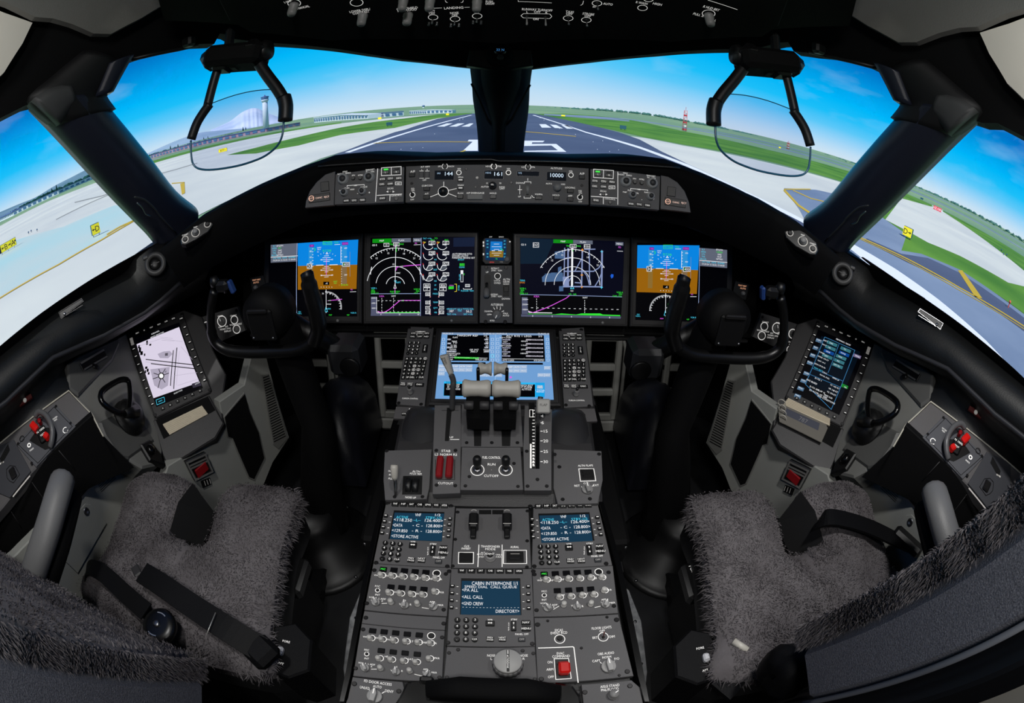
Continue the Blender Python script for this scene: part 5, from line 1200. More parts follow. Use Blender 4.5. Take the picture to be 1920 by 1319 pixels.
m.T('ALTN FLAPS', *Q(1590, 1134), 3.6, 28); m.L([Q(1540, 1158), Q(1652, 1158), Q(1668, 1248), Q(1552, 1252)], 1.3, closed=True); m.key(1101, 891, 24, 18, d=.005, m=BLACK, name='guard'); m.key(1101, 888, 19, 3, d=.007, m=KEY, name='switch'); m.key(1102, 895, 19, 3, d=.007, m=KEY, name='switch')
m.T('OFF', 1099, 907, 3.4).T('RET', 1082, 911.5, 3.6).T('EXT', 1117.5, 910.5, 3.6); m.knob(1101, 919, 21, .014, GREYKNOB, ang=8, bar=True); m.L([(1109, 913), (1113, 911)], 1.); m.L([(1090, 913), (1092, 915)], 1.)
for x_, y_ in ((1055, 937), (1106, 936), Q(1394, 1144), Q(1692, 1048)): m.screw(x_, y_, 3.8)
m.done()

# ---- aisle stand modules
def ped(name, label, out, cat='control panel', **k): return Mod(name, label, cat, FP, out, .01, PANEL, **k)
def lcd(m, outline, scr, lines, rowmap, pad=None):
    b = MB(); q = [m.xy(*p) for p in outline]; c = np.mean(q, 0); b.flat(q, .0002, BLACK); b.flat([m.xy(*p) for p in scr], .0005, em('173a52', .9))
    tl_, tr_, br_, bl_ = [np.array(p, float) for p in scr]
    for (t, u, v, h, c_, al, w) in lines:
        p = (tl_ * (1 - u) + tr_ * u) * (1 - v) + (bl_ * (1 - u) + br_ * u) * v; x, y = m.xy(*p); e1 = np.array(m.xy(*tr_)) - np.array(m.xy(*tl_)); b.text(t, x, y, h * m.ky(*p), .0009, SC_[c_], w * m.k(*p) if w else None, al, math.atan2(e1[1], e1[0]) * .5)
    b.build('screen', m.root)
def keypad12(m, P, dx, dy, skew, d):
    for r, row in enumerate((('1', '2', '3'), ('4', '5', '6'), ('7', '8', '9'), ('.', '0', 'CLR'))):
        for c, t in enumerate(row): m.key(P[0] + dx[0] * c + skew[0] * r, P[1] + dx[1] * c + dy * r, d, d, t, 4.2 if len(t) == 1 else 3.2, rd=1, d=.004)
def radio(side, out, conv_, cx):
    c = conv_
    m = ped('radio_tuning_panel', {'L': 'radio panel showing VHF frequencies, below the bone brake handle', 'R': 'radio panel showing VHF frequencies, below the alternate flaps selector', 'C': 'radio panel showing CABIN INTERPHONE menu, between the audio panels'}[side], out, 'radio panel')
    if side == 'L':
        top = [c(608 + 92 * i, 280 + 3.2 * i) for i in range(7)]; ls = [c(502 - 14 * i, 413 + 64 * i) for i in range(4)]; rs = [c(1222 - 6 * i, 447 + 65 * i) for i in range(4)]
        ol = [c(592, 345), c(1160, 365), c(1130, 695), c(528, 668)]; sc = [c(600, 372), c(1156, 383), c(1128, 693), c(546, 668)]
        kp_ = c(497, 717); dx, dy, sk = (13.8, 1.2), 9.85, (-1.9, 0); xf = c(806, 745); st = c(1028, 800); nav = c(1150, 772); men = c(1147, 830); po = c(1097, 877); of = c(1093, 926); pv = c(786, 905); nx = c(903, 908)
        scr = [c(522, 265), c(1232, 296), c(392, 935), c(1192, 975)]
    elif side == 'R':
        top = [c(655 + 93 * i, 306 - 2 * i) for i in range(7)]; ls = [c(586 + 4 * i, 454 + 66 * i) for i in range(4)]; rs = [c(1318 + 13 * i, 430 + 64 * i) for i in range(4)]
        ol = [c(655, 382), c(1230, 366), c(1288, 686), c(690, 708)]; sc = [c(668, 404), c(1222, 390), c(1268, 690), c(690, 712)]
        kp_ = c(678, 760); dx, dy, sk = (14.3, -.3), 10.1, (.9, 0); xf = c(1000, 770); st = c(1228, 795); nav = c(1342, 755); men = c(1353, 812); po = c(1316, 860); of = c(1324, 908); pv = c(1018, 917); nx = c(1138, 914)
        scr = [c(565, 300), c(1300, 275), c(610, 975), c(1418, 945)]
    else:
        top = [(640 + (1356 + 107 * i) / 6, 900 + 1031 / 6 + .2 * i) for i in range(7)]; ls = [(848.5 - .6 * i, 1100.5 + 13.4 * i) for i in range(4)]; rs = [(990.3 + .3 * i, 1101.5 + 13.5 * i) for i in range(4)]
        ol = [(864.5, 1085), (975.5, 1085), (978, 1154), (862, 1153)]; sc = [(866, 1090), (974, 1090), (976, 1154), (864, 1153)]
        kp_ = (857.7, 1164); dx, dy, sk = (16.6, .2), 12.1, (-.3, 0); xf = (919, 1170.5); st = (963, 1175); nav = (986, 1169); men = (986.5, 1180.5); po = (978.5, 1190); of = (978.3, 1200.5); pv = (919, 1199.5); nx = (942, 1199.5)
        scr = [(842, 1072), (1000, 1072), (840, 1206), (998, 1208)]
    for p, t in zip(top, ('VHF', 'HF', 'SAT', 'CAB', 'GPWS', 'WXR', 'XPDR')): m.key(*p, 13.2 if side != 'C' else 14.6, 7.6, t, 3.4, tw=8 if len(t) < 4 else 10.5)
    for i, p in enumerate(ls + rs):
        m.key(*p, 7.4, 5.2, d=.004, extra=lambda b, x, y, z, kx, ky: b.rect(x - 2.2 * kx, y - .6 * ky, x + 2.2 * kx, y + .6 * ky, z, LEGEND)); e = 1 if i < 4 else -1; m.L([(p[0] + e * 7.5, p[1] + .3), (p[0] + e * 11, p[1] + .4)], 1.)
    if side == 'C':
        lines = [('CABIN INTERPHONE 1/1', .57, .08, 6.6, 'w', 'C', 86), ('SPEED DIAL  CALL QUEUE', .50, .185, 4.6, 'w', 'C', 98), ('<PA ALL', .01, .27, 6.2, 'w', 'L', 30), ('<ALL CALL', .01, .475, 6.2, 'w', 'L', 39), ('<GND CREW', .01, .67, 6.2, 'w', 'L', 40), ('- - - - - - - - - - - - - - - - -', .5, .785, 4, 'w', 'C', 106), ('DIRECTORY>', .98, .89, 6.2, 'w', 'R', 44)]
    else:
        lines = [('VHF', .48, .07, 5.4, 'w', 'C', 11), ('1/2', .93, .06, 4.6, 'w', 'R', 10), ('ACTIVE', .05, .165, 4.6, 'c', 'L', 22), ('STBY-1/2', .96, .17, 4.6, 'c', 'R', 30), ('<118.250', .01, .265, 5.6, 'w', 'L', 34), ('\u2013L\u2013', .47, .265, 4.6, 'c', 'C', 14), ('126.400>', .99, .265, 5.6, 'w', 'R', 34), ('<DATA', .01, .47, 5.6, 'w', 'L', 18), ('- C -', .5, .46, 5, 'w', 'C', 19), ('128.800>', .99, .46, 5.6, 'w', 'R', 30), ('<129.850', .01, .67, 5.6, 'w', 'L', 29), ('- R -', .5, .66, 5, 'w', 'C', 19), ('128.800>', .99, .66, 5.6, 'w', 'R', 30), ('<STORE ACTIVE', .02, .88, 5.6, 'w', 'L', 50)]
    lcd(m, ol, sc, lines, None); keypad12(m, kp_, dx, dy, sk, 10 if side != 'C' else 11.4)
    m.key(*xf, 14 if side != 'C' else 17, 10, d=.004, extra=lambda b, x, y, z, kx, ky: (arrow(b, x + 1.6 * kx, y, 6 * kx, 0, 1 * kx, z, LEGEND), arrow(b, x - 1.6 * kx, y, 6 * kx, 180, 1 * kx, z, LEGEND))); m.T('XFR', xf[0], xf[1] - 7.5, 3.2)
    m.key(*st, 9.5, 19, d=.004, name='rocker', extra=lambda b, x, y, z, kx, ky: (arrow(b, x, y + 4 * ky, 5.5 * kx, 90, 1 * kx, z, LEGEND), arrow(b, x, y - 4 * ky, 5.5 * kx, -90, 1 * kx, z, LEGEND))); m.T('STBY', st[0] + 1, st[1] - 12.5, 3.2)
    for i, ch in enumerate('STEP'): m.T(ch, st[0] - 9, st[1] - 5.5 + 4.2 * i, 3)
    m.key(*nav, 14 if side != 'C' else 17, 9, 'NAV', 3.8); m.key(*men, 14.5 if side != 'C' else 17, 9, 'MENU', 3.8); m.T('PANEL OFF', *po, 3.4, 22 if side != 'C' else 25); m.key(*of, 13, 8, 'OFF', 3.2, m=mat('dim_key', (56, 58, 62), .4), lm=LEGDIM); m.key(*pv, 14, 9.5, lines=['PREV', 'PAGE'], hp=3); m.key(*nx, 14, 9.5, lines=['NEXT', 'PAGE'], hp=3)
    for p in scr: m.screw(*p, 4.4)
    m.done()
radio('L', [(724, 943), (853, 950), (846, 1064), (700, 1056)], R1, 0); radio('R', [(1000, 953), (1121, 946), (1148, 1060), (997, 1066)], R2, 0); radio('C', [(846, 1067), (997, 1067), (1003, 1212), (838, 1211)], None, 0)

m = ped('transponder_panel', 'grey panel with two black levers, transponder selector and aural switch', [(855, 953), (991, 953), (996, 1065), (847, 1065)])
m.L([(855, 953.5), (990, 953.5)], 1., SCREW); m.P([(898, 957), (921, 957), (921, 965), (898, 965)], BLACK); m.P([(923, 957), (944, 957), (944, 965), (923, 965)], BLACK)
m.T('G/S', 875, 1025, 3.8).T('INHIBIT', 874, 1029.5, 3.6, 17).T('TRANSPONDER', 919.5, 1025.5, 4, 36).T('MODE', 919.5, 1030.5, 3.8).T('AURAL', 965, 1026.5, 4.2, 16); m.L([(898, 1022), (896, 1064)], 1.4); m.L([(941.5, 1022), (941.5, 1064)], 1.4)
for t, x, y in (('ALT', 905.5, 1037), ('RPTG OFF', 905, 1040.5), ('STBY', 903, 1045), ('TA ONLY', 932, 1041), ('TA/RA', 933, 1045)): m.T(t, x, y, 2.6)
m.L([(860, 1036.5), (888, 1036.5), (887.5, 1057.5), (859.5, 1057.5)], 1.3, closed=True); m.key(873.7, 1047, 25, 18, d=.003, m=BLACK); m.L([(944.5, 1032.5), (987, 1032.5), (987.5, 1057.5), (943.8, 1057.5)], 1.3, closed=True); m.key(965.5, 1046, 32, 20, d=.004, m=BLACK, name='guard'); m.key(965.5, 1048, 22, 7, d=.007, name='switch')
m.L([(957, 1041.5), (974, 1041.5)], 1., LEGDIM, .0045)
m.knob(919, 1047, 21, .010, GREYKNOB, cap=KEY, text='IDENT')
for x, y in ((858, 961), (989, 959), (853.5, 1012), (988.5, 1015), (849, 1062), (988, 1064)): m.screw(x, y, 3.6)
for x0 in (888, 950.5):
    x, y = m.xy(x0, 998); k = m.k(x0, 998); b = MB(); b.box((x, y + 16 * k, .012), (18 * k, 34 * k, .024), KEY, .004); b.rect(x - 7.5 * k, y + 2.2 * k, x + 7.5 * k, y + 3.4 * k, .0245, LEGDIM); b.ring(x, y + 30 * k, 6 * k, 7 * k, .0245, LEGDIM, 20, 40, 140); b.box((x, y - 8 * k, .006), (11 * k, 22 * k, .010), BLACK, .002); b.build('lever', m.root)
m.done()

def acp(label, out, K, mic_lit, knobs1, knobs2, wells1, wells2, ring, spk, mic, vor, pl, mid, pr, app, scr, lab):
    m = ped('audio_control_panel', label, out, 'audio panel')
    for i, p in enumerate(wells1 + wells2): m.key(*p, 13.6, 9.4, 'MIC' if (i == 0 and mic_lit) else '', 3.2, d=.002, m=mat('dark_lens', (14, 14, 17), .25), lm=GREENLED)
    for p in knobs1 + knobs2 + [spk]:
        m.ring(p[0] + 3.2, p[1] - 1.5, 6., 1.2, a0=0, a1=360); m.knob(*p, 11, .011, WHITEKNOB, top=.72, seg=20)
    m.ring(*ring, 7.2, 1.3); m.key(*ring, 11, 11, rd=1, d=.002, m=BLACK)
    for t, x, y, h in lab: m.T(t, x, y, h)
    m.T('MIC', mic[0], mic[1] - 7.5, 3.4).T('INT', mic[0], mic[1] + 8.5, 3.4); m.ring(*mic, 4.2, 1.2); m.toggle(*mic, 8, .010, -20, WHITEKNOB, ring=False)
    for p in (pl, pr): m.knob(*p, 11, .013, WHITEKNOB, top=.8, seg=20)
    for p, a in ((vor, 30), (mid, 4), (app, -25)): m.knob(*p, 15.5, .013, mat('light_grey_knob', (176, 175, 173), .45), ang=a, bar=True)
    m.L([(vor[0] + 11, vor[1] + 1.5), (pl[0] - 8, pl[1] + .5)], 1.); m.L([(pr[0] + 8, pr[1] + 5), (app[0] - 9, app[1] + 2.5)], 1.)
    m.T('VOR', vor[0] - 8, vor[1] - 10, 3.2).T('L', vor[0] - 8, vor[1] - 5, 2.8).T('R', vor[0] + .5, vor[1] - 9, 2.8).T('L', vor[0] + 6, vor[1] - 8, 2.8).T('ADF', vor[0] + 13.5, vor[1] - 7, 3.2).T('R', vor[0] + 12, vor[1] - 3, 2.8).T('V', mid[0] - 9, mid[1] - 3, 3.4).T('R', mid[0] + 11, mid[1] - 2, 3.4).T('B', mid[0] + 1, mid[1] - 9.5, 3).T('APP', app[0] - 3, app[1] - 10, 3.2).T('L', app[0] - 7, app[1] - 5, 2.8).T('R', app[0] + 4, app[1] - 7, 2.8).T('MKR', app[0] + 13, app[1] - 4, 3.2)
    for p in scr: m.screw(*p, 4.2)
    m.done()
c = R1
acp('audio panel with a lit green key, below the radio by the bone handle', [(700, 1057), (846, 1065), (838, 1156), (683, 1144)], c, True,
    [c(445, 1085), c(566, 1092), c(687, 1100), c(808, 1108), c(935, 1116), c(1058, 1122)], [c(533, 1280), c(658, 1290), c(783, 1298), c(910, 1304)], [c(473, 1012), c(592, 1020), c(710, 1028), c(830, 1038), c(951, 1046)], [c(559, 1210), c(680, 1218), c(803, 1228), c(929, 1236)], c(1072, 1053), c(1045, 1270), c(408, 1245),
    (705, 1131), (733.5, 1131.5), (759, 1136.5), (783, 1135), (813, 1139.5), [(702, 1070), (836, 1077), (688, 1132), (832, 1144)],
    [('VHF', 706, 1079.5, 3.2), ('VHF', 726, 1080.5, 3.2), ('VHF', 746.5, 1082, 3.2), ('FLT', 785, 1085, 3.2), ('CAB', 806, 1086, 3.2), ('PA', 826, 1087, 3.2), ('L', 737.5, 1114.5, 3), ('HF', 742.5, 1111, 3.2), ('SAT', 784, 1114, 3.2), ('1', 779, 1119, 3), ('SPKR', 826.5, 1111.5, 3.2)])
c = R3
acp('audio panel above the flight-deck door selector, all keys dark', [(678, 1170), (834, 1183), (829, 1279), (662, 1268)], c, False,
    [c(325, 592), c(453, 605), c(587, 618), c(722, 630), c(858, 640), c(996, 650)], [c(420, 820), c(557, 834), c(697, 848), c(837, 862)], [c(353, 503), c(482, 515), c(612, 527), c(743, 541), c(877, 551)], [c(450, 727), c(584, 742), c(718, 754), c(855, 767)], c(1012, 558), c(985, 822), c(286, 763),
    (685, 1254), (714.5, 1255), (743, 1261), (769, 1260), (801, 1266), [(681, 1181), (829, 1196), (667, 1254), (824, 1271)],
    [('VHF', 685, 1195, 3.2), ('VHF', 706.5, 1197, 3.2), ('VHF', 728.5, 1200, 3.2), ('R', 733, 1195.5, 3), ('C', 712, 1193, 3), ('FLT', 771, 1203.5, 3.4), ('CAB', 795, 1205.5, 3.4), ('PA', 816, 1207, 3.4), ('L', 719, 1237, 3), ('HF', 724.5, 1232, 3.4), ('SAT', 770, 1237, 3.4), ('1', 764.5, 1242, 3), ('SPKR', 818, 1235, 3.4)])
c = R2
acp('audio panel with a lit green key, above the red evacuation switch', [(998, 1067), (1149, 1061), (1159, 1150), (1001, 1157)], c, True,
    [c(736, 1135), c(860, 1130), c(988, 1125), c(1112, 1120), c(1236, 1112), c(1360, 1107)], [(1047.5, 1122), (1069, 1120.5), (1090, 1118.5), (1112, 1117)], [c(722, 1065), c(847, 1060), c(971, 1054), c(1094, 1047), c(1215, 1043)], [(1045, 1108.5), (1066, 1107.5), (1087, 1106.5), (1107.5, 1105.5)], c(1335, 1038), (1131.5, 1109), (1020.5, 1117),
    (1026.5, 1142), (1056.5, 1136.5), (1081.5, 1139.5), (1107, 1135), (1135, 1135), [(1002, 1078), (1141, 1074), (1006, 1145), (1151, 1137)],
    [('VHF', 1012, 1089, 3.2), ('L', 1014, 1085, 2.8), ('VHF', 1033, 1089, 3.2), ('VHF', 1053, 1087.5, 3.2), ('FLT', 1091, 1085.5, 3.2), ('CAB', 1114, 1085, 3.2), ('PA', 1133, 1083, 3.2), ('HF', 1056, 1116.5, 3.2), ('SAT', 1098, 1114.5, 3.2), ('SPKR', 1141, 1107, 3.2)])
m = ped('blank_panel', 'plain grey filler strip between the two audio panels', [(683, 1146), (837, 1158), (834, 1182), (678, 1169)])
for p in ((686, 1159), (832, 1170)): m.screw(*p, 4.4)
m.done()
m = ped('evacuation_panel', 'grey panel with red-guarded EVAC COMMAND switch and recorder button', [(1002, 1159), (1159, 1152), (1188, 1268), (1008, 1282)])
m.T('EICAS', 1048, 1182.5, 4.6, 15).T('EVENT RCD', 1048, 1187.5, 4.6, 31); m.ring(1049.5, 1199, 9.6, 1.4); m.key(1049.5, 1198, 11, 11, rd=1, d=.003, m=BLACK)
m.T('FLOOR LIGHTS', 1128, 1178, 4.6, 37).T('OFF', 1129, 1184, 4.4, 10).T('BRT', 1115.5, 1196.5, 4.4, 9).T('DIM', 1147.5, 1194.5, 4.4, 10); m.ring(1131, 1195, 9.4, 1.3); m.toggle(1131, 1196, 9, .014, -18, mat('worn_red_brown', (110, 60, 56), .5), ring=False)
m.L([(1009, 1216), (1074, 1213.5), (1076, 1215), (1084, 1281)], 1.8); m.T('EVAC', 1051, 1226, 4.6, 14).T('COMMAND', 1052, 1231.5, 4.8, 33).T('ON', 1031, 1242.5, 4.6, 9).T('ARM', 1031, 1256, 4.6, 13).T('OFF', 1033, 1270, 4.6, 11)
m.L([(1039, 1236), (1066, 1235.5), (1071, 1273), (1042, 1275)], 1.3, closed=True); m.P([(1041, 1238), (1065, 1237), (1069, 1272), (1044, 1273)], BLACK); x, y = m.xy(1057, 1257); k = m.k(1057, 1257); b = MB(); b.box((x, y, .008), (21 * k, 25 * k, .018), BRIGHTRED, .003); b.box((x - .0015, y + 13 * k, .007), (19 * k, 6 * k, .010), RED, .002); b.build('guard', m.root)
m.T('OBS AUDIO', 1136, 1226, 4.6, 31).T('NORM', 1137.5, 1233, 4.4, 17).T('CAPT', 1118, 1240, 4.4, 15).T('F/O', 1156.5, 1236, 4.4, 9); m.knob(1140.5, 1251, 28, .016, mat('light_grey_knob', (176, 175, 173), .45), ang=6, bar=True); m.L([(1125, 1242), (1128, 1245)], 1.2); m.L([(1149, 1243), (1152, 1240.5)], 1.2); m.L([(1138, 1237), (1138, 1239.5)], 1.)
for p in ((1008, 1172), (1156, 1163), (1176, 1260), (1015, 1274)): m.screw(*p, 5)
for p in ((1027, 1165), (1138, 1158), (1090, 1216), (1161, 1267)): m.screw(*p, 3)
m.done()
m = ped('rudder_trim_panel', 'grey panel carrying the large scalloped rudder trim knob', [(838, 1213), (1003, 1213), (1008, 1284), (831, 1284)])
m.T('NOSE', 921, 1230, 4.4, 15).T('L', 921.5, 1236, 4.4).T('NOSE', 982, 1230, 4.4, 15).T('R', 982, 1236, 4.4); x, y = m.xy(952, 1249); r = 29 * m.k(952, 1249); b = MB(); b.lathe([(r, 0), (r * .97, .016), (r * .93, .019)], GREYKNOB, 72, c=(x, y, 0), flute=.03, nf=18); b.lathe([(r * .92, .018), (r * .9, .024), (r * .84, .0255)], mat('pale_knob_top', (176, 175, 172), .45), 48, c=(x, y, 0)); b.rect(x - r * .09, y - r * .82, x + r * .09, y + r * .82, .0257, BLACK); b.rect(x - r * .022, y + r * .5, x + r * .022, y + r * .8, .0259, LEGEND)
for i, ch in enumerate('RUDDER'): b.text(ch, x, y + r * (.36 - .17 * i), r * .14, .0259, LEGEND)
b.build('knob', m.root)
for p in ((842, 1225), (838, 1271), (859, 1219), (980, 1221), (1000, 1226), (1003, 1274), (857, 1279)): m.screw(*p, 3.8)
m.done()
m = ped('door_access_panel', 'grey corner panel with FD DOOR ACCESS rotary selector', [(661, 1270), (755, 1279), (764, 1319), (780, 1340), (640, 1340), (652, 1310)])
m.T('FD DOOR ACCESS', 708.5, 1281, 4.8, 52).T('AUTO', 707.5, 1288.5, 4.8, 16).T('UNLKD', 684, 1290.5, 4.8, 18).T('DENY', 730, 1297, 4.8, 16); m.knob(703, 1307, 29, .016, mat('light_grey_knob', (176, 175, 173), .45), ang=-6, bar=True); m.L([(692, 1294), (694, 1296)], 1.2); m.L([(716, 1301), (721, 1298)], 1.4)
for p in ((664.5, 1283), (748, 1297)): m.screw(*p, 5)
m.done()
m = ped('aisle_light_panel', 'grey corner panel with AISLE STAND flood light knob', [(1090, 1284), (1184, 1276), (1200, 1290), (1206, 1320), (1210, 1340), (1096, 1340)])
m.T('AISLE STAND', 1143.5, 1287, 4.8, 36).T('PNL/FLOOD', 1143.5, 1293.5, 4.8, 33); m.knob(1149, 1305, 21, .016, GREYKNOB, ang=-60, flute=.03)
for p in ((1181, 1287), (1096.5, 1299), (1083, 1299)): m.screw(*p, 5)
m.done()
t = thing('handset', 'large black handset in its cradle at the rear end of the aisle stand', 'handset', FP.at(925, 1306).M()); f_ = FP.at(925, 1306)
b = MB(); b.prism([tuple(f_.loc(*p)) for p in ((764, 1285), (800, 1279), (822, 1286), (1040, 1284), (1072, 1290), (1086, 1310), (1092, 1345), (730, 1345), (752, 1310))], -.01, .014, GLOSS, inset=.004); b.build('cradle', t)
b = MB(); b.tube([(-.10, .0, .022), (-.05, .004, .032), (.05, .002, .032), (.10, -.004, .022)], [.016, .02, .02, .016], MATTE, 14, flat=.6); b.build('receiver', t)
b = MB(); x, y = f_.loc(803, 1282); b.box((x, y, .018), (.022, .012, .012), BLACK, .003); b.build('latch', t)
# ------------------------------------------------------------------ glareshield panels
G1 = conv(560, 290, 4.8); G2 = conv(920, 290, 4.8)
m = Mod('mode_control_panel', 'long autopilot panel with lit 144, 161 and 10000 windows under the windshield', 'control panel', FM, [(761, 312), (935, 309), (1104, 316), (1104, 384), (935, 381), (760, 380)], .03, PANEL)
for q, t, tx, hh in (([G1(1226, 144), G1(1398, 146), G1(1396, 228), G1(1222, 226)], '144', G1(1352, 172), 7), ([G1(1672, 142), G1(1842, 144), G1(1842, 222), G1(1668, 220)], '161', G1(1796, 174), 7), ([G2(238, 148), G2(438, 152), G2(436, 196), G2(234, 192)], '', None, 7), ([G2(506, 154), G2(680, 160), G2(680, 240), G2(504, 234)], '10000', G2(596, 187), 7.4)):
    m.P(q, em('050a12', 1.)); m.L(q, .6, SCREW, .0004, True)
    if t: m.T(t, *tx, hh, len(t) * 4.9, m=em('d8ecff', 1.1), z=.0006)
m.T('IAS', *G1(1262, 168), 3.2, m=em('a8c4e0')).T('HDG', *G1(1707, 164), 3.2, m=em('a8c4e0')).T('V/S', *G2(264, 166), 3.4, m=em('a8c4e0'))
for t, p, h in (('A/P', G1(1026, 153), 4.2), ('A/T ARM', G1(1138, 110), 3), ('L', G1(1110, 136), 2.8), ('R', G1(1158, 136), 2.8), ('OFF', G1(1132, 230), 2.8), ('IAS', G1(1268, 106), 2.8), ('MACH', G1(1370, 106), 2.8), ('XFR', G1(1444, 128), 2.6), ('CLB/CON', G1(1156, 280), 3.2), ('A/T', G1(1152, 353), 3.2), ('SPD/L', G1(1460, 204), 2.8), ('VNAV', G1(1458, 276), 3), ('FLCH', G1(1456, 348), 3), ('A/P DISENGAGE', G1(1590, 346), 3.2), ('HDG', G1(1704, 106), 2.8), ('TRK', G1(1808, 106), 2.8), ('15', G1(1696, 258), 2.8), ('30', G1(1814, 258), 2.8), ('AUTO', G1(1672, 290), 3.2), ('BANK', G1(1832, 292), 2.8), ('LIMIT', G1(1832, 308), 2.8), ('HOLD', G1(1750, 348), 3.2), ('XFR', G1(1888, 128), 2.6), ('F/D', G1(1028, 308), 3), ('ON', G1(1028, 324), 2.8), ('OFF', G1(1022, 405), 2.8), ('V/S', G2(288, 114), 2.8), ('FPA', G2(384, 114), 2.8), ('ALTITUDE', G2(592, 124), 3.2), ('XFR', G2(720, 150), 2.6), ('A/P', G2(822, 172), 4.2), ('DOWN', G2(264, 256), 3), ('UP', G2(260, 378), 3), ('V/S/FPA', G2(432, 358), 3), ('AUTO', G2(524, 262), 2.8), ('1000', G2(652, 268), 2.8), ('HOLD', G2(588, 366), 3.2), ('LOC/FAC', G2(716, 298), 3.2), ('APP', G2(716, 372), 3.2), ('F/D', G2(806, 328), 3), ('ON', G2(806, 346), 2.8), ('OFF', G2(806, 424), 2.8)): m.T(t, *p, h)
for p, w, h in ((G1(1022, 184), 11, 8), (G1(1154, 308), 12, 8), (G1(1152, 384), 12, 8), (G1(1458, 230), 11, 7), (G1(1458, 302), 11, 7), (G1(1454, 380), 11, 7.5), (G1(1750, 380), 11.5, 7.5), (G2(820, 204), 11, 8), (G2(430, 390), 13, 7), (G2(590, 392), 11, 7.5), (G2(716, 328), 12, 7.5), (G2(714, 404), 12, 7.5)): m.key(*p, w, h, d=.004)
for p in (G1(1458, 230), G1(1458, 302)): m.L([(p[0] - 3.5, p[1]), (p[0] + 3.5, p[1])], 1.6, z=.0045)
for p in (G1(1442, 162), G1(1888, 162), G2(160, 162), G2(722, 184)): m.ring(*p, 4.4, 1.3); m.key(*p, 6.5, 6.5, rd=1, d=.003)
for p in (G1(1316, 106), G1(1756, 106), G2(30, 108), G2(336, 112)):
    m.key(*p, 6, 6, rd=1, d=.005); m.ring(*p, 5.4, 1., a0=120, a1=240); m.ring(*p, 5.4, 1., a0=-60, a1=60)
for x in (1106, 1158):
    p = G1(x, 182); m.key(*p, 8.5, 12, d=.005, m=mat('rocker_grey', (70, 70, 72), .4), name='toggle'); m.L([(p[0] - 4, p[1] - 7), (p[0] + 4, p[1] - 7)], .8); m.L([(p[0] - 4, p[1] + 6.5), (p[0] + 4, p[1] + 6.5)], .8)
for p in (G1(1024, 362), G2(804, 384)): m.toggle(*p, 9.5, .012, -20, KEY)
p = G1(1302, 334); m.ring(*p, 9.6, 1.2); m.knob(*p, 17, .016, KEY, flute=.03)
for a, b2 in ((G1(1306, 244), G1(1306, 288)), (G1(1350, 322), G1(1422, 306)), (G1(1346, 350), G1(1420, 378)), (G1(1260, 352), G1(1184, 382))): m.L([a, b2], 1.)
m.knob(*G1(1746, 280), 15, .014, DARK, cap=KEY, text='SEL', flute=.03); m.knob(*G2(596, 298), 15, .016, GREYKNOB, flute=.03)
m.L([G1(1700, 290), G1(1712, 290)], .8); m.P([G1(1516, 356), G1(1660, 356), G1(1660, 408), G1(1516, 406)], mat('disengage_bar_grey', (126, 126, 124), .5)); m.key(*G1(1588, 382), 29, 10, d=.006, m=mat('disengage_bar_grey', (126, 126, 124), .5), name='disengage_bar')
p = G2(332, 316); x, y = m.xy(*p); b = MB(); b.lathe([(.012, -.003), (.0125, -.002), (.0125, .002), (.012, .003)], GREYKNOB, 28, Tr(x, y, -.003) @ Ry(90), flute=.05, nf=14); b.build('thumb_wheel', m.root); m.P([G2(314, 262), G2(352, 262), G2(352, 382), G2(312, 382)], BLACK)
m.L([G2(304, 262), G2(304, 246), G2(362, 246), G2(362, 262)], .9); m.L([G2(300, 376), G2(300, 392), G2(362, 392), G2(362, 376)], .9); m.L([G2(334, 212), G2(334, 236)], .9); m.L([G2(368, 366), G2(382, 386), G2(396, 388)], .9); m.L([G2(262, 276), G2(262, 358)], .9); m.L([G2(244, 316), G2(282, 316)], .9)
b = MB(); x, y = m.xy(*G1(1606, 208)); b.lathe([(.003, 0), (.003, .001), (.0015, .002)], LEGDIM, 12, c=(x, y, 0)); b.build('light_sensor', m.root)
for p in (G1(1508, 132), G1(1018, 260), G1(1592, 292), G2(184, 252), G2(820, 278)): m.screw(*p, 2.6)
m.done()
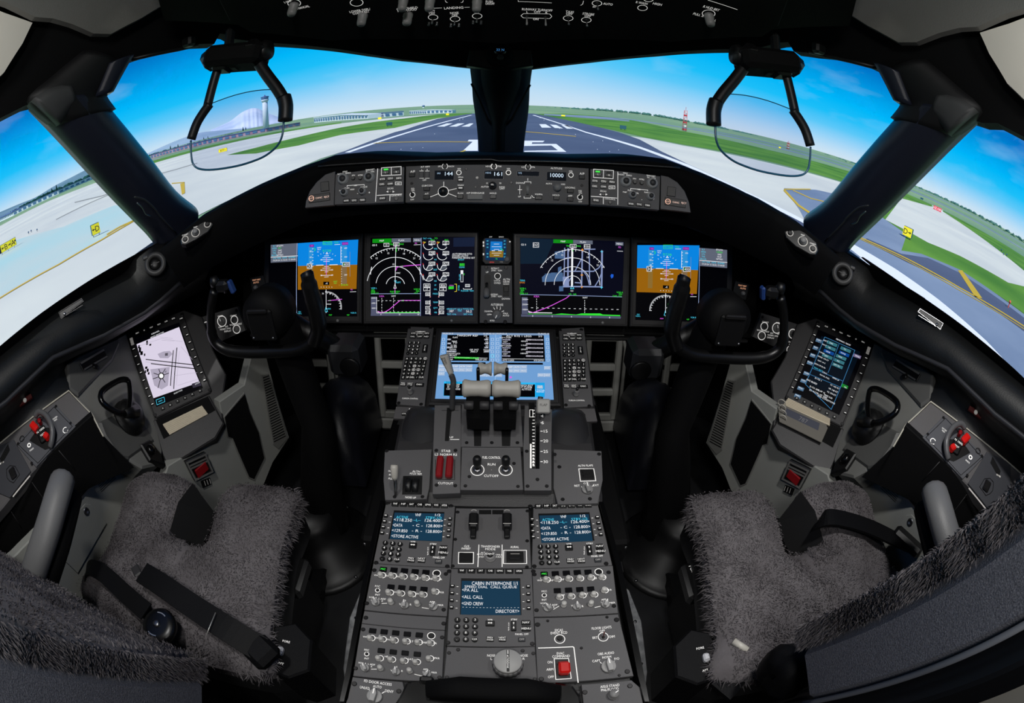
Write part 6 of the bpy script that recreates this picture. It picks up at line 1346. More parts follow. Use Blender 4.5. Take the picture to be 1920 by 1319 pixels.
def efis(side):
    c = G1 if side < 0 else G2; fr = FEL if side < 0 else FER
    m = Mod('map_control_panel', 'display control panel at the ' + ('control-tower' if side < 0 else 'antenna-mast') + ' end of the autopilot panel', 'control panel', fr, [(629, 327), (694, 318), (758, 313), (757, 379), (692, 382), (627, 384)] if side < 0 else [(1107, 317), (1172, 322), (1238, 331), (1236, 394), (1172, 388), (1107, 384)], .03, PANEL)
    if side < 0:
        D = dict(L1=[c(712, 126), c(692, 424)], L2=[c(704, 368), c(930, 356)], L3=[c(822, 366), c(820, 418)], box=[c(746, 120), c(922, 108), c(922, 182), c(744, 190)], d3=[c(834, 116), c(834, 184)], l=c(782, 162), r=c(880, 158), gl=c(786, 134), gr=c(884, 130), keys=[(c(754, 222), 'SYS'), (c(826, 216), 'CDU'), (c(902, 214), 'INFO'), (c(750, 268), 'CHKL'), (c(824, 264), 'COMM'), (c(898, 262), 'ND'), (c(754, 394), 'ENG'), (c(430, 416), 'WXR'), (c(500, 414), 'TFC'), (c(574, 410), 'TERR')], eic=c(826, 305), can=c(880, 368), canb=c(878, 398), k1=c(402, 222), k2=c(634, 204), k3=c(412, 340), k4=c(574, 330), s1=c(492, 214), s2=c(556, 212), lab=[('RADIO', c(378, 174)), ('BARO', c(446, 166)), ('MINS', c(418, 154)), ('FPV', c(494, 188)), ('MTRS', c(556, 186)), ('BAROSET', c(644, 136)), ('IN', c(614, 156)), ('HPA', c(664, 154)), ('PLAN', c(434, 302)), ('MINI', c(482, 314)), ('MAP', c(384, 324)), ('ND', c(512, 278)), ('RANGE', c(588, 292))], br=[c(436, 292), c(436, 280), c(590, 270), c(592, 282)], pl=c(636, 342))
    else:
        D = dict(L1=[c(1144, 154), c(1144, 452)], L2=[c(902, 376), c(1138, 392)], L3=[c(1014, 386), c(1014, 446)], box=[c(926, 132), c(1106, 144), c(1102, 218), c(926, 206)], d3=[c(1016, 140), c(1014, 212)], l=c(966, 180), r=c(1066, 188), gl=c(964, 154), gr=c(1064, 160), keys=[(c(938, 238), 'SYS'), (c(1016, 242), 'CDU'), (c(1092, 248), 'INFO'), (c(936, 286), 'CHKL'), (c(1014, 290), 'COMM'), (c(1090, 298), 'ND'), (c(948, 412), 'ENG'), (c(1262, 444), 'WXR'), (c(1336, 450), 'TFC'), (c(1410, 458), 'TERR')], eic=c(1014, 330), can=c(1074, 400), canb=c(1074, 430), k1=c(1216, 244), k2=c(1452, 260), k3=c(1276, 362), k4=c(1438, 376), s1=c(1296, 248), s2=c(1358, 256), lab=[('RADIO', c(1174, 180)), ('BARO', c(1246, 188)), ('MINS', c(1212, 168)), ('FPV', c(1296, 218)), ('MTRS', c(1360, 224)), ('BAROSET', c(1444, 192)), ('IN', c(1418, 206)), ('HPA', c(1468, 212)), ('PLAN', c(1256, 324)), ('CTR', c(1314, 348)), ('MAP', c(1208, 338)), ('ND', c(1336, 314)), ('RANGE', c(1414, 342))], br=[c(1258, 318), c(1260, 306), c(1414, 320), c(1414, 330)], pl=c(1466, 398))
    m.L(D['L1'], 1.1).L(D['L2'], 1.1).L(D['L3'], 1.1).L(D['box'], 1.1, closed=True).L(D['d3'], 1.)
    for k_, t in (('l', 'L'), ('r', 'R')): m.key(*D[k_], 13, 6, t, 3, d=.003)
    m.key(*D['gl'], 8.5, 2.6, d=.002, m=GREENLED, name='lamp'); m.key(*D['gr'], 8.5, 2.6, d=.002, m=BLACK, name='lamp')
    for p, t in D['keys']: m.key(*p, 12.5, 7, t, 2.8, d=.003, tw=9 if len(t) > 2 else 6)
    p = D['keys'][5][0]; m.L([(p[0] - 5.6, p[1] - 2.8), (p[0] + 5.6, p[1] - 2.8), (p[0] + 5.6, p[1] + 2.8), (p[0] - 5.6, p[1] + 2.8)], .8, z=.0034, closed=True)
    m.T('EICAS', *D['eic'], 3).T('CANC/RCL', *D['can'], 2.8); m.key(*D['canb'], 7, 7, rd=1); e = D['eic']; m.P([(e[0] - 8, e[1] + 6), (e[0] - 4, e[1] + 4.2), (e[0] - 4, e[1] + 7.8)], LEGEND).P([(e[0] + 8, e[1] + 6), (e[0] + 4, e[1] + 4.2), (e[0] + 4, e[1] + 7.8)], LEGEND); m.key(e[0], e[1] + 6.2, 6, 5)
    for t, p in D['lab']: m.T(t, *p, 2.7)
    m.L(D['br'], .9); m.T('+', *D['pl'], 5); m.T('-', D['pl'][0] - 22, D['pl'][1] + 1, 5)
    LG = mat('light_grey_knob', (176, 175, 173), .45)
    for k_ in ('k1', 'k2'): m.knob(*D[k_], 21, .013, LG, cap=DARK)
    for k_ in ('k3', 'k4'): m.knob(*D[k_], 15, .014, LG, cap=DARK)
    for k_ in ('s1', 's2'): m.key(*D[k_], 7.5, 7.5, rd=1, d=.007)
    m.done()
efis(-1); efis(1)
def glend(side):
    c = G1 if side < 0 else G2; fr = Frame((side * .385, .99, 1.118), (math.cos(.25), -side * math.sin(.25), 0), tilt(19))
    m = Mod('data_link_panel', 'small rounded end panel with three dark lit keys, ' + ('control-tower' if side < 0 else 'antenna-mast') + ' end of the hood', 'control panel', fr, [c(*p) for p in ([(58, 480), (66, 420), (100, 330), (160, 250), (240, 180), (330, 150), (318, 456)] if side < 0 else [(1532, 186), (1600, 200), (1680, 250), (1746, 330), (1786, 430), (1800, 522), (1528, 490)])], .02, PANEL2)
    q = c(236, 288) if side < 0 else c(1626, 334); m.key(*q, 16, 18, d=.003, m=BLACK)
    q = c(186, 390) if side < 0 else c(1662, 432); m.key(*q, 40, 15, d=.002, m=BLACK, name='key_bank'); kk = [c(116, 396), c(184, 390), c(254, 381)] if side < 0 else [c(1594, 424), c(1666, 432), c(1738, 438)]
    m.T('ACPT', *kk[0], 3, m=em('ffc8b0'), z=.003).T('CANC', *kk[1], 3.2, m=em('ffd8c8'), z=.003).T('RJCT', *kk[2], 3.2, m=em('ffd8c8'), z=.003); m.ring(*kk[0], 4.6, 1., m=em('ffc8b0'), z=.003); m.done()
glend(-1); glend(1)
# oval map / microphone panels and air vents on the hood's sweeping ends
def facing(px, py, off=.0, side=-1, yaw=.62, tl_=35):
    P = gsurf(px, py, off); return Frame(P, (math.cos(yaw), -side * math.sin(yaw), 0), (side * math.sin(math.radians(tl_)) * math.sin(yaw), math.sin(math.radians(tl_)) * math.cos(yaw), math.cos(math.radians(tl_))))
def oval(side):
    K = conv(0, 400, 3.998) if side < 0 else conv(1340, 400, 3.298)
    pc = (368, 434) if side < 0 else (1503, 451); fr = facing(*pc, .03, side, .6, 35)
    pts = [K(*p) for p in ([(1352, 200), (1390, 150), (1480, 90), (1560, 40), (1596, 50), (1596, 90), (1560, 140), (1470, 200), (1390, 240), (1358, 236)] if side < 0 else [(428, 110), (440, 82), (480, 80), (560, 120), (630, 180), (642, 230), (625, 258), (590, 256), (500, 205), (440, 150)])]
    fr = fr.at(*pc); m = Mod('map_light_panel', 'small oval panel of three dials at the foot of the ' + ('pillar beside the outward-arrow sign' if side < 0 else 'pillar beside the yellow-painted corner'), 'control panel', fr, pts, .02, BLACK, bev=.002)
    for i, (p, r) in enumerate(((K(1388, 196), 5.6), (K(1466, 146), 7.4), (K(1555, 82), 5.8)) if side < 0 else ((K(607, 220), 6.2), (K(545, 174), 8.6), (K(466, 122), 5.8))):
        m.ring(*p, r, 1.4, m=LEGDIM)
        if i == 1: m.knob(*p, r * 1.4, .014, GREYKNOB)
        else: m.key(*p, r * 1.2, r * 1.2, rd=1, m=BLACK)
        m.T(('CHART', 'MAP', 'MIC')[i], p[0], p[1] - r - 3, 2.6)
    m.done()
oval(-1); oval(1)
def vent(side):
    pc = (291, 495) if side < 0 else (1580, 513); P = shell(*pc, -.075); fr = Frame(P, (.68, -side * .73, 0), (side * .36, .34, .86)).at(*pc)
    t = thing('air_vent', 'round grey gasper air vent at the corner of the ' + ('hazy-hill side window' if side < 0 else 'side window with the painted taxiway'), 'air vent', fr.M()); k = fr.sx(*pc); r = 20 * k
    b = MB(); b.lathe([(r, -.012), (r * 1.02, 0), (r * .95, .007), (r * .62, .007), (r * .56, .0), (r * .56, -.006)], mat('vent_grey', (66, 66, 66), .5), 36); b.build('ring', t)
    b = MB(); b.lathe([(r * .56, -.008), (r * .5, .001), (r * .2, .004)], BLACK, 30); b.rect(-r * .4, -r * .04, r * .4, r * .04, .0045, DARK); b.build('nozzle', t)
    b = MB(); b.box((r * .75 * -side * -1, r * .75, .004), (r * .5, r * .3, .01), mat('vent_grey', (66, 66, 66), .5), .002); b.build('lever', t)
vent(-1); vent(1)

# ------------------------------------------------------------------ overhead panel
O = conv(640, 0, 3); C1 = conv(0, 0, 3); C3 = conv(1280, 0, 3)
m = Mod('overhead_panel', 'black overhead panel with white switch legends along the top of the picture', 'control panel', FO, [(430, 40), (470, 62), (620, 78), (940, 84), (1260, 80), (1430, 70), (1460, 50), (1500, -60), (380, -60)], .03, MATTE, bev=.003)
for t, p, h, w in (('LOWER DSPL/', O(104, 58), 4, 40), ('CONTRAST', O(110, 70), 4, 32), ('GLARESHIELD', O(370, 46), 4, 40), ('PNL/FLOOD', O(370, 56), 4, 36), ('LEFT', O(508, 62), 4, 13), ('OFF', O(510, 75), 4, 11), ('LANDING', O(632, 43), 4.4, 36), ('NOSE', O(636, 72), 4, 16), ('OFF', O(638, 85), 4, 11), ('OFF', O(762, 66), 4, 11), ('PUSH', O(832, 8), 4, 13), ('ON/OFF', O(836, 20), 4, 17), ('RUNWAY TURNOFF', O(1102, 54), 4.2, 57), ('L', O(1046, 66), 4, 3), ('OFF', O(1102, 66), 4, 12), ('R', O(1154, 70), 4, 4), ('ON', O(1094, 107), 4, 10), ('TAXI', O(1284, 66), 4, 15), ('OFF', O(1282, 78), 4, 12), ('STROBE', O(1390, 78), 4, 22), ('OFF', O(1386, 90), 4, 12), ('BRT', O(1424, 38), 3, 6), ('AUTO', O(1500, 22), 4, 18), ('R WASH', O(1690, 16), 4, 22), ('HIGH', O(1778, 22), 4.2, 17), ('L HUD', C1(1618, 8), 3.6, 14), ('MANUAL', C1(1706, 40), 4.2, 24), ('R HUD BRT', C3(162, 46), 4.4, 32), ('PULL', C3(80, 80), 4.2, 14), ('A', C3(112, 90), 3.6, 4), ('LL', C3(180, 114), 3.6, 6)): m.T(t, *p, h, w, m=LEGEND)
m.L([O(476, 48), O(566, 44)], 1.).L([O(692, 41), O(722, 40)], 1.).L([O(476, 48), O(510, 46)], 1.).L([O(994, 2), O(996, 8), O(1184, 16)], 1.).L([O(1346, 30), O(1358, 22), O(1362, 4)], 1.).L([O(584, 2), O(590, 12), O(598, 14)], 1.).L([O(672, 14), O(682, 12), O(686, 2)], 1.).L([C3(142, 0), C3(308, 54)], 1.2)
def tog(p, kind='t'):
    if kind == 'k': m.knob(*p, 19, .028, GREYKNOB, flute=.03, top=.75)
    else: m.toggle(*p, 13, .020, -12, STEEL)
for p in (C1(1655, 18), C3(146, 76), O(86, 14)): m.ring(*p, 12, 1.3)
for p in (C1(1655, 26), C3(146, 84), O(122, 84), O(376, 80), O(350, 0), O(500, 0), O(764, 4)): tog(p, 'k')
for p in (O(516, 97), O(640, 106), O(764, 90), O(1276, 102), O(1378, 112), O(1438, 18)):
    m.ring(*p, 9, 1.2); m.toggle(*p, 13, .020, -12, STEEL, ring=False)
for p in (O(516, 97), O(640, 106), O(764, 90)):
    for dx in (-7.5, 7.5): m.knob(p[0] + dx, p[1] + 9, 5.5, .010, STEEL)
for p in (O(1694, 44), O(1728, -6)): m.ring(*p, 9, 1.2)
m.L([O(1024, 76), O(1010, 88), O(1024, 100), O(1172, 104), O(1184, 92), O(1172, 78), O(1024, 76)], 1.1)
for p in (O(1043, 92), O(1148, 96)): m.toggle(*p, 12, .026, -10, GREYKNOB, ring=False)
m.done()
b = MB(); fr = FO.at(940, 20); b.prism([tuple(fr.loc(*p)) for p in ((300, 60), (470, 70), (620, 86), (940, 93), (1260, 88), (1430, 78), (1600, 70), (1640, -80), (260, -80))], -.06, -.031, MATTE); ob = b.build('ceiling_overhead', None, fr.M()); struct(ob)
# standby compass above the centre post
fr = Frame(shell(937, 105, -.06), (1, 0, 0), (0, .2, .98)).at(937, 105); t = thing('standby_compass', 'small round compass with faint blue markings on top of the centre post', 'compass', fr.M()); k = fr.sx(937, 105)
b = MB(); b.prism([tuple(fr.loc(*p)) for p in ((880, 92), (996, 92), (1000, 122), (960, 128), (916, 128), (874, 122))], -.03, -.004, BLACK, inset=.004); b.build('housing', t)
b = MB(); b.lathe([(25 * k, -.004), (26 * k, .004), (22 * k, .012), (15 * k, .013)], MATTE, 32, c=(0, .004, 0)); b.build('case', t); b = MB(); x, y = fr.loc(938, 97); b.lathe([(13 * k, .012), (11 * k, .018), (5 * k, .0195)], mat('compass_lens', (10, 14, 22), .1), 26, c=(x, y, 0)); b.text('33', x - 4 * k, y, 5 * k, .0202, em('4a90d0', .6)); b.text('N', x + 5 * k, y, 5 * k, .0202, em('4a90d0', .6)); b.build('lens', t)
b = MB(); x, y = fr.loc(938, 110); b.lathe([(6.5 * k, .0125), (6 * k, .018), (3 * k, .019)], DARK, 20, c=(x, y, 0)); b.build('knob', t)
# ------------------------------------------------------------------ side consoles (traced on the captain's side, mirrored for the other)
def mfr(f): return Frame(f.O * [-1, 1, 1], f.u * [1, -1, -1], f.v * [-1, 1, 1])
def pfr(a, b, c, u):
    a, b, c = map(np.array, (a, b, c)); n = nrm(np.cross(b - a, c - a)); n = n if n @ (CAM - a) > 0 else -n
    u = np.array(u, float); u = nrm(u - n * (u @ n)); return Frame((a + b + c) / 3, u, np.cross(n, u))
class SMod(Mod):
    def __init__(s, side, name, label, cat, fr, outline, thick=.006, m=PANEL2, group=None, off=0., bev=.0008):
        c = np.mean(np.array(outline, float), 0); s.fl = fr.at(c[0], c[1], off); s.side = side
        s.f = s.fl if side < 0 else mfr(s.fl); s.root = thing(name, label, cat, s.f.M(), group); s.b = MB()
        if thick: s.b.prism([s.xy(*p) for p in outline], -thick, 0, m, inset=bev)
    def xy(s, px, py): a, b = s.fl.loc(px, py); return (-s.side * a, b)
    def k(s, px, py): return s.fl.sx(px, py)
    def ky(s, px, py): return s.fl.sy(px, py)
K = conv(0, 560, 3.2983); J = conv(0, 860, 2.874); L4 = conv(0, 400, 3.998); RK = conv(1340, 400, 3.2983)
EF = Frame(FBL.O, FBL.u, FBL.v)
FPL = pfr((-1.166, .961, .77), (-.988, .793, .596), (-1.073, .62, .87), (.69, .72, 0))
FTL = pfr((-1.13, .33, .85), (-1.01, .56, .85), (-.89, .53, .79), (.46, .88, 0))
FWL = Frame((-.97, .3, .6), (0, 1, 0), (0, 0, 1)); FFL = Frame((-.80, .9, .5), (.37, .93, 0), (0, 0, 1)); FKL = Frame((-.90, .53, .78), (.46, .88, 0), (0, 0, 1))
LIGHTL = mat('light_grey_lining', (152, 153, 148), .6, bump=.25, bscale=600, var=.05)
GREYL = mat('warm_grey_lining', (122, 122, 118), .55, bump=.25, bscale=600, var=.05)
PAPER = mat('cream_paper', (214, 202, 178), .85, var=.06, vscale=60)
who = {-1: 'white airport chart', 1: 'dark performance page'}
def tablet(s):
    kk = lambda *a: [K(*p) for p in a]
    m = SMod(s, 'tablet', {-1: 'side tablet with bezel keys showing a white airport chart', 1: 'side tablet with bezel keys showing a dark performance input page'}[s], 'tablet', EF, kk((793, 236), (1131, 88), (1307, 562), (1300, 580), (968, 738), (956, 730)), .02, DARK, off=.006, bev=.003)
    top = [(850, 217), (893, 200), (937, 182), (984, 163), (1028, 145), (1073, 127), (1122, 127)]; lf = [(828, 315), (842, 360), (857, 410), (873, 460), (890, 508), (908, 557), (926, 606), (944, 655)]; rt = [(1143, 180), (1158, 227), (1174, 272), (1191, 318), (1208, 365), (1226, 413), (1246, 460), (1265, 507)]; bt = [(1008, 682), (1053, 660), (1099, 638), (1145, 617), (1190, 595), (1238, 573)]
    for i, p in enumerate(top): m.key(*K(*p), 7.4, 6, ('MENU', '\u2302', 'PGUP', 'PGDN', 'XFR', 'ENTER', 'PWR')[i] if i != 1 else 'O', 2.4, tw=5.6 if i != 1 else None)
    for p in lf + rt: m.key(*K(*p), 6, 5, d=.003, extra=lambda b, x, y, z, kx, ky: b.rect(x - 2 * kx, y - .5 * ky, x + 2 * kx, y + .5 * ky, z, LEGEND))
    for i, p in enumerate(bt): m.key(*K(*p), 7, 6, '<o^v<>'[i], 3.2)
    for i in range(3): m.key(*K(812 + 4 * i, 252 + 15 * i), 5.5, 4, d=.003, m=LEGDIM)
    for p in ((960, 722), (1296, 566), (1125, 98), (806, 246)): m.screw(*K(*p), 3)
    m.done('bezel'); S = Scr(m.root, m.f)
    if s < 0:
        g = lambda *a: [K(*p) for p in a]
        S.p(g((832, 250), (1108, 150), (1255, 555), (968, 672)), 'k', -1); S.p(g((845, 285), (1108, 178), (1234, 520), (950, 618)), em('dfd6ea', .95)); WH = em('1c1a22', .3); GY = em('b6aec2', .9); BK = em('0e0c12', .2)
        S.T('KSEA/SEA', *K(962, 213), 2.6, m=SC_['w'], z=.0024); S.T('AIRPORT, AIRPORT INFO', *K(972, 228), 2.6, w=26, m=SC_['w'], z=.0024)
        S.p(g((975, 345), (1010, 330), (1050, 326), (1068, 345), (1040, 372), (990, 370)), GY, 1); S.p(g((930, 440), (1050, 425), (1040, 540), (1000, 565), (955, 540)), GY, 1)
        for pts, w in (([(902, 379), (1200, 413)], 1.5), ([(934, 405), (1206, 437)], 1.5), ([(1073, 322), (1055, 543)], 1.5), ([(1095, 306), (1075, 562)], 1.5)): S.l(g(*pts), w, BK)
        for pts in ([(850, 300), (1000, 250), (1130, 270)], [(990, 240), (1070, 250)], [(1000, 260), (1080, 266)], [(900, 395), (1195, 428)], [(1084, 310), (1064, 550)], [(1110, 330), (1092, 540)], [(1080, 480), (1220, 460)], [(1100, 540), (1230, 500)], [(1120, 300), (1190, 380)]): S.l(g(*pts), .5, GY)
        S.arc(K(998, 481), 4.8, 0, 360, 1.8, BK, 5.4); S.p([(K(998, 481)[0] + 4 * math.cos(a), K(998, 481)[1] + 4.6 * math.sin(a)) for a in np.linspace(0, 6.28, 12)], em('ffffff', .95), 2)
        for a, r in ((20, 50), (60, 52), (110, 46), (160, 50), (200, 56), (255, 78), (300, 48)): S.l([K(998 + 18 * math.cos(math.radians(a)), 481 - 20 * math.sin(math.radians(a))), K(998 + r * math.cos(math.radians(a)), 481 - r * math.sin(math.radians(a)))], 1.2, BK)
        for x, y, w, h in ((1030, 348, 9, 7), (910, 275, 5, 12), (866, 320, 7, 14), (876, 340, 8, 10), (860, 300, 6, 8), (905, 430, 7, 6), (914, 446, 6, 8), (920, 465, 5, 6), (900, 455, 4, 8), (930, 288, 6, 4), (895, 350, 4, 6), (1025, 455, 6, 5)): S.p(g((x - w, y - h), (x + w, y - h - 3), (x + w, y + h), (x - w, y + h + 3)), BK, 1)
        S.T('ON SPLIT MODE', *K(1102, 580), 2.6, w=17, m=SC_['w'], z=.0024); S.L(g((966, 630), (1015, 612), (1020, 640), (972, 660)), .7, SC_['c'], .002, True); S.T('INFO', *K(993, 636), 2.6, m=SC_['c'], z=.0024); S.P(g((1186, 530), (1236, 514), (1246, 540), (1194, 556)), em('3a3644', .8), .002); S.T('SHOW', *K(1222, 527), 2.4, m=SC_['w'], z=.0024)
    else:
        g = lambda *a: [RK(*p) for p in a]; T = lambda t, p, h=2.6, c='w', w=None: S.T(t, *RK(*p), h, w=w, m=SC_[c], z=S.o + .0012)
        S.p(g((640, 720), (930, 850), (770, 1250), (480, 1110)), 'k', -1); S.p(g((660, 760), (900, 860), (780, 1150), (560, 1050)), em('05101c', .8))
        S.l(g((680, 768), (866, 850), (720, 1216), (560, 1060), (680, 768)), .9, em('3a78a8')); S.l(g((600, 960), (790, 1040)), .9, em('3a78a8')); S.l(g((768, 812), (700, 990)), .8, em('3a78a8')); S.l(g((590, 1000), (780, 1080)), .8, em('3a78a8'))
        T('PERFORMANCE - TAKEOFF', (795, 800), 2.8, 'w', 28)
        for i in range(8): q = (632 - 18 * i * (1.0 if i < 4 else 1.05), 790 + 46 * i + (20 if i > 3 else 0)); S.p(g((q[0] - 2, q[1] - 16), (q[0] + 36, q[1] - 2), (q[0] + 28, q[1] + 18), (q[0] - 10, q[1] + 4)), em('5a7c9c', .8)); T(('COPY', 'RWY', 'INFO', 'SHOW', 'CLEAR', 'COPY', 'SEND', 'MAIN')[i], (q[0] + 12, q[1] - 2), 2.4)
        for i, (x, y) in enumerate(((728, 805), (718, 832), (708, 858), (698, 884), (812, 842), (802, 868), (784, 890), (772, 915), (762, 942))): c_ = em('3c7c88', .8) if i != 2 and i != 5 else em('0c4c9c', .8); S.p(g((x - 30, y - 18), (x + 32, y + 8), (x + 25, y + 26), (x - 37, y)), c_, 1); T(('2442', '16L', 'GEAR', 'DRY', 'TO', 'NONE', 'MAX', 'ALL', 'OPT TO')[i], (x - 8, y + 2), 2.4)
        for i, (t, p, c_) in enumerate((('ARPT', (684, 792), 'w'), ('RWY', (678, 818), 'w'), ('COND', (662, 866), 'w'), ('WIND 170 KT', (670, 900), 'w'), ('OAT 14 C', (660, 922), 'w'), ('QNH 29.92 IN', (650, 946), 'w'), ('TOW 360.7', (640, 968), 'c'), ('CALC', (680, 990), 'w'), ('RW16L FULL', (680, 1014), 'w'), ('MFRA 24', (748, 1028), 'w'), ('V1 142 KT', (742, 1076), 'w'), ('VR 148 KT', (732, 1098), 'w'), ('V2 154 KT', (722, 1118), 'w'), ('D-TO 1', (640, 1030), 'w'), ('ENG BLEED', (600, 1045), 'w'), ('D-TO 38%', (616, 1086), 'w'), ('FLAP 15', (660, 1106), 'w'), ('EO ACCEL HT 1000', (640, 1120), 'w'), ('TRIM 5.00', (700, 1136), 'w'), ('END CONDITIONS', (690, 1156), 'w'))): T(t, p, 2.5 if i < 10 else 3, c_)
        S.p(g((786, 1054), (826, 1072), (820, 1090), (780, 1074)), em('18842c', .9), 1); T('OK', (808, 1080), 2.6); S.p(g((858, 868), (906, 886), (900, 904), (850, 886)), em('74688c', .9), 1); T('SEND', (882, 888), 2.6)
    S.end()
def side(s):
    w_ = who[s]; g = lambda *a: [K(*p) for p in a]; sc = thing('side_console', 'grey moulded side console carrying the tablet with the ' + w_, 'console')
    def sl(name, fr, pts, m_, off=0., th=.02, bev=.002, parent=None):
        f_ = fr.at(*np.mean(np.array(pts, float), 0), off); q = [tuple(f_.loc(*p)) for p in pts]; F_ = f_
        if s > 0: q = [(-a, b2) for a, b2 in q]; F_ = mfr(f_)
        b = MB(); b.prism(q, -th, 0, m_, inset=bev); return b.build(name, parent or sc, F_.M())
    sl('tablet_surround', EF, [(236, 624), (345, 581), (380, 594), (399, 655), (424, 702), (416, 760), (419, 794), (404, 821), (315, 877), (300, 871), (262, 748)], DARK, -.004, .06, .004)
    sl('upper_shelf', FPL, [(127, 730), (125, 688), (139, 672), (221, 632), (238, 624), (292, 786), (306, 848), (300, 871), (268, 878), (245, 865), (194, 819), (170, 775)], GREYL, 0, .06, .006)
    sl('clip_housing', FPL, g((420, 400), (480, 355), (735, 240), (742, 280), (700, 380), (490, 600), (425, 550)), mat('mid_grey_lining', (86, 86, 84), .5, bump=.2, bscale=500), .010, .03, .006)
    sl('tiller_housing', FPL, g((615, 760), (700, 720), (870, 720), (905, 790), (960, 880), (870, 940), (800, 990), (740, 980), (650, 850)), mat('mid_grey_lining', (86, 86, 84), .5), .006, .03, .006)
    sl('console_top', FTL, [(-60, 885), (0, 832), (129, 733), (173, 778), (58, 888), (6, 951), (-60, 1030)], PANEL2, 0, .03, .003)
    b = MB(); pts = [FTL.hit(*p, .003) for p in ((-60, 885), (0, 832), (129, 733), (173, 778), (194, 819))]; pts = [p * [1 if s < 0 else -1, 1, 1] for p in pts]; b.tube(pts, .0022, mat('pale_edge_trim', (190, 186, 172), .5), 6); b.build('edge_trim', sc)
    sl('drawer_face', FKL, [(173, 778), (196, 822), (252, 878), (130, 935), (60, 1005), (0, 1070), (-60, 1120), (-60, 1030), (6, 951), (58, 888)], MATTE, 0, .02, .002)
    for p, q in (((110, 845), (140, 880)), ((60, 905), (92, 950)), ((18, 955), (40, 990))): b = MB(); A_ = FKL.hit(*p, .002); B2 = FKL.hit(*q, .002); A_, B2 = [v * [1 if s < 0 else -1, 1, 1] for v in (A_, B2)]; b.tube([A_, B2], .0012, DARK, 5); b.build('drawer_gap', sc)
    sl('lower_lining', FWL, [(194, 833), (250, 876), (300, 872), (310, 960), (205, 1120), (160, 1230), (110, 1210), (10, 1080), (-60, 1120), (30, 1040), (114, 957), (130, 906)], LIGHTL, 0, .03, .003)
    o = SMod(s, 'placard', 'faint printed placard on the pale lining beside the ' + ('seat with the round belt buckle' if s < 0 else 'seat with its belt across the cushion'), 'placard', FWL, [J(490, 110), J(600, 20), J(640, 60), J(520, 190)], .001, LIGHTL, off=.002); DK = mat('placard_ink', (44, 46, 44), .7)
    for i in range(8): o.L([J(503 + 4 * i + (14 if i > 2 else 0), 104 + 9 * i + (14 if i > 2 else 0)), J(590 + 5 * i, 34 + 9 * i + (8 if i > 2 else 0))], .9, DK)
    o.done('plate')
    o = SMod(s, 'stowage_slot', 'black slot with metal edge in the pale lining below the ' + ('outward-arrow sign window' if s < 0 else 'taxiway window') + ' armrest', 'slot', FWL, [J(316, 300), J(472, 122), J(492, 158), J(336, 344)], .002, STEEL, off=.003); o.P([J(324, 300), J(470, 132), J(484, 154), J(338, 330)], BLACK, .0006); o.done('frame')
    o = SMod(s, 'access_door', 'pale access door with a round lock beside the ' + ('seat with the round belt buckle' if s < 0 else 'seat with its belt across the cushion'), 'access door', FWL, [J(270, 470), J(460, 245), J(490, 250), J(575, 350), J(500, 480), J(420, 620)], .002, LIGHTL, off=.003); o.done('door'); q = J(465, 285); x, y = o.xy(*q); b = MB(); r = 5 * o.k(*q); b.lathe([(r, 0), (r, .002), (r * .6, .003), (r * .5, .001)], STEEL, 16, c=(x, y, 0)); b.build('lock', o.root)
    fw = sl('foot_wall', FFL, [(411, 754), (458, 722), (472, 664), (499, 664), (543, 821), (512, 868), (497, 905), (470, 960), (380, 960), (300, 920), (315, 874), (404, 821), (419, 794)], LIGHTL, 0, .03, .003)
    o = SMod(s, 'map_pocket', 'black open pocket in the pale footwell wall beside the ' + w_, 'pocket', FFL, g((1382, 735), (1512, 580), (1550, 700), (1606, 830), (1642, 990), (1574, 1130), (1536, 1112), (1434, 872), (1406, 862)), .003, GREYL, off=.004, bev=.002); o.P(g((1390, 735), (1513, 592), (1544, 702), (1600, 832), (1634, 988), (1572, 1118), (1542, 1106), (1440, 866), (1412, 856)), MATTE, .0006); o.done('pocket')
    o = SMod(s, 'air_grille', 'slatted grey air grille low on the footwell wall, ' + w_ + ' side', 'grille', FFL, g((1618, 475), (1660, 462), (1700, 560), (1765, 800), (1782, 866), (1724, 934), (1690, 905)), .004, GREYL, off=.005, bev=.002)
    for i in range(26): u = i / 25; o.L(g((1626 + 68 * u, 492 + 395 * u), (1662 + 104 * u, 478 + 372 * u)), 1.5, MATTE, .0006)
    o.done('grille_plate')
    o = SMod(s, 'reading_card_pocket', 'dark pocket moulded below the tablet with the ' + w_, 'pocket', EF, [(286, 789), (392, 741), (408, 772), (420, 794), (404, 822), (315, 878), (303, 850)], .02, DARK, off=.012, bev=.004); o.P([(292, 788), (390, 744), (404, 770), (307, 824)], MATTE, .0006); o.done('pocket')
    if s < 0:
        for i in range(7):
            q = [(1010 + 6 * i - 4, 778 + i * 9), (1248 + 5 * i, 662 + i * 7), (1256 + 5 * i, 672 + i * 7), (1016 + 6 * i - 4, 790 + i * 9)]; c = SMod(s, 'checklist_card', 'cream checklist card standing edge-up in the pocket below the chart tablet', 'card', EF, [K(*p) for p in q], .02, PAPER, 'cream cards below the chart tablet', off=.022 - .0008 * i, bev=.0004); c.done('card')
    else:
        fb = Frame(FBR.O, FBR.u, FBR.v); R_ = lambda *a: [RK(*p) for p in a]
        bk = Mod('ring_binder_book', 'thick cream-edged ring-bound book in the pocket below the dark performance page', 'book', fb, R_((455, 1142), (715, 1270), (712, 1315), (420, 1190)), .02, PAPER, off=.020)
        for i in range(5): bk.L(R_((450 - 4 * i, 1150 + 8 * i), (714, 1276 + 7 * i)), .6, mat('page_gap', (150, 138, 116), .8), .0005)
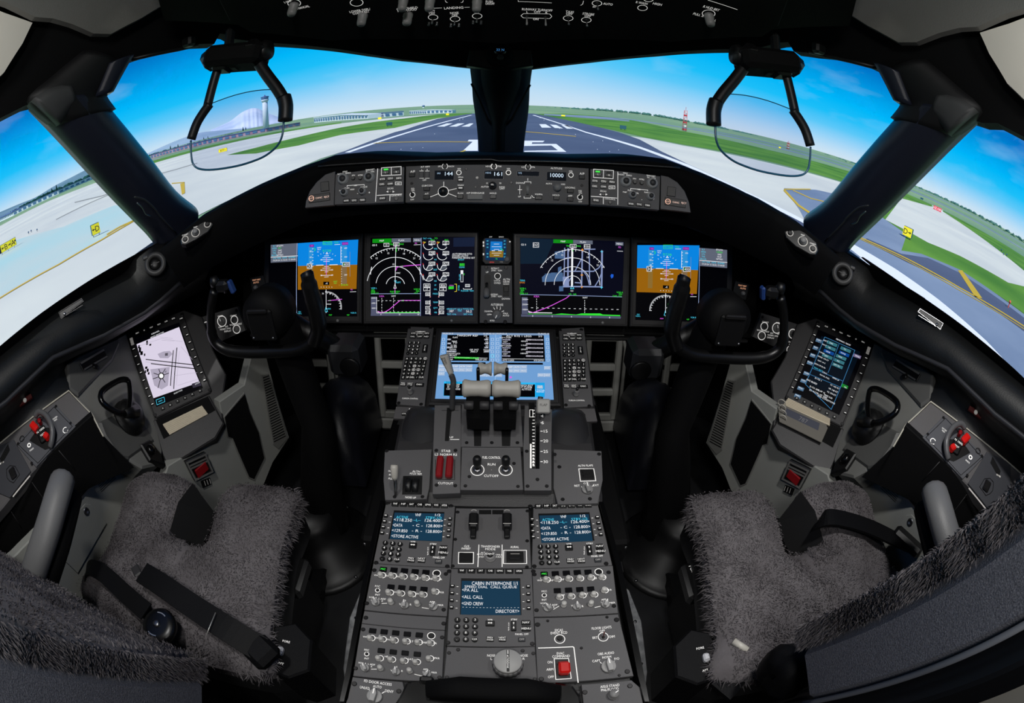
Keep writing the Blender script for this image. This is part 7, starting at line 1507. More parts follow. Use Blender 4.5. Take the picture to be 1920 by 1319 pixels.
        bk.done('pages'); cv = Mod('x', 'x', 'x', fb, R_((418, 1180), (690, 1306), (700, 1330), (660, 1420), (400, 1290), (395, 1230)), .006, mat('book_cover_grey', (104, 100, 92), .6), off=.028)
        cv.P(R_((440, 1205), (650, 1300), (640, 1345), (430, 1245)), mat('cover_blue', (58, 62, 78), .6)); cv.T('787', *RK(548, 1280), 8, 17, m=mat('cover_print', (120, 120, 124), .6), ang=0); o = cv.b.build('cover'); o.matrix_world = cv.f.M(); bpy.data.objects.remove(cv.root); o.parent = bk.root; o.matrix_parent_inverse = bk.f.M().inverted()
        for i in range(4):
            p = RK(412 + 2 * i, 1185 + 32 * i); x, y = bk.xy(*p); b = MB(); b.tube([(x + .012 * math.cos(a), y + .004 * math.sin(a), .012 + .012 * math.sin(a)) for a in np.linspace(0, 6.28, 14)[:-1]], .0016, BONE, 6, closed=True); b.build('ring', bk.root)
    o = SMod(s, 'clip', 'black spring clip with a chrome edge on the shelf beside the ' + w_, 'clip', FPL, g((492, 402), (642, 314), (664, 356), (516, 448)), .006, BLACK, off=.014, bev=.002); o.L(g((498, 404), (642, 320)), 2.6, CHROME, .002); o.L(g((520, 442), (662, 360)), 2., CHROME, .002); o.done('jaw'); q = K(585, 425); x, y = o.xy(*q); b = MB(); b.box((x, y, .004), (.022, .016, .01), BLACK, .004); b.build('thumb_tab', o.root)
    # steering tiller
    o = SMod(s, 'steering_tiller', 'black D-shaped steering tiller handle beside the ' + w_, 'tiller', FPL, g((700, 700), (870, 700), (870, 800), (700, 800)), 0); c = K(786, 752); x, y = o.xy(*c); r = 21 * o.k(*c)
    b = MB(); b.lathe([(r * 1.1, .004), (r * 1.1, .012), (r * .95, .016), (r, .030), (r * .8, .042), (r * .55, .046)], BLACK, 32, c=(x, y, 0)); b.build('base', o.root)
    fh = FPL.at(*K(745, 620), .055); loop = [fh.loc(*K(*p)) for p in ((622, 600), (650, 558), (735, 508), (785, 504), (800, 530), (806, 610), (795, 690), (770, 712), (715, 700), (640, 650))]
    o0 = o.fl; out = []
    for a, b2 in loop: P = fh.w(a, b2, .0) - o0.O; out.append((-s * float(P @ o0.u), float(P @ o0.v), float(P @ o0.n)))
    b = MB(); b.tube(smooth_path(out, 5, True), .0085, GLOSS, 10, closed=True); b.build('handle', o.root); q = out[7]; b = MB(); b.tube([(x, y, .04), ((x + q[0]) / 2, (y + q[1]) / 2, .05), q], [.022, .016, .010], BLACK, 14); b.build('stem', o.root)
    o = SMod(s, 'flashlight_clip', 'small black holder with a shiny knob below the steering tiller, ' + w_ + ' side', 'holder', FPL, g((870, 900), (930, 870), (1000, 960), (1020, 1030), (930, 1000)), .02, BLACK, off=.012, bev=.004); q = K(930, 940); x, y = o.xy(*q); b = MB(); b.lathe([(.014, 0), (.016, .008), (.01, .014)], GLOSS, 18, c=(x, y, 0)); b.build('knob', o.root); o.done('body')
    # ashtray with chrome frame and red insert
    o = SMod(s, 'ash_receptacle', 'chrome framed receptacle with a red insert in the footwell wall, ' + w_ + ' side', 'receptacle', FFL, g((1145, 1012), (1270, 953), (1322, 1075), (1206, 1132)), .01, STEEL, off=.014, bev=.003); o.P(g((1166, 1028), (1262, 984), (1300, 1064), (1214, 1106)), BLACK, .0006); o.L(g((1154, 1016), (1268, 964), (1312, 1070), (1208, 1122)), 3.2, CHROME, .003, True)
    for a, b2 in (((1170, 1034), (1272, 988)), ((1178, 1050), (1278, 1004)), ((1212, 1116), (1304, 1072))): o.L(g(a, b2), 3., CHROME, .004)
    o.done('frame'); q = K(1245, 1058); x, y = o.xy(*q); b = MB(); b.box((x, y, .002), (22 * o.k(*q), 18 * o.ky(*q), .008), RED, .002); b.build('insert', o.root)
    o = SMod(s, 'label_plate', 'tiny black label plate below the red receptacle, ' + w_ + ' side', 'label plate', FFL, g((1242, 1132), (1298, 1110), (1310, 1150), (1256, 1174)), .003, BLACK, off=.005); [o.L(g((1262 + 16 * i, 1128 - 6 * i), (1272 + 16 * i, 1158 - 6 * i)), .6, LEGDIM) for i in range(3)]; o.done('plate')
    # oxygen mask box
    o = SMod(s, 'oxygen_mask_box', 'grey oxygen panel with a red-gripped hose in it, ' + w_ + ' side', 'oxygen box', FTL, g((98, 900), (342, 654), (468, 792), (222, 1042)), .004, mat('console_blue_grey', (84, 85, 90), .5), off=.004)
    o.P(g((182, 880), (240, 800), (330, 800), (352, 850), (330, 920), (280, 938)), BLACK, .0006); o.T('OXYGEN', *K(340, 740), 3, 9); o.T('MASK', *K(344, 752), 3, 6); o.T('PRESS', *K(196, 935), 3, 8); o.ring(*K(180, 908), 2.6, 1.6); o.ring(*K(405, 815), 4.5, 1.2, a0=40, a1=330)
    o.L(g((115, 905), (335, 672), (448, 792), (235, 1020), (115, 905)), .8, SCREW, .0006)
    for p in ((112, 900), (346, 668), (436, 772), (196, 1020)): o.screw(*K(*p), 2.4)
    o.ring(*K(136, 868), 4, 1.2, m=BLACK); o.done('faceplate'); hz = [(232, 756, .018), (262, 742, .026), (300, 760, .028), (330, 800, .028), (345, 850, .024), (335, 900, .016), (318, 930, .008)]
    b = MB(); b.tube(smooth_path([(*o.xy(*K(x, y)), z) for x, y, z in hz], 4), .0075, mat('hose_grey', (92, 92, 94), .35), 10); b.build('hose', o.root)
    for x, y, w, h, a in ((222, 812, 10, 15, 20), (296, 868, 9, 9, 30), (255, 778, 6, 7, 0)): q = K(x, y); x2, y2 = o.xy(*q); b = MB(); b.box((0, 0, .010), (w * o.k(*q), h * o.k(*q), .018), BRIGHTRED if w > 8 else RED, .003, Tr(x2, y2) @ Rz(a * -s)); b.build('red_grip', o.root)
    b = MB(); q = K(268, 848); x2, y2 = o.xy(*q); b.box((x2, y2, .006), (.03, .04, .012), BLACK, .004); b.text('N 100%', x2, y2 + .008, .006, .0123, LEGEND); b.text('TEST', x2, y2 - .006, .005, .0123, LEGEND); b.build('regulator', o.root)
    o = SMod(s, 'headset_panel', 'dark console panel with an arched latch behind the oxygen box, ' + w_ + ' side', 'control panel', FTL, g((-60, 935), (85, 872), (190, 1068), (60, 1232), (-60, 1180)), .004, mat('console_dark_blue_grey', (62, 63, 68), .5), off=.004); o.P(g((0, 990), (50, 900), (62, 940), (10, 1030)), BLACK, .0006); o.L(g((44, 1110), (40, 1060), (62, 1035), (95, 1040), (122, 1090), (84, 1142), (60, 1130), (44, 1110)), .9, SCREW, .0008); o.L(g((80, 1228), (186, 1098)), 2., LEGDIM, .0006); o.L(g((0, 1025), (24, 1010)), 2.2, LEGDIM, .0006); o.done('faceplate'); q = K(82, 1085); x, y = o.xy(*q); b = MB(); b.box((x, y, .003), (.02, .028, .008), SCREW, .003); b.build('latch', o.root)
    # window latch and small red exit lamp
    fr = Frame(shell(133, 578, -.03), (.55, .83, .05), (-.5, .3, .8)); o = SMod(s, 'window_latch', 'long flat latch on the padded sill below the ' + ('outward-arrow sign' if s < 0 else 'painted yellow taxi line'), 'latch', fr, L4_ := [L4(440, 745), L4(610, 640), L4(625, 662), L4(460, 790)], .006, BLACK, off=.004, bev=.002); o.L(L4_, .9, STEEL if s > 0 else SCREW, .0006, True); o.L([L4(490, 770), L4(620, 690)], .9, STEEL if s > 0 else SCREW, .0006); o.done('plate'); q = L4(486, 757); x, y = o.xy(*q); b = MB(); b.lathe([(.004, 0), (.004, .004)], STEEL, 10, c=(x, y, 0)); b.build('pin', o.root)
    P = zhit(46, 748, .90); fr = Frame(P, (.5, .86, 0), (-.6, .35, .72)); o = SMod(s, 'exit_lamp', 'dark red lamp plate on the black lining, ' + w_ + ' side', 'lamp', fr, g((108, 630), (190, 588), (200, 612), (122, 668)), .008, mat('dark_red_lens', (92, 26, 24), .4), bev=.001); q = K(154, 630); x, y = o.xy(*q); o.done('lens'); b = MB(); b.lathe([(.006, 0), (.004, .004)], LEGDIM, 12, c=(x, y, 0)); b.build('button', o.root)
    # wiper / light selector panel behind the yoke
    fl = Frame((-.95, 1.20, .69), (.97, .22, 0), (-.1, .33, .93)); o = SMod(s, 'wiper_panel', 'grey panel of ringed knobs half hidden by the yoke, ' + w_ + ' side', 'control panel', fl, [L4(1475, 790), L4(1540, 770), L4(1780, 700), L4(1840, 880), L4(1640, 970), L4(1540, 1020)], .02, PANEL)
    for p, r, bar in (((1664, 810), 8.2, 1), ((1757, 800), 6.4, 0), ((1774, 870), 6.6, 0), ((1568, 968), 5, 0), ((1548, 850), 7, 0)):
        q = L4(*p); o.ring(*q, r, 1.3); o.knob(*q, r * 1.5, .012, GREYKNOB, ang=20 if bar else None, bar=bool(bar))
    for t, p in (('WIPER', (1652, 772)), ('OFF', (1650, 855)), ('INT', (1700, 850)), ('CHART', (1750, 768)), ('WORK TABLE', (1766, 834)), ('NORM / FMC', (1690, 868)), ('DISPLAY', (1708, 884)), ('FWD PNL', (1546, 915)), ('LIGHTS', (1550, 932))): o.T(t, *L4(*p), 3)
    for p in ((1500, 812), (1772, 730), (1545, 996)): o.screw(*L4(*p), 2.6)
    o.done()
    o = SMod(s, 'airflow_selector', 'small dim panel with orange lettering above the yoke hub, ' + w_ + ' side', 'control panel', Frame((-.75, 1.24, .82), (.97, .2, 0), (-.05, .35, .93)), [(468, 522), (494, 516), (500, 545), (474, 552)], .01, BLACK); o.T('FOOT HEAT', 481, 525, 3, 15, m=em('ffb890', .8)); o.T('AUTO', 480, 530, 3, m=em('ffb890', .8)); o.knob(480, 539, 7, .012, GREYKNOB); o.done()
for s in (-1, 1): tablet(s); side(s)
# ------------------------------------------------------------------ seats
FUR = mat('grey_sheepskin', (112, 108, 110), .95, c2=(88, 84, 86), vscale=10, spec=.05, bump=.5, bscale=160)
FABRIC = mat('woven_grey_fabric', (120, 120, 127), .95, c2=(74, 75, 82), vscale=900, spec=.1, bump=.5, bscale=420)
WEB = mat('black_webbing', (7, 7, 9), .6, spec=.2, bump=.3, bscale=600)
def fur(b, surf, n, L0, seed, edge=None):
    """Strands of pile growing out of a surface: surf(r1, r2) -> point, normal, comb direction."""
    r = np.random.default_rng(seed); v = []; f = []
    for i in range(n):
        p, nn, cd_, k = surf(r.random(), r.random())
        if p is None: continue
        L = L0 * k * (.6 + .8 * r.random()); d = nrm(nn + cd_ * (.7 + .5 * r.random()) + r.normal(0, .35, 3)); t = np.cross(d, r.normal(0, 1, 3)); t = t / (np.linalg.norm(t) + 1e-9) * (.0007 + .0006 * r.random())
        m = p + d * L * .55; e = p + d * L * .85 + cd_ * L * .35 - np.array([0, 0, L * .1]); o = len(v)
        v += [tuple(p - t), tuple(p + t), tuple(m + t * .7), tuple(m - t * .7), tuple(e)]; f += [(o, o + 1, o + 2, o + 3), (o + 3, o + 2, o + 4)]
    b.add(v, f, FUR)
def swirl(x, y, sd): 
    a = 2.2 * math.sin(x * 17 + sd) + 1.9 * math.cos(y * 19 - sd * 1.3) + 1.2 * math.sin((x + y) * 31 + sd * 2); return np.array([math.cos(a), math.sin(a), 0])
def seat(s):
    rec = math.radians(25 if s < 0 else 15.5); lab = 'pilot seat in grey sheepskin ' + ('with a round belt buckle lying on it' if s < 0 else 'with a belt strap across its cushion')
    t = thing('pilot_seat', lab, 'seat'); sx = lambda x: x if s < 0 else -x
    out = [(-.41, .19), (-.405, .30), (-.42, .40), (-.437, .52), (-.435, .61), (-.455, .648), (-.54, .652), (-.615, .64), (-.638, .60), (-.636, .55), (-.622, .46), (-.645, .44), (-.70, .44), (-.722, .45), (-.705, .51), (-.685, .565), (-.70, .582), (-.75, .592), (-.81, .598), (-.87, .578), (-.903, .535), (-.905, .45), (-.918, .33), (-.91, .19)]
    P = np.array([p[:2] for p in smooth_path([(*p, 0) for p in out], 4, True)]); n = len(P)
    def dist(x, y):
        a = P; b_ = np.roll(P, -1, 0); ab = b_ - a; q = np.array([x, y]); tt = np.clip(((q - a) * ab).sum(1) / (ab * ab).sum(1), 0, 1); return float(np.min(np.linalg.norm(a + ab * tt[:, None] - q, axis=1)))
    def zt(x, y):
        d = dist(x, y); z = .567 - .035 * math.exp(-(d / .022)) ; z += .055 * min(1, max(0, (y - .36) / .16)) * (1 if x < -.66 else .12); return z + .004 * math.sin(x * 60) * math.cos(y * 47)
    v2, f2, nb, orig = cdt([tuple(p) for p in P], .022); b = MB(); k = len(v2); V = [(sx(x), y, zt(x, y)) for x, y in v2]
    f2 = [f if s < 0 else f[::-1] for f in f2]; b.add(V, f2, FUR, smooth=True)
    cnt = set((f[i], f[(i + 1) % len(f)]) for f in f2 for i in range(len(f))); bd = [(a, c) for a, c in cnt if (c, a) not in cnt]
    low = [(x * .995 + sx(-.67) * .005, y, .50) for x, y, z in V]; b.add(V + low, [(c, a, a + k, c + k) for a, c in bd], FUR, smooth=True)
    def inside(x, y):
        c = False
        for i in range(n):
            (x1, y1), (x2, y2) = P[i - 1], P[i]
            if (y1 > y) != (y2 > y) and x < (x2 - x1) * (y - y1) / (y2 - y1) + x1: c = not c
        return c
    def top(r1, r2):
        x = -.93 + .52 * r1; y = .18 + .50 * r2
        if not inside(x, y): return None, None, None, 0
        e = .004; nn = nrm([-(zt(x + e, y) - zt(x - e, y)) / (2 * e), -(zt(x, y + e) - zt(x, y - e)) / (2 * e), 1]); nn = nn * [1 if s < 0 else -1, 1, 1]
        return np.array([sx(x), y, zt(x, y)]), nn, swirl(x, y, 1. + s) * .9, .75
    def rim(r1, r2):
        i = int(r1 * n) % n; p = P[i]; q = P[(i + 1) % n]; u = r1 * n - int(r1 * n); c = p + (q - p) * u; e = nrm(q - p); nn = np.array([e[1], -e[0], 0])
        A = sum(P[j - 1][0] * P[j][1] - P[j][0] * P[j - 1][1] for j in range(n)); nn = nn if A > 0 else -nn
        nn = nn * [1 if s < 0 else -1, 1, 1]; z = .50 + .05 * r2
        return np.array([sx(c[0]), c[1], z]), nn + np.array([0, 0, -.2]), swirl(c[0], c[1] + r2, 2.) * .5 + np.array([0, 0, -.3]), (1.15 if c[0] > -.46 else .45)
    fur(b, top, 34000, .0058, 3 + s); fur(b, rim, 5200, .013, 8 + s); b.build('sheepskin_cover', t)
    b = MB(); b.prism([(sx(x), y) for x, y in [(p[0] * .98 - .0134, p[1] * .985 + .005) for p in P]], .42, .505, mat('seat_pan_black', (18, 18, 20), .6), inset=.006); b.build('seat_pan', t)
    b = MB(); b.add([(sx(x), y, z) for x, y, z in ((-.722, .452, .56), (-.703, .51, .60), (-.683, .567, .61), (-.668, .572, .50), (-.678, .51, .48), (-.70, .455, .47))], [(0, 1, 4, 5), (1, 2, 3, 4)], mat('dark_seat_fabric', (16, 16, 18), .95)); b.build('crotch_gap_lining', t)
    b = MB(); b.box((sx(-.67), .40, .25), (.36, .40, .34), MATTE, .02); b.build('seat_base', t)
    for x in (-.56, -.78): b = MB(); b.box((sx(x), .45, .03), (.05, .9, .06), BLACK, .008); b.build('seat_rail', t)
    # backrest leaning aft
    U = np.array([0, -math.sin(rec), math.cos(rec)]); Nn = np.array([0, math.cos(rec), math.sin(rec)]); B0 = np.array([0, .18 if s < 0 else .22, .60]); Hh = .62
    def bp(x, h, d): return B0 + np.array([sx(x), 0, 0]) + U * h + Nn * d
    def slab(x0, x1, h0, h1, d0, d1, m_, nm, rr=.03, parent=t):
        b = MB(); F_ = Frame(bp((x0 + x1) / 2, (h0 + h1) / 2, (d0 + d1) / 2), (1, 0, 0), U); b.box((0, 0, 0), (abs(x1 - x0), h1 - h0, abs(d1 - d0)), m_, rr, smooth=False); return b.build(nm, parent, F_.M())
    h0 = .10 if s < 0 else .17; slab(-.915, -.405, h0, Hh, -.105, -.02, FABRIC, 'backrest_cushion', .012)
    slab(-.93, -.40, -.05, Hh + .04, -.17, -.104, mat('seat_shell_black', (16, 17, 20), .4), 'backrest_shell', .03)
    b = MB(); b.tube([tuple(bp(-.402, h, -.104)) for h in (h0, .2, .4, .6)], .004, mat('fabric_piping', (96, 98, 104), .7), 8); b.build('piping', t)
    b = MB(); b.tube([tuple(bp(-.34, h, -.20)) for h in (-.05, .12, .3, .5)], .014, mat('seat_tube_grey', (92, 94, 98), .4, .5), 10); b.build('recline_tube', t)
    b = MB(); F_ = Frame(bp(-.665, (Hh + h0) / 2, -.01), (1, 0, 0), U); b.box((0, 0, 0), (.51, Hh - h0, .05), FUR, .02, F_.M(), smooth=True)
    def bt(r1, r2):
        x = -.92 + .50 * r1; h = h0 + (Hh - h0) * r2; return bp(x, h, .014), Nn, np.array([swirl(x, h, 4. + s)[0], 0, swirl(x, h, 5. + s)[1]]) * .8, .9
    def be(r1, r2):
        h = h0 + (Hh - h0) * r1; d = -.020 + .034 * r2; return bp(-.409, h, d), np.array([-s * 1.0, 0, 0]), U * (.6 * math.sin(h * 40 + 6 * math.sin(h * 13))) - Nn * .35, 1.5
    fur(b, bt, 12000, .007, 20 + s); fur(b, be, 9000, .0058, 30 + s); b.build('sheepskin_back', t)
    # armrest on the outboard side
    pts = [zhit(118, 898, .80), zhit(108, 930, .805), zhit(92, 985, .79), zhit(74, 1040, .765), zhit(52, 1110, .72)]; pts = [p * [1 if s < 0 else -1, 1, 1] for p in pts]
    b = MB(); b.tube(smooth_path(pts, 5), [.024] + [.034] * 19 + [.03], mat('armrest_grey', (104, 104, 104), .5, bump=.2, bscale=500), 14, flat=.8); b.build('armrest', t)
    b = MB(); b.tube([p + np.array([0, 0, -.05]) for p in smooth_path(pts, 5)][:-2], .020, MATTE, 10); b.build('armrest_frame', t)
    # seat controls on the inboard side
    fz = Frame((-.39, .22, .525), (1, 0, 0), (0, 1, 0)); o = MB(); F2L = fz.at(540, 1215)
    def q(px, py): a, c = F2L.loc(px, py); return (a if s < 0 else -a, c)
    Fm = F2L if s < 0 else mfr(F2L); o.prism([q(*p) for p in ((512, 1175), (555, 1168), (585, 1200), (580, 1258), (540, 1272), (512, 1262))], -.16, 0, WEB, inset=.004); kx = F2L.sx(540, 1215)
    for tx, p in (('FORE', (537, 1204)), ('AFT', (527, 1245))): x, y = q(*p); o.text(tx, x, y, 4.4 * kx, .001, LEGEND)
    bx = o.build('control_box', t, Fm.M()); o = MB(); x, y = q(527, 1223); o.box((x, y, .004), (12 * kx, 17 * kx, .012), mat('switch_white', (206, 206, 210), .4), .003); o.build('switch', bx)
    fz2 = Frame((-.42, .36, .43), (1, 0, 0), (0, 1, 0)).at(550, 1075); x = MB(); x.box((0, 0, -.02), (.05, .10, .04), BLACK, .008); x.text('FORE/AFT', 0, .01, .009, .001, LEGEND, ang=math.radians(-80)); x.build('control_label', t, (fz2 if s < 0 else mfr(fz2)).M())
    return t
def strap(name, pts, w, parent, z0=.003):
    """Flat webbing lying on the cushion."""
    P_ = smooth_path(pts, 5); b = MB(); v = []; f = []
    for i, p in enumerate(P_):
        a = P_[max(i - 1, 0)]; c = P_[min(i + 1, len(P_) - 1)]; d = nrm(c - a); sd = nrm(np.cross(d, [0, 0, 1])) * w / 2; up = np.array([0, 0, z0])
        v += [p - sd, p + sd, p + sd + up, p - sd + up]
    for i in range(len(P_) - 1):
        for k in range(4): k2 = (k + 1) % 4; f.append((4 * i + k, 4 * i + k2, 4 * i + 4 + k2, 4 * i + 4 + k))
    f += [(3, 2, 1, 0), tuple(4 * (len(P_) - 1) + k for k in range(4))]; b.add([tuple(p) for p in v], f, WEB); return b.build(name, parent)
seat(-1); seat(1)
t = thing('seat_belt', 'black belt with a large round buckle lying on the sheepskin cushion', 'seat belt')
strap('lap_strap', [zhit(*J(462, 640), .55), zhit(*J(478, 590), .585), zhit(*J(560, 625), .59), zhit(*J(680, 735), .59), zhit(*J(790, 830), .592)], .045, t)
p = zhit(*J(868, 915), .597); b = MB(); r = .040; b.lathe([(r, 0), (r * 1.02, .008), (r * .9, .014), (r * .6, .016)], mat('buckle_black', (7, 7, 8), .34), 40, c=tuple(p)); b.prism([(p[0] - .012, p[1] - .062), (p[0] + .016, p[1] - .062), (p[0] + .03, p[1] - .02), (p[0] - .03, p[1] - .02)], p[2], p[2] + .010, BLACK); bk = b.build('buckle', t)
b = MB(); b.lathe([(.0075, .016), (.0075, .019), (.004, .020)], STEEL, 16, c=tuple(p)); b.build('release_stud', bk)
for a in (60, 240): b = MB(); b.ring(p[0], p[1], r * .62, r * .68, p[2] + .0165, CHROME, 30, a, a + 50); b.build('glint_rim', bk)
t = thing('seat_belt', 'long black strap with a metal tongue lying diagonally on the buckle seat', 'seat belt')
strap('strap', [zhit(*J(770, 620), .597), zhit(*J(880, 690), .597), zhit(*J(1040, 800), .593), zhit(*J(1240, 930), .59), zhit(*J(1420, 1040), .57)], .052, t, .006); p = zhit(*J(735, 605), .60); b = MB(); b.box((0, 0, 0), (.03, .022, .006), DARK, .003, Tr(*p) @ Rz(-35)); b.build('tongue', t)
a, c = zhit(*J(1162, 832), .604), zhit(*J(1110, 958), .604); b = MB(); b.tube([a, c], .0012, CHROME, 6); b.build('adjuster_bar', t)
b = MB(); p = zhit(*J(1395, 1030), .58); b.box((0, 0, -.012), (.055, .06, .03), WEB, .01, Tr(*p) @ Rz(-30)); b.build('anchor', t)
RB = conv(1260, 860, 2.874); t = thing('seat_belt', 'dark strap stretched from cutout to anchor over the other sheepskin cushion', 'seat belt')
strap('lap_strap', [zhit(*RB(760, 370), .57), zhit(*RB(830, 325), .607), zhit(*RB(930, 335), .610), zhit(*RB(1060, 375), .607), zhit(*RB(1200, 440), .597), zhit(*RB(1280, 480), .57)], .048, t, .006)
p = zhit(*RB(1270, 450), .60); b = MB(); b.box((0, 0, 0), (.035, .10, .03), BLACK, .008, Tr(*p) @ Rz(25)); b.build('anchor', t)
t = thing('seat_belt', 'bunched dark belt and white-tipped lever beside the strap-crossed seat', 'seat belt'); p1 = [zhit(*RB(*q), .52) for q in ((260, 1020), (300, 990), (380, 1060), (330, 1180), (250, 1270))]; strap('strap', p1, .05, t, .012)
p = [zhit(*RB(*q), z) for q, z in (((540, 1150), .60), ((600, 1090), .66), ((650, 1130), .66), ((600, 1200), .62))]; b = MB(); b.tube(smooth_path(p, 5), [.03] * 8 + [.04] * 8, WEB, 10); b.build('folded_webbing', t)
b = MB(); b.tube([zhit(*RB(330, 985), .56), zhit(*RB(405, 1035), .56)], .007, BONE, 8); b.build('lever_tip', t)
# ------------------------------------------------------------------ yokes, columns, pedals, head-up glasses
FY = Frame((-.585, .95, .84), (1, 0, 0), (0, 0, 1))
YK = mat('yoke_black', (13, 13, 14), .38, bump=.06, bscale=300); HUBM = mat('hub_black', (7, 7, 8), .7, spec=.2)
HX = conv(0, 0, 3)
def yoke(s):
    dx = 0 if s < 0 else -.010; mir = np.array([1 if s < 0 else -1, 1, 1]); V = lambda p, y=.95: (Frame((0, y, 0), (1, 0, 0), (0, 0, 1)).hit(*p)) * mir + np.array([dx, 0, 0])
    t = thing('control_yoke', 'black control yoke with two upright horns in front of the ' + ('screen beside the chart tablet' if s < 0 else 'screen beside the performance tablet'), 'yoke')
    g = lambda pts: [V(p, y) for p, y in pts]
    b = MB(); b.tube(smooth_path(g([((402, 545), .93), ((396, 575), .94), ((396, 615), .945), ((403, 640), .95), ((424, 656), .95), ((460, 661), .955), ((510, 660), .96), ((560, 656), .955), ((588, 642), .95)]), 5), [.0125] * 11 + [.0155] * 10 + [.017] * 20, YK, 14); b.build('lower_grip', t)
    b = MB(); b.tube(smooth_path(g([((588, 645), .95), ((597, 615), .945), ((592, 580), .935), ((582, 545), .925), ((576, 516), .92), ((574, 509), .92)]), 5), [.019] * 6 + [.0215] * 8 + [.020] * 4 + [.016] * 4 + [.013] * 3 + [.006], YK, 16); b.build('horn', t)
    b = MB(); p = V((418, 536), .925); b.box(tuple(p), (.04, .03, .03), BLACK, .008); p = V((402, 528), .92); b.lathe([(.012, -.012), (.014, 0), (.010, .012)], BLACK, 14, c=tuple(p)); b.build('switch_cluster', t)
    b = MB(); p = V((434, 538), .93); b.box((0, 0, 0), (.012, .02, .036), mat('blue_trigger', (34, 62, 120), .4), .004, Tr(*p) @ Ry(-15)); b.build('trigger', t)
    b = MB(); p = V((421, 541), .92); b.tube([p + np.array([0, 0, -.012]), p + np.array([.004, -.004, .012])], .004, STEEL, 8); b.build('trim_switch', t)
    c = V((498, 592), .96); b = MB(); X = Tr(*c) @ Rx(90); b.lathe([(.066, -.06), (.070, -.02), (.066, .01), (.05, .026), (.02, .032)], HUBM, 36, X); b.build('hub', t)
    b = MB(); b.box((0, -.012, .03), (.075, .085, .012), BLACK, .004, X); b.box((0, .030, .038), (.06, .012, .012), SCREW, .003, X); b.build('chart_clip', t)
    for a in (-.03, .03): b = MB(); b.lathe([(.004, .035), (.003, .039)], STEEL, 10, X @ Tr(a, -.045, 0)); b.build('screw', t)
    b = MB(); x0 = c[0]; b.tube([(x0, 1.0, c[2]), (x0 - s * .01, 1.03, c[2] - .12), (x0 - s * .055, 1.0, .45), (x0 - s * .02, .90, .10)], [.055, .052, .05, .085], MATTE, 18); b.build('column', t)
    q = V((652, 664), 1.10); b = MB(); b.box(tuple(q), (.095, .10, .10), mat('box_dark_grey', (42, 43, 46), .5, bump=.2), .014); gb_ = b.build('gearbox', t)
    b = MB(); b.lathe([(.030, 0), (.030, .006), (.026, .008)], BLACK, 26, Tr(q[0] - .02 * -s * -1, q[1] - .048, q[2] - .012) @ Rx(90)); b.build('boss', gb_)
    b = MB(); b.tube([q, (x0, 1.06, c[2] - .06)], .03, BLACK, 12); b.build('cross_link', t)
    # floor boot
    t2 = thing('column_boot', 'black rubber boot and round floor plate under the yoke, ' + who[s] + ' side', 'boot'); fb = (s * .60, .86)
    b = MB(); pr = [(.205, 0), (.205, .010), (.19, .018), (.165, .02), (.155, .045), (.135, .05), (.125, .085), (.105, .09), (.095, .16), (.085, .20)]; b.lathe(pr, BLACK, 40, c=(fb[0], fb[1], .002)); b.build('boot', t2)
    for i in range(10):
        a = 2 * math.pi * i / 10; b = MB(); b.lathe([(.006, .018), (.005, .023), (.002, .024)], STEEL, 8, c=(fb[0] + .192 * math.cos(a), fb[1] + .192 * math.sin(a), .0)); b.build('bolt', t2)
    t3 = thing('knee_bolster', 'smooth black padded hump in the footwell beyond the yoke column, ' + who[s] + ' side', 'padding'); b = MB()
    v = []; f = []
    for i in range(9):
        u = i / 8; y = 1.08 + .36 * u; z = .34 + .11 * math.sin(math.pi * min(1, u * 1.1)) ** .7 - .10 * (1 - u)
        for k in range(9): a = math.pi * k / 8; v.append((s * .575 + .115 * math.cos(a) * (1 - .1 * u), y, .1 + (z - .1) * math.sin(a) ** .5))
    for i in range(8):
        for k in range(8): f.append((9 * i + k, 9 * i + k + 1, 9 * i + 10 + k, 9 * i + 9 + k))
    f.append(tuple(range(9))[::-1]); b.add(v, f, mat('soft_black_leather', (24, 25, 32), .36, bump=.2, bscale=120), smooth=True); b.build('pad', t3)
yoke(-1); yoke(1)
# rudder pedals and the structure behind them
PED = mat('cast_grey_pedal', (150, 150, 145), .5, .1, var=.1, vscale=20); ST = mat('green_grey_structure', (92, 104, 104), .6, var=.12, vscale=6)
def pedal(x, lab):
    t = thing('rudder_pedal', lab, 'pedal', Tr(x, 1.46, .12) @ Rx(-14)); w, h = .15, .36; b = MB()
    xs = [-w / 2, -w / 2 + .03, -.006, .006 + .0, w / 2 - .03, w / 2]
    for a, c in ((-w / 2, -w / 2 + .026), (w / 2 - .026, w / 2)): b.box(((a + c) / 2, 0, h / 2), (c - a, .03, h), PED, .006)
    for z in (.012, .12, .225, h - .014): b.box((0, .002, z), (w, .026, .030), PED, .005)
    b.build('frame', t); b = MB(); b.tube([(w / 2 + .012, -.01, .0), (w / 2 + .012, -.012, h * .85), (w / 2 - .01, -.012, h + .014), (-w / 2 + .02, -.012, h + .016)], .008, PED, 8); b.build('edge_rail', t)
    b = MB(); b.box((0, .03, -.03), (w * 1.1, .08, .06), PED, .012); b.build('heel_rest', t); b = MB(); b.tube([(0, .05, .0), (0, .2, .12)], .018, BLACK, 10); b.build('link', t)
pedal(-.405, 'grey open-frame rudder pedal beside the console, chart tablet side'); pedal(-.74, 'grey open-frame rudder pedal near the footwell wall, chart tablet side')
pedal(.405, 'grey open-frame rudder pedal beside the console, performance tablet side'); pedal(.74, 'grey open-frame rudder pedal near the footwell wall, performance tablet side')
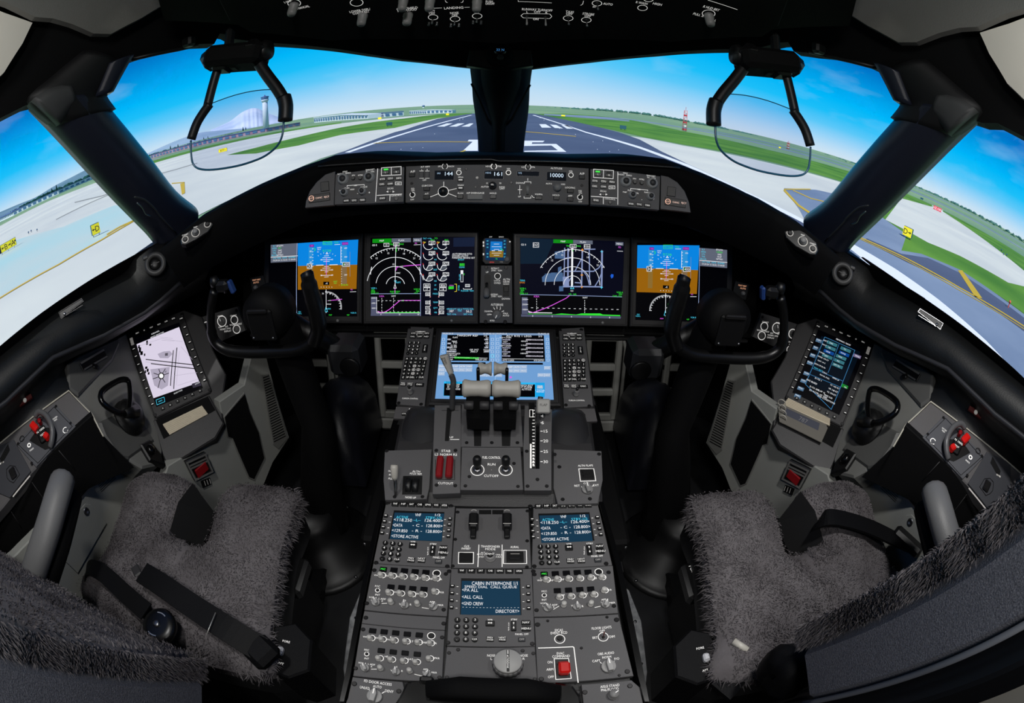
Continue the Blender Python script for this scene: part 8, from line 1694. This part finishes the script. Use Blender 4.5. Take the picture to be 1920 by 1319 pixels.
for s in (-1, 1):
    t = thing('footwell_structure', 'green-grey structural web with round cutouts behind the pedals, ' + who[s] + ' side', 'structure panel'); b = MB(); b.box((s * .56, 1.62, .60), (.56, .02, .34), ST, .004); b.build('web', t)
    for x in (.36, .50): b = MB(); b.lathe([(.042, 0), (.042, .004), (.036, .006)], MATTE, 24, Tr(s * x, 1.608, .66) @ Rx(90)); b.build('cutout', t)
    b = MB(); b.tube([(s * .30, 1.58, .67), (s * .44, 1.58, .66)], .012, STEEL, 10); b.build('tie_rod', t); b = MB(); b.box((s * .56, 1.58, .50), (.56, .03, .05), ST, .004); b.build('flange', t)
    t = thing('heel_panel', 'black angled heel panel beside the aisle stand, ' + who[s] + ' side', 'panel'); b = MB(); b.box((s * .300, 1.02, .15), (.12, .62, .30), MATTE, .01); b.build('box', t); b = MB(); b.box((s * .300, .70, .10), (.11, .05, .20), mat('carpet_black', (20, 20, 22), .95, bump=.8, bscale=200), .004); b.build('carpet_face', t)
    for x in (.26, .345): b = MB(); b.lathe([(.005, 0), (.004, .003)], STEEL, 8, Tr(s * x, .70, .29) @ Rx(90)); b.build('screw', t)
    t = thing('floor_plate', 'riveted bare metal floor plate beside the aisle stand, ' + who[s] + ' side', 'floor plate'); b = MB(); b.prism([(s * a, c) for a, c in ((.24, .66), (.36, .80), (.42, .72), (.44, .60), (.43, .42), (.40, .30), (.24, .28))], .001, .006, mat('bare_metal_plate', (206, 208, 210), .42, .25, c2=(150, 152, 156), vscale=40, bump=.3, bscale=300), inset=.002); b.build('plate', t)
    for a, c in ((.27, .66), (.38, .72), (.42, .60), (.415, .45), (.27, .42), (.30, .32), (.385, .33), (.27, .55)): b = MB(); b.lathe([(.006, .006), (.005, .009), (.002, .0095)], STEEL, 8, c=(s * a, c, 0)); b.build('rivet', t)
# head-up display combiners
HG = glass_mat('combiner_glass', (.93, .94, .985), .03); EDGE = mat('glass_edge_teal', (34, 84, 110), .2)
FH_ = Frame((-.58, .80, 1.30), (.985, .17, 0), (-.03, .22, .97))
def hud(s):
    mir = np.array([1 if s < 0 else -1, 1, 1]); t = thing('head_up_display', 'hinged head-up glass on black arms in front of the ' + ('control tower' if s < 0 else 'green airfield and lattice mast'), 'head-up display'); V = lambda x, y, o=0: FH_.hit(*HX(x, y), o) * mir
    def tb(nm, pts, r, m_=BLACK, o=-.002, par=t): b = MB(); b.tube(smooth_path([V(*p, o) for p in pts], 4), r, m_, 10); return b.build(nm, par)
    out = [(1195, 580), (1320, 536), (1440, 510), (1560, 503), (1590, 560), (1600, 680), (1590, 760), (1560, 820), (1500, 870), (1430, 905), (1330, 935), (1200, 955), (1120, 950), (1085, 920), (1075, 860), (1074, 790), (1110, 690), (1160, 610)]
    fr = FH_.at(*HX(1340, 730)); q = [tuple(fr.loc(*HX(*p))) for p in out]; F_ = fr
    if s > 0: q = [(-a, b2) for a, b2 in q]; F_ = mfr(fr)
    b = MB(); q = [tuple(p[:2]) for p in smooth_path([(*p, 0) for p in q], 3, True)]; b.prism(q, -.004, 0, HG); g_ = b.build('combiner_glass', t, F_.M())
    tb('glass_rim', [(1596, 680), (1588, 760), (1560, 820), (1500, 872), (1430, 905), (1330, 935), (1200, 955), (1120, 950), (1085, 920), (1075, 860), (1074, 790)], .0022, EDGE); tb('glass_rim', [(1195, 580), (1320, 536), (1440, 510), (1556, 503)], .0010, EDGE)
    tb('arm', [(1225, 385), (1200, 470), (1165, 605)], .0105); tb('handle', [(1180, 585), (1140, 640), (1105, 700), (1075, 785)], .0105, BLACK); tb('arm', [(1440, 330), (1500, 420), (1560, 500), (1596, 560)], .0125); tb('handle', [(1596, 545), (1608, 600), (1604, 680)], .0150, BLACK)
    b = MB()
    def blk(cx, cy, w, h, d, m_=MATTE, r=.01, a=0): k = FH_.sx(*HX(cx, cy)) / 3; p = V(cx, cy); F2 = Frame(p, FH_.u * [1, s * -1 if s > 0 else 1, 1] if s < 0 else mfr(FH_).u, FH_.v if s < 0 else mfr(FH_).v); b.box((0, 0, 0), (w * k, h * k, d), m_, r, F2.M() @ Rz(a * -s))
    blk(1330, 325, 300, 110, .08, a=-10); blk(1440, 290, 130, 100, .09, BLACK, .02, -6); blk(1190, 330, 90, 110, .07, BLACK, .02, -14); blk(1250, 385, 90, 34, .05, BLACK, .008, -10); b.build('mount', t)
    b = MB(); blk(1320, 375, 40, 30, .03, BLACK, .004); blk(1290, 230, 34, 130, .03, BLACK, .006, 0); b.build('bracket', t)
    b = MB(); p = V(1495, 285); b.lathe([(.02, -.01), (.024, 0), (.02, .01)], BLACK, 18, Tr(*p) @ Ry(90)); b.build('pivot', t)
hud(-1); hud(1)
for s in (-1, 1):
    t = thing('visor_rail', 'thin black sun-visor rail under the brow outboard of the head-up mount, ' + who[s] + ' side', 'rail'); mir = np.array([1 if s < 0 else -1, 1, 1]); b = MB(); b.tube([shell(*p, -.02) * mir for p in ((365, 88), (330, 96), (290, 104), (240, 116))], .006, BLACK, 8); b.build('rail', t); b = MB(); p = shell(345, 84, -.03) * mir; b.box(tuple(p), (.03, .03, .03), BLACK, .006); b.build('end_stop', t)
    t = thing('pillar_handle', 'thin wire clip low on the pillar cover, ' + who[s] + ' side', 'clip'); b = MB(); b.tube(smooth_path([shell(*HX(*p), -.058) * mir for p in ((705, 1118), (760, 1130), (820, 1180), (850, 1220), (940, 1312))], 3), .0022, DARK, 6); b.build('wire', t); b = MB(); b.tube(smooth_path([shell(*HX(*p), -.058) * mir for p in ((720, 1150), (750, 1175), (770, 1210), (800, 1222))], 3), .0018, STEEL, 6); b.build('hook', t)
